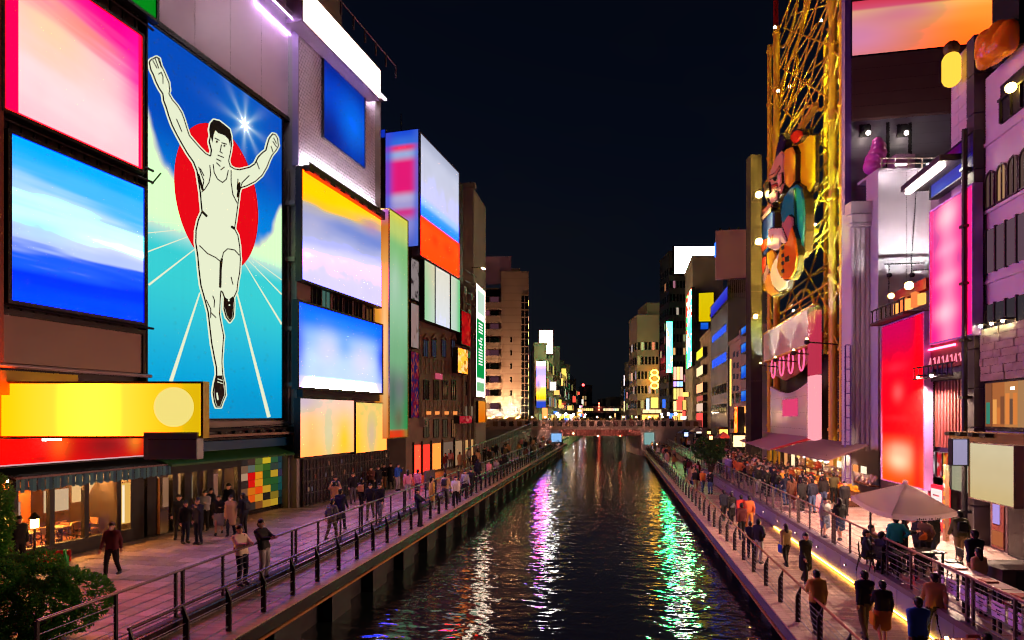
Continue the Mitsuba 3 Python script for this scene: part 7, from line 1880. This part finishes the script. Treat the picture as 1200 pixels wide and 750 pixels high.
def person(label, x, y, z, yaw, top, leg, pose='stand', hair=0, long=False, h=1.70, group=None, fine=True, shoes=(40, 38, 40), bag=None, mask=False):
    """yaw 0 faces the viewer (-y), 90 faces +x"""
    k = thing('person', label, 'person', group)
    src = FINE if fine else ROUGH
    if pose not in src:
        pose = 'stand'
    M = src[pose]
    sc = h / 1.70
    tw = T().translate([float(x), float(y), float(z)]).rotate([0, 0, 1], float(yaw)).scale(sc)

    def put(name, mesh, mat):
        ck = (fine, pose, name)
        if ck not in CACHE:
            CACHE[ck] = mikit.ply(mesh, None, smooth=50)
        key = num(f'{k}__{name}')
        scene[key] = {**CACHE[ck], 'to_world': tw, 'bsdf': {'type': 'ref', 'id': mat}}
        return key
    put('body', M['body'], SKIN[hair % 2])
    put('top', M['top'], col(*C.get(top, top), .8))
    put('trousers' if POSES[pose].get('garment') not in ('skirt',) else 'skirt', M['legwear'], col(*C.get(leg, leg), .8))
    if fine:
        put('shoes', M['shoes'], col(*shoes, .5))
        put('eyes', M['eyes'], HAIR[0])
    hk = put('long_hair' if long else 'hair', M['long_hair' if long else 'hair'], HAIR[hair % 3])
    if mask:
        hd = M['head_at']
        ck = (fine, pose, 'mask')
        if ck not in CACHE:
            CACHE[ck] = mikit.ply(tri(hull((hd + [0, -.075, -.03], .045), (hd + [0, -.07, -.07], .03), n=8)), None, smooth=50)
        scene[num(f'{k}__face_mask')] = {**CACHE[ck], 'to_world': tw, 'bsdf': {'type': 'ref', 'id': col(220, 222, 224, .7)}}
    if bag:
        kind, c = bag
        Mx = np.array(tw.matrix, float)
        if kind == 'backpack':
            m = hull(((-.1, .19, 1.12), .07), ((.1, .19, 1.12), .07), ((-.09, .18, 1.36), .06), ((.09, .18, 1.36), .06), n=8)
            nm, lab = 'backpack', f'{c[1]} backpack worn by the {label.split(" ", 1)[1] if label.startswith("person ") else label}'
        elif kind == 'tote':
            m = hull(((.30, -.0, .62), .03), ((.30, .22, .62), .03), ((.30, -.02, .9), .025), ((.30, .24, .9), .025), n=6)
            nm, lab = 'handbag', f'{c[1]} bag carried by the {label.split(" ", 1)[1] if label.startswith("person ") else label}'
        else:
            m = hull(((-.1, .17, 1.0), .06), ((.06, .19, .98), .06), ((-.1, .16, 1.15), .05), n=8)
            nm, lab = 'shoulder_bag', f'{c[1]} shoulder bag on the back of the {label.split(" ", 1)[1] if label.startswith("person ") else label}'
        bm = tri(m)
        bm.apply_transform(Mx)
        kb_ = thing(nm, ' '.join(lab.split()[:16]), 'bag')
        part(kb_, 'body', bm, col(*c[0], .6), 50)
        st_ = tri(hull(((-.12, .06, 1.43), .02), ((-.12, .16, 1.34), .02), n=6) if kind == 'backpack' else hull(((.30, .03, .9), .012), ((.28, .06, 1.06), .012), n=6) if kind == 'tote' else hull(((-.05, .13, 1.15), .015), ((.12, .05, 1.44), .015), n=6))
        st_.apply_transform(Mx)
        part(kb_, 'strap', st_, col(*c[0], .6), 50)
    return k


PLZ, LWR, UPR, LBW = 0.0, DECK_R + 0.003, 0.0, DECK_L + 0.003


def at(label, px, pyf, z, yaw, top, leg, pose='stand', **kw):
    """feet at the pixel px, pyf on the level z"""
    p = onplane(px, pyf, z)
    return person(label, p[0], p[1], z, yaw, top, leg, pose, **kw)


V = 'person in '
left_people = [
    # label, px, py of the feet, level, yaw, top, legs, pose, extras
    ('a red jacket and dark trousers walking towards the viewer on the left plaza', 131, 677, PLZ, 8, 'maroon', 'black', 'walk', dict(mask=True, h=1.66, bag=('shoulder', ((150, 100, 50), 'tan')))),
    ('a black coat half hidden by the tall shrub at the left edge', 22, 668, PLZ, 60, 'black', 'black', 'stand', dict(long=True)),
    ('a beige sweater and checked trousers leaning on the plaza railing', 284, 686, PLZ, 60, 'cream', 'navy', 'lean', dict(h=1.72, bag=('shoulder', ((150, 30, 40), 'red')))),
    ('a black top and pale jeans leaning on the plaza railing', 310, 679, PLZ, 70, 'black', 'palegrey', 'lean', dict(h=1.78, mask=True)),
    ('a black jacket carrying a cream bag before the glazed shop', 210, 631, PLZ, 20, 'black', 'black', 'walk', dict(h=1.74, bag=('tote', ((206, 190, 140), 'cream')))),
    ('dark clothes eating a snack before the glazed shop', 217, 637, PLZ, 60, 'black', 'navy', 'eat', dict(h=1.62)),
    ('a navy jacket walking with one arm raised before the glazed shop', 232.5, 638, PLZ, -20, 'navy', 'navy', 'eat', dict(h=1.76)),
    ('a grey hoodie standing behind the man in navy', 240, 622, PLZ, 10, 'palegrey', 'black', 'phone', {}),
    ('dark clothes in the middle of the group before the coloured panes', 248, 618, PLZ, -30, 'navy', 'black', 'stand', dict(long=True)),
    ('a black coat over a pale skirt before the coloured panes', 256.5, 627, PLZ, 15, 'black', 'palegrey', 'skirt', dict(long=True, h=1.62)),
    ('a black coat standing tallest behind the group at the coloured panes', 268, 616, PLZ, 0, 'black', 'black', 'coat', dict(h=1.86)),
    ('a beige coat and face mask before the coloured panes', 270.5, 628, PLZ, 5, 'beige', 'navy', 'coat', dict(mask=True, long=True, h=1.64)),
    ('a navy jacket with his back pack turned to the coloured panes', 285.5, 627, PLZ, -110, 'navy', 'black', 'phone', dict(h=1.7, bag=('backpack', ((24, 26, 34), 'black')))),
    ('dark clothes with a grey backpack walking away near the plaza railing', 389, 633, PLZ, 160, 'grey', 'olive', 'walk', dict(h=1.6, bag=('backpack', ((70, 74, 80), 'grey')))),
    ('a long navy coat walking away beside a backpacker on the left plaza', 399, 621, PLZ, 170, 'navy', 'black', 'coatwalk', dict(h=1.74)),
    ('a tan coat with raised hands taking a picture on the left plaza', 392, 606, PLZ, 190, 'tan', 'black', 'camera', {}),
    ('a dark jacket standing before the folding gates, leftmost', 393, 596, PLZ, 20, 'navy', 'black', 'stand', {}),
    ('a black jacket and grey scarf walking before the folding gates', 413.6, 590, PLZ, 15, 'black', 'grey', 'walk', {}),
    ('black clothes with a tan backpack walking away on the left plaza', 424, 600, PLZ, 175, 'black', 'black', 'walk2', dict(bag=('backpack', ((190, 136, 84), 'tan')))),
    ('a black jacket walking side by side with another towards the viewer', 434, 609, PLZ, 0, 'black', 'olive', 'walk', dict(h=1.68)),
    ('a black sweater and patterned trousers walking towards the viewer', 445, 611, PLZ, -8, 'black', 'grey', 'walk2', dict(h=1.74, long=True)),
    ('a brown jacket with a pale bag on the chest before the gates', 435, 579, PLZ, 0, 'brown', 'black', 'phone', {}),
    ('a dark jacket queueing before the gates next to brown trousers', 443, 578, PLZ, 30, 'black', 'navy', 'stand', {}),
    ('a black top and brown trousers before the gates', 449.6, 574, PLZ, 10, 'black', 'tan', 'phone', dict(long=True)),
    ('a dark coat holding a bag at the end of the gates', 458, 573, PLZ, -15, 'black', 'black', 'coat', dict(long=True)),
    ('a blue jacket and pale grey trousers at the end of the gates', 466, 575, PLZ, 60, 'blue', 'palegrey', 'eat', dict(h=1.74)),
    ('a pink jacket walking away, left one of two in pink', 478, 585, PLZ, 185, 'pink', 'palegrey', 'walk', dict(long=True)),
    ('a pink shirt walking away, right one of two in pink', 489.5, 584, PLZ, 175, 'pink', 'grey', 'walk2', {}),
    ('a navy jacket bending over the plaza railing', 492, 617, PLZ, 80, 'navy', 'black', 'lean', dict(h=1.66)),
    ('a yellow tan coat at the plaza railing', 506, 597, PLZ, 120, 'yellow', 'palegrey', 'coat', dict(long=True)),
    ('a beige top with a backpack by the plaza railing', 522, 591, PLZ, 160, 'beige', 'grey', 'walk', dict(bag=('backpack', ((40, 42, 48), 'dark')))),
    ('a black jacket over white walking along the left boardwalk', 534, 594, LBW, 10, 'white', 'black', 'walk', dict(h=1.72)),
    ('pale clothes walking beside the black jacket on the left boardwalk', 545, 583, LBW, 20, 'palegrey', 'black', 'walk2', dict(long=True)),
    ('an orange scarf and black coat on the left boardwalk', 552, 580, LBW, 0, 'black', 'brown', 'coatwalk', dict(long=True)),
    ('a dark jacket by the railing further along the left boardwalk', 560, 566, PLZ, 180, 'black', 'black', 'stand', {}),
    ('a pink top at the railing further along the left boardwalk', 573, 566, LBW, 30, 'pink', 'grey', 'walk', {}),
]
for lab, px, pyf, z, yaw, top, leg, pose, kw in left_people:
    at(V + lab, px, pyf, z, yaw, top, leg, pose, **kw)
right_people = [
    ('a blue shirt walking away at the bottom of the right boardwalk', 1076, 791, LWR, 172, 'blue', 'black', 'walk', dict(h=1.72)),
    ('a tan jacket walking beside the retaining wall ahead of the blue shirt', 1095, 752, LWR, 165, 'tan', 'black', 'walk2', dict(h=1.74)),
    ('a navy jacket walking away beside a woman with a yellow bag', 1013, 748, LWR, 178, 'navy', 'olive', 'walk', dict(h=1.74)),
    ('a black top and long ochre skirt with a yellow bag', 1034, 757, LWR, 172, 'black', (176, 110, 40), 'skirt', dict(h=1.62, bag=('tote', ((214, 150, 40), 'yellow')))),
    ('a tan hoodie walking away beside the right handrail', 957, 744, LWR, 176, 'yellow', 'black', 'hood', dict(h=1.7)),
    ('an open dark coat and orange shirt walking towards the viewer', 944, 685, LWR, 12, 'black', 'black', 'coatwalk', dict(h=1.76)),
    ('an olive jacket holding a blue shopping bag on the right boardwalk', 921, 664, LWR, 185, 'khaki', 'black', 'walk', dict(long=True, h=1.62, bag=('tote', ((20, 60, 150), 'blue')))),
    ('a black coat and pale trousers leaning on the right handrail', 889, 660, LWR, 120, 'black', 'palegrey', 'hips', dict(h=1.72)),
    ('dark clothes crouched by the right handrail beside the black coat', 880, 654, LWR, 150, 'navy', 'black', 'lean', dict(h=1.5)),
    ('maroon top near the handrail behind the orange jackets', 869, 633, LWR, 170, 'maroon', 'black', 'walk', {}),
    ('a bright red orange jacket walking away on the right boardwalk', 868.5, 620, LWR, 178, 'red', 'black', 'walk', dict(h=1.72)),
    ('a peach jacket and ochre trousers beside the red jacket', 878, 621, LWR, 172, 'orange', (190, 120, 50), 'walk2', dict(h=1.7)),
    ('a navy jacket left of the red jacket on the right boardwalk', 848, 611, LWR, 182, 'navy', 'black', 'walk', {}),
    ('a black coat with a grey bag left of the red jacket', 857, 615, LWR, 176, 'black', 'black', 'coatwalk', dict(bag=('shoulder', ((90, 92, 96), 'grey')))),
    ('a yellow orange sweater and jeans further along the right boardwalk', 823.5, 577, LWR, 5, (222, 130, 50), 'denim', 'walk', {}),
    ('a dark jacket beside the yellow orange sweater', 832.5, 579, LWR, -40, 'black', 'denim', 'phone', {}),
    ('dark green clothes among the walkers near the handrail', 815, 570, LWR, 175, 'green', 'black', 'stand', {}),
    ('dark clothes with a pink scarf on the far right boardwalk', 803, 558, LWR, 10, 'black', 'black', 'walk', {}),
    # raised promenade
    ('a navy jacket with an orange cap walking up the raised promenade', 1142, 697, UPR, 178, 'navy', 'black', 'walk', dict(h=1.76)),
    ('a beige top and orange head band bending over the counter table', 1147, 712, UPR, 190, 'beige', 'black', 'stand', dict(long=True, h=1.5)),
    ('an olive jacket and shorts with a black backpack on the promenade', 1125, 661, UPR, 170, 'olive', 'khaki', 'shorts', dict(h=1.74, bag=('backpack', ((20, 20, 22), 'black')))),
    ('a teal top standing before the parasol tables', 1050, 667, UPR, 160, 'teal', 'black', 'hips', dict(h=1.68)),
    ('a dark long coat standing behind the parasol, seen under its edge', 1094, 655, UPR, 20, 'black', 'navy', 'coat', dict(h=1.84)),
    ('a black jacket right of the teal top under the parasol', 1060, 664, UPR, 60, 'black', 'black', 'phone', dict(long=True, h=1.62)),
    ('a brown jacket with an orange bag under the parasol', 1084, 664, UPR, 120, 'brown', 'black', 'hips', dict(h=1.62, bag=('shoulder', ((226, 120, 40), 'orange')))),
    ('a black hoodie between the brown jacket and the black jacket', 1076, 662, UPR, 100, 'black', 'black', 'stand', dict(h=1.6)),
    ('a grey jacket and short grey skirt walking, left of the couple', 967, 630, UPR, 10, 'palegrey', (110, 116, 140), 'skirt', dict(h=1.58, mask=True, bag=('shoulder', ((110, 84, 80), 'brown')))),
    ('a black jacket and denim skirt walking away on the promenade', 984, 634, UPR, 185, 'black', 'denim', 'skirt', dict(h=1.66, long=True)),
    ('a dark suit behind the denim skirt on the promenade', 990, 604, UPR, 0, 'black', 'black', 'stand', dict(h=1.66)),
    ('a dark jacket facing the stall, right one of two broad backs', 965, 596, UPR, 175, 'black', 'denim', 'stand', {}),
    ('a black puffer jacket facing the stall, left one of two broad backs', 952, 601, UPR, 178, 'navy', 'denim', 'stand', dict(h=1.7)),
    ('a black outfit with white shoes queueing left of the broad backs', 940, 601, UPR, 170, 'black', 'black', 'walk', dict(shoes=(220, 216, 210))),
    ('a camouflage jacket before the stall lights', 977, 590, UPR, 150, 'olive', 'black', 'phone', {}),
    ('a pink coat child standing by the broad backs', 958, 601, UPR, 180, 'pink', 'pink', 'stand', dict(h=1.1)),
    ('a brown fur coat in the crowd left of the stall', 928, 596, UPR, 165, 'brown', 'palegrey', 'coat', dict(long=True)),
    ('a blue jacket by the railing left of the fur coat', 921, 592, UPR, 190, 'navy', 'denim', 'phone', {}),
    ('a black t shirt in the crowd before the first awning', 899, 582, UPR, 20, 'black', 'black', 'hips', {}),
    ('a black shirt beside another near the railing', 889, 578, UPR, 10, 'black', 'palegrey', 'stand', {}),
    ('a white shirt near the railing in the crowd', 881, 566, UPR, 0, 'cream', 'black', 'walk', {}),
    ('an orange red t shirt at the railing of the crowd', 866.5, 566, UPR, 170, 'orange', 'navy', 'hips', dict(h=1.72)),
    ('a long orange coat beside the orange red t shirt', 875, 564, UPR, 180, (226, 110, 40), 'tan', 'coat', {}),
    ('a long lilac coat left of the orange red t shirt', 853.5, 561, UPR, 170, 'lilac', 'lilac', 'coat', dict(h=1.78)),
    ('a navy jacket standing at the left end of the crowd by the tree', 844, 556, UPR, 100, 'navy', 'black', 'stand', dict(h=1.78)),
    ('a floral yellow shirt in the crowd left of the stall', 917, 583, UPR, 0, (220, 150, 50), 'navy', 'stand', {}),
]
for lab, px, pyf, z, yaw, top, leg, pose, kw in right_people:
    at(V + lab, px, pyf, z, yaw, top, leg, pose, **kw)


# the packed crowds: each body a thing, alike ones share their label
def crowd(n, place, where, seed, clear=0.55):
    r = np.random.default_rng(seed)
    tops = ['black', 'navy', 'black', 'grey', 'white', 'beige', 'brown', 'pink', 'orange', 'maroon', 'olive', 'black', 'palegrey', 'tan']
    spots, rows, tries = [], [], 0
    while len(spots) < n and tries < n * 60:
        tries += 1
        x, y, z = place(r)
        if all((x - a) ** 2 + (y - b) ** 2 > clear ** 2 for a, b in spots):
            spots.append((x, y))
            t, l = tops[int(r.integers(len(tops)))], ['black', 'navy', 'denim', 'grey', 'khaki'][int(r.integers(5))]
            away = bool(r.random() < .5)
            rows.append((y, x, z, (180 if away else 0) + float(r.normal(0, 35)), t, l, ['stand', 'walk', 'walk2', 'coat', 'phone'][int(r.integers(5))], dict(hair=int(r.integers(3)), long=bool(r.random() < .4), h=float(r.normal(1.68, .07))), away))
    rows.sort(key=lambda q: q[0])
    kind = [(q[4], q[5], q[8]) for q in rows]
    seen = {}
    for q, kd_ in zip(rows, kind):
        i = seen[kd_] = seen.get(kd_, -1) + 1
        many = kind.count(kd_) > 1
        t = dict(palegrey='pale grey').get(q[4], q[4])
        person(f'{ORD[i] + " " if many else ""}person in {t} over {q[5]}, {"back turned" if q[8] else "facing the viewer"}, {where}', q[1], q[0], q[2], q[3], q[4], q[5], q[6], fine=False, group=f'people {where}', **q[7])


def on_promenade(y0, y1, f0=0.08, f1=.95):
    def place(r):
        y = r.uniform(y0, y1)
        a, b = lx(RW, y) + .7, 13.6 + .18 * y - .9
        return a + (b - a) * r.uniform(f0, f1), y, UPR
    return place


def on_deck_right(y0, y1):
    def place(r):
        y = r.uniform(y0, y1)
        return r.uniform(lx(RD, y) + .9, lx(RW, y) - .5), y, LWR
    return place


def on_plaza(y0, y1):
    def place(r):
        y = r.uniform(y0, y1)
        return r.uniform(max(-14.2 + .16 * y - 1.5, lx(LP, y) - 6), lx(LP, y) - .5), y, PLZ
    return place


def on_deck_left(y0, y1):
    def place(r):
        y = r.uniform(y0, y1)
        return r.uniform(lx(LP, y) + .35, lx(LD, y) - .8), y, LBW
    return place


crowd(88, on_promenade(40, 66, .05, .62), 'by the yellow tower', 1)
crowd(16, on_promenade(33, 41, .12, .6), 'before the market stall', 8)
crowd(34, on_promenade(66, 104), 'far along the right promenade', 2, .6)
crowd(26, on_deck_right(44, 104), 'far along the right boardwalk', 3, .8)
crowd(44, on_plaza(54, 104), 'far along the left plaza', 4, .6)
crowd(14, on_deck_left(52, 104), 'far along the left boardwalk', 5, .9)
rb = np.random.default_rng(6)
crowd(60, lambda r: (r.uniform(X(574), X(820)), BY + r.uniform(.8, 4), Z(501)), 'on the far bridge', 6, .45)
# seated guests under the parasol and at the lower right table
for i, (px, py, yaw, t, lab) in enumerate(((1015, 668, 60, 'navy', 'dark jacket sitting at the parasol table, leftmost'), (1033, 671, 110, 'navy', 'a navy sweater sitting under the parasol'), (1042, 664, -40, 'black', 'black clothes sitting at the far side of the parasol table'), (1021, 660, 20, 'brown', 'a brown top sitting behind the parasol table'))):
    p = onplane(px, py, UPR)
    person('person in ' + lab if not lab.startswith('dark') else 'person in a ' + lab, p[0], p[1], 0.0, yaw, t, 'black', 'sit')
    chair((p[0], p[1]), 0.0, math.radians(yaw), f'black parasol chair with a guest on it, {ORD[i]} in the row', 'chairs under the parasol', blk)
p = np.array([9.95, 13.35])
person('person in a dark jacket seated at the wooden table in the lower right corner', p[0], p[1], LWR, 150, 'black', 'black', 'sit')
chair(p, LWR, math.radians(150), 'dark curved chair at the wooden table in the lower right corner', None, blk)
kt_ = table('cafe_table', (10.1, 14.25), LWR, .1, 1.3, .7, 'pale wooden table by the retaining wall in the lower right corner', top=col(196, 150, 96, .4))
k = thing('candle', 'tiny yellow candle light on the wooden table in the lower right corner', 'candle')
part(k, 'cup', trimesh.creation.cylinder(radius=.05, height=.07, sections=12).apply_translation([9.75, 14.3, LWR + .79]), col(160, 120, 60, .2))
glow(k, 'flame', ball((9.75, 14.3, LWR + .86), .04), (30, 16, 3), weight=4)
# ================================================================ parasol, counter tables, small furniture
kP = thing('parasol', 'large square pale rose parasol over the promenade tables', 'parasol')
cP = np.array([13.0, 20.6, 0])
cor = [np.array(p) for p in ((10.75, 20.2, 2.42), (11.35, 19.05, 2.02), (14.05, 20.1, 1.92), (14.2, 22.0, 2.35))]
apx = np.array([12.65, 20.5, 2.78])
vs, fs = [], []
for i in range(4):
    a, b = cor[i], cor[(i + 1) % 4]
    n_ = 8
    g0 = len(vs)
    for r_ in range(n_ + 1):
        t = r_ / n_
        for c_ in range(n_ + 1):
            q = a + (b - a) * c_ / n_
            w = apx + (q - apx) * t
            w = w - np.array([0, 0, .09 * math.sin(math.pi * c_ / n_) * t])
            vs.append(w)
    for r_ in range(n_):
        for c_ in range(n_):
            e = g0 + r_ * (n_ + 1) + c_
            fs += [[e, e + 1, e + n_ + 2], [e, e + n_ + 2, e + n_ + 1]]
    v0 = len(vs)
    for c_ in range(n_ + 1):
        q = a + (b - a) * c_ / n_ - np.array([0, 0, .09 * math.sin(math.pi * c_ / n_)])
        vs += [q, q - np.array([0, 0, .16])]
    for c_ in range(n_):
        e = v0 + 2 * c_
        fs += [[e, e + 1, e + 3], [e, e + 3, e + 2]]
scene['parasol_cloth'] = {'type': 'principledthin', 'base_color': {'type': 'rgb', 'value': [.95, .82, .78]}, 'roughness': .8, 'diff_trans': 1.2}
part(kP, 'canopy', trimesh.Trimesh(np.array(vs), fs, process=False), 'parasol_cloth')
part(kP, 'vent', ball(apx + [0, 0, .02], .09), 'parasol_cloth')
for i in range(4):
    part(kP, 'rib', tube([apx - [0, 0, .06], cor[i] - [0, 0, .04]], .016, 5), blk)
part(kP, 'pole', tube([[12.65, 20.5, .02], apx], .03, 8), steel)
part(kP, 'side_mast', tube([[11.75, 20.9, .02], [11.75, 20.9, 2.2], apx], .035, 8), col(40, 60, 66, .5))
part(kP, 'base', bx(12.3, 13.0, 20.15, 20.85, .006, .1), col(70, 66, 66, .7))
# lettering on the front valance
e = (cor[2] - cor[1]) / np.linalg.norm(cor[2] - cor[1])
Mx = np.eye(4)
Mx[:3, 0], Mx[:3, 1] = e, [0, 0, 1]
Mx[:3, 2] = np.cross(e, [0, 0, 1])
Mx[:3, 3] = cor[1] + e * 1.05 - np.array([0, 0, .23]) + Mx[:3, 2] * .012
tm = cat(*[bx(.09 * i, .09 * i + (.05 if i % 3 else .03), .0, .05 + .02 * (i % 2), 0, .004) for i in range(12) if i not in (5, 8)])
tm.apply_transform(Mx)
part(kP, 'faded_print', tm, col(70, 50, 46, .7))
for i, (x, y, w_, l_) in enumerate(((11.9, 19.6, .8, .8), (12.9, 19.9, .8, .8))):
    table('parasol_table', (x, y), 0.0, .16, w_, l_, f'small dark table under the parasol, the {("left", "right")[i]} one', top=blk)
for i, (x, y, yw_) in enumerate(((12.4, 19.2, 150), (13.6, 19.7, -100))):
    chair((x, y), 0.0, math.radians(yw_), f'empty dark chair by the parasol tables, the {("left", "right")[i]} one', None, blk)
# counter tables along the railing with white notices
for i, y in enumerate((16.5, 15.2, 13.9)):
    x = lx(RW, y) + .62
    table('counter_table', (x, y), 0.0, -.16, .55, 1.25, f'narrow pale counter table along the promenade railing, {("farthest", "middle", "nearest")[i]} of three', top=col(206, 180, 160, .4), h=.98)
    for j in range(2):
        yy = y - .3 + .62 * j
        k = thing('notice_board', f'white printed notice hung below the {("farthest", "middle", "nearest")[i]} counter table, {("nearer", "farther")[j]} one', 'notice')
        Fn = Frame.at((lx(RW, yy) + .22, yy), FW.u, -1)
        part(k, 'board', Fn.box(-.25, .25, -.02, 0.0, .42, .78), col(206, 190, 226, .5))
        for q in range(3):
            part(k, 'print', Fn.box(-.18 + .05 * q, .1 - .04 * q, .002, .006, .68 - .09 * q, .71 - .09 * q), col(70, 50, 110, .6))
        part(k, 'hook', Fn.box(-.01, .01, -.018, -.003, .783, .93), blk)
    k = single('tray', bx(x - .16, x + .14, y - .1, y + .22, .985, 1.02), col(190, 60, 60, .4), f'small red tray on the {("farthest", "middle", "nearest")[i]} counter table', 'tray')
    chair((x + .65, y), 0.0, math.pi / 2, f'dark red chair behind the {("farthest", "middle", "nearest")[i]} counter table', None, col(130, 40, 44, .5))
kb_ = thing('crate', 'big grey brown box standing on the promenade at the right edge', 'box')
pb = onplane(1178, 704, 0)
part(kb_, 'body', bx(pb[0], pb[0] + 1.7, pb[1] + .1, pb[1] + 1.3, .006, .8), col(86, 74, 70, .6))
part(kb_, 'front_panel', bx(pb[0] + .38, pb[0] + 1.66, pb[1] + .06, pb[1] + .098, .03, .74), col(46, 40, 38, .6))
# red barrier and green bottle by the left shrub; lantern at the restaurant
pr = onplane(52, 661, 0)
kr_ = thing('barrier', 'low red printed barrier board behind the clipped shrub', 'barrier')
yw_ = math.atan2(.96, .27)
Fr_ = Frame.at(pr[:2], (.93, .36), 1)
part(kr_, 'board', Fr_.box(-.7, .75, -.03, .03, .05, .42), col(190, 20, 36, .5))
for q in range(5):
    part(kr_, 'print', Fr_.box(-.5 + .22 * q, -.36 + .22 * q, .033, .04, .16, .3), col(230, 190, 180, .6))
for s in (-.6, .65):
    part(kr_, 'foot', Fr_.box(s - .04, s + .04, -.18, .18, .006, .05), blk)
pg_ = onplane(76, 664, 0)
kg_ = single('bottle_bollard', trimesh.creation.revolve([[0, .006], [.11, .006], [.11, .32], [.05, .42], [.05, .55], [0, .56]], sections=16).apply_translation([pg_[0], pg_[1], 0]), col(20, 160, 60, .25), 'bright green bottle shaped post beside the red barrier', 'post', smooth=40)
kl_ = thing('street_lantern', 'old fashioned amber lantern before the restaurant window at the far left', 'lamp')
pl_ = FA.p(FA.s(27), .5, 0)
part(kl_, 'post', tube([pl_ + [0, 0, .01], pl_ + [0, 0, 1.25]], .035, 8), blk)
part(kl_, 'base', ball(pl_ + [0, 0, .06], .1), blk)
glow(kl_, 'glass', trimesh.creation.cylinder(radius=.13, height=.3, sections=6).apply_translation(pl_ + [0, 0, 1.42]), (9, 4.4, .8), weight=5)
part(kl_, 'cap', trimesh.creation.cone(radius=.2, height=.22, sections=6).apply_translation(pl_ + [0, 0, 1.575]), blk)
kll = thing('amber_wall_light', 'amber glowing wall strip behind the lantern at the far left', 'lamp')
part(kll, 'plate', FA.box(FA.s(17.5), FA.s(22), -.7, -.6, .6, 2.4), blk)
glow(kll, 'face', FA.box(FA.s(17.8), FA.s(21.8), -.597, -.56, .65, 2.35), (1.4, .8, .12))

# ================================================================ shrubs and tree
scene['leaf_green'] = {'type': 'principledthin', 'base_color': mikit.proc(lambda p, n, uv: mikit.mix((0.035, 0.16, 0.02), (0.12, 0.4, 0.05), mikit.fbm(p.x * 7, p.y * 7, p.z * 7, 2))), 'roughness': .5, 'diff_trans': .5}
scene['leaf_dark'] = {'type': 'principledthin', 'base_color': {'type': 'rgb', 'value': [.05, .12, .035]}, 'roughness': .5, 'diff_trans': .4}
bark = col(70, 54, 40, .9)


def leaves(pts, dirs, L, seed):
    r = np.random.default_rng(seed)
    n = len(pts)
    d = dirs + r.normal(0, .55, (n, 3))
    d /= np.linalg.norm(d, axis=1, keepdims=True)
    up = r.normal(0, 1, (n, 3))
    w = np.cross(d, up)
    w /= np.linalg.norm(w, axis=1, keepdims=True) + 1e-9
    nn = np.cross(w, d)
    l = (L * r.uniform(.6, 1.25, n))[:, None]
    v = np.stack([pts, pts + d * l * .5 + w * l * .26 + nn * l * .08, pts + d * l, pts + d * l * .5 - w * l * .26 + nn * l * .08], 1).reshape(-1, 3)
    b = np.arange(n)[:, None] * 4
    f = np.concatenate([b + [0, 1, 2], b + [0, 2, 3]])
    return trimesh.Trimesh(v, f, process=False)


def clump_cloud(centres, n, seed, rough=.18):
    """points just inside the uneven surface of a union of balls (centre, radius)"""
    r = np.random.default_rng(seed)
    w = np.array([c[1] ** 2 for c in centres])
    idx = r.choice(len(centres), n, p=w / w.sum())
    c = np.array([centres[i][0] for i in idx])
    R_ = np.array([centres[i][1] for i in idx])
    d = r.normal(0, 1, (n, 3))
    d /= np.linalg.norm(d, axis=1, keepdims=True)
    p = c + d * (R_ * (1 - np.abs(r.normal(0, rough, n))))[:, None]
    keep = np.ones(n, bool)
    for cc, rr in centres:
        keep &= np.linalg.norm(p - np.array(cc), axis=1) > rr * .72
    hole = meshkit.fbm(p * 3.0, 3, seed) > .36
    return p[keep & hole], d[keep & hole]


def shrub(name, label, centres, n, L, trunk, seed, mat='leaf_green', cat_='shrub'):
    k = thing(name, label, cat_)
    p, d = clump_cloud(centres, n, seed)
    part(k, 'foliage', leaves(p, d, L, seed), mat)
    for i, (cc, rr) in enumerate(centres[:9]):
        b = np.array(trunk)
        c = np.array(cc)
        part(k, 'branch', tube([b, b + (c - b) * .5 + [.1, 0, .1], c], [.06, .035, .012], 6), bark, True)
    return k


def bush_centres(c, rx, ry, rz, n, r0, seed):
    r = np.random.default_rng(seed)
    out = []
    for _ in range(n):
        d = r.normal(0, 1, 3)
        d /= np.linalg.norm(d)
        q = np.array(c) + d * np.array([rx, ry, rz]) * r.uniform(.35, 1.0)
        if q[2] > .15:
            out.append((tuple(q), r0 * r.uniform(.7, 1.25)))
    return out


shrub('clipped_shrub', 'big clipped dark green shrub in the lower left corner', bush_centres((-10.55, 13.9, .85), 1.25, .9, .95, 60, .42, 3), 95000, .085, (-10.6, 13.9, .01), 11)
shrub('tall_shrub', 'tall leafy shrub column cut by the left picture edge', bush_centres((-12.4, 14.6, 2.4), .85, .7, 1.95, 46, .4, 5), 60000, .085, (-12.3, 14.6, .01), 13)
tc = onplane(846, 560, 0)
shrub('promenade_tree', 'small dark bushy tree in the crowd on the right promenade', bush_centres((tc[0] - .6, tc[1] + 1, 2.2), 1.25, 1.0, .85, 24, .42, 7), 12000, .17, (tc[0] - .6, tc[1] + 1, .01), 17, 'leaf_dark', 'tree')
# ================================================================ closing
total = sum(d['emitter']['sampling_weight'] for d in scene.values() if isinstance(d, dict) and 'emitter' in d)
scene['sky']['sampling_weight'] = float(0.05 * total)
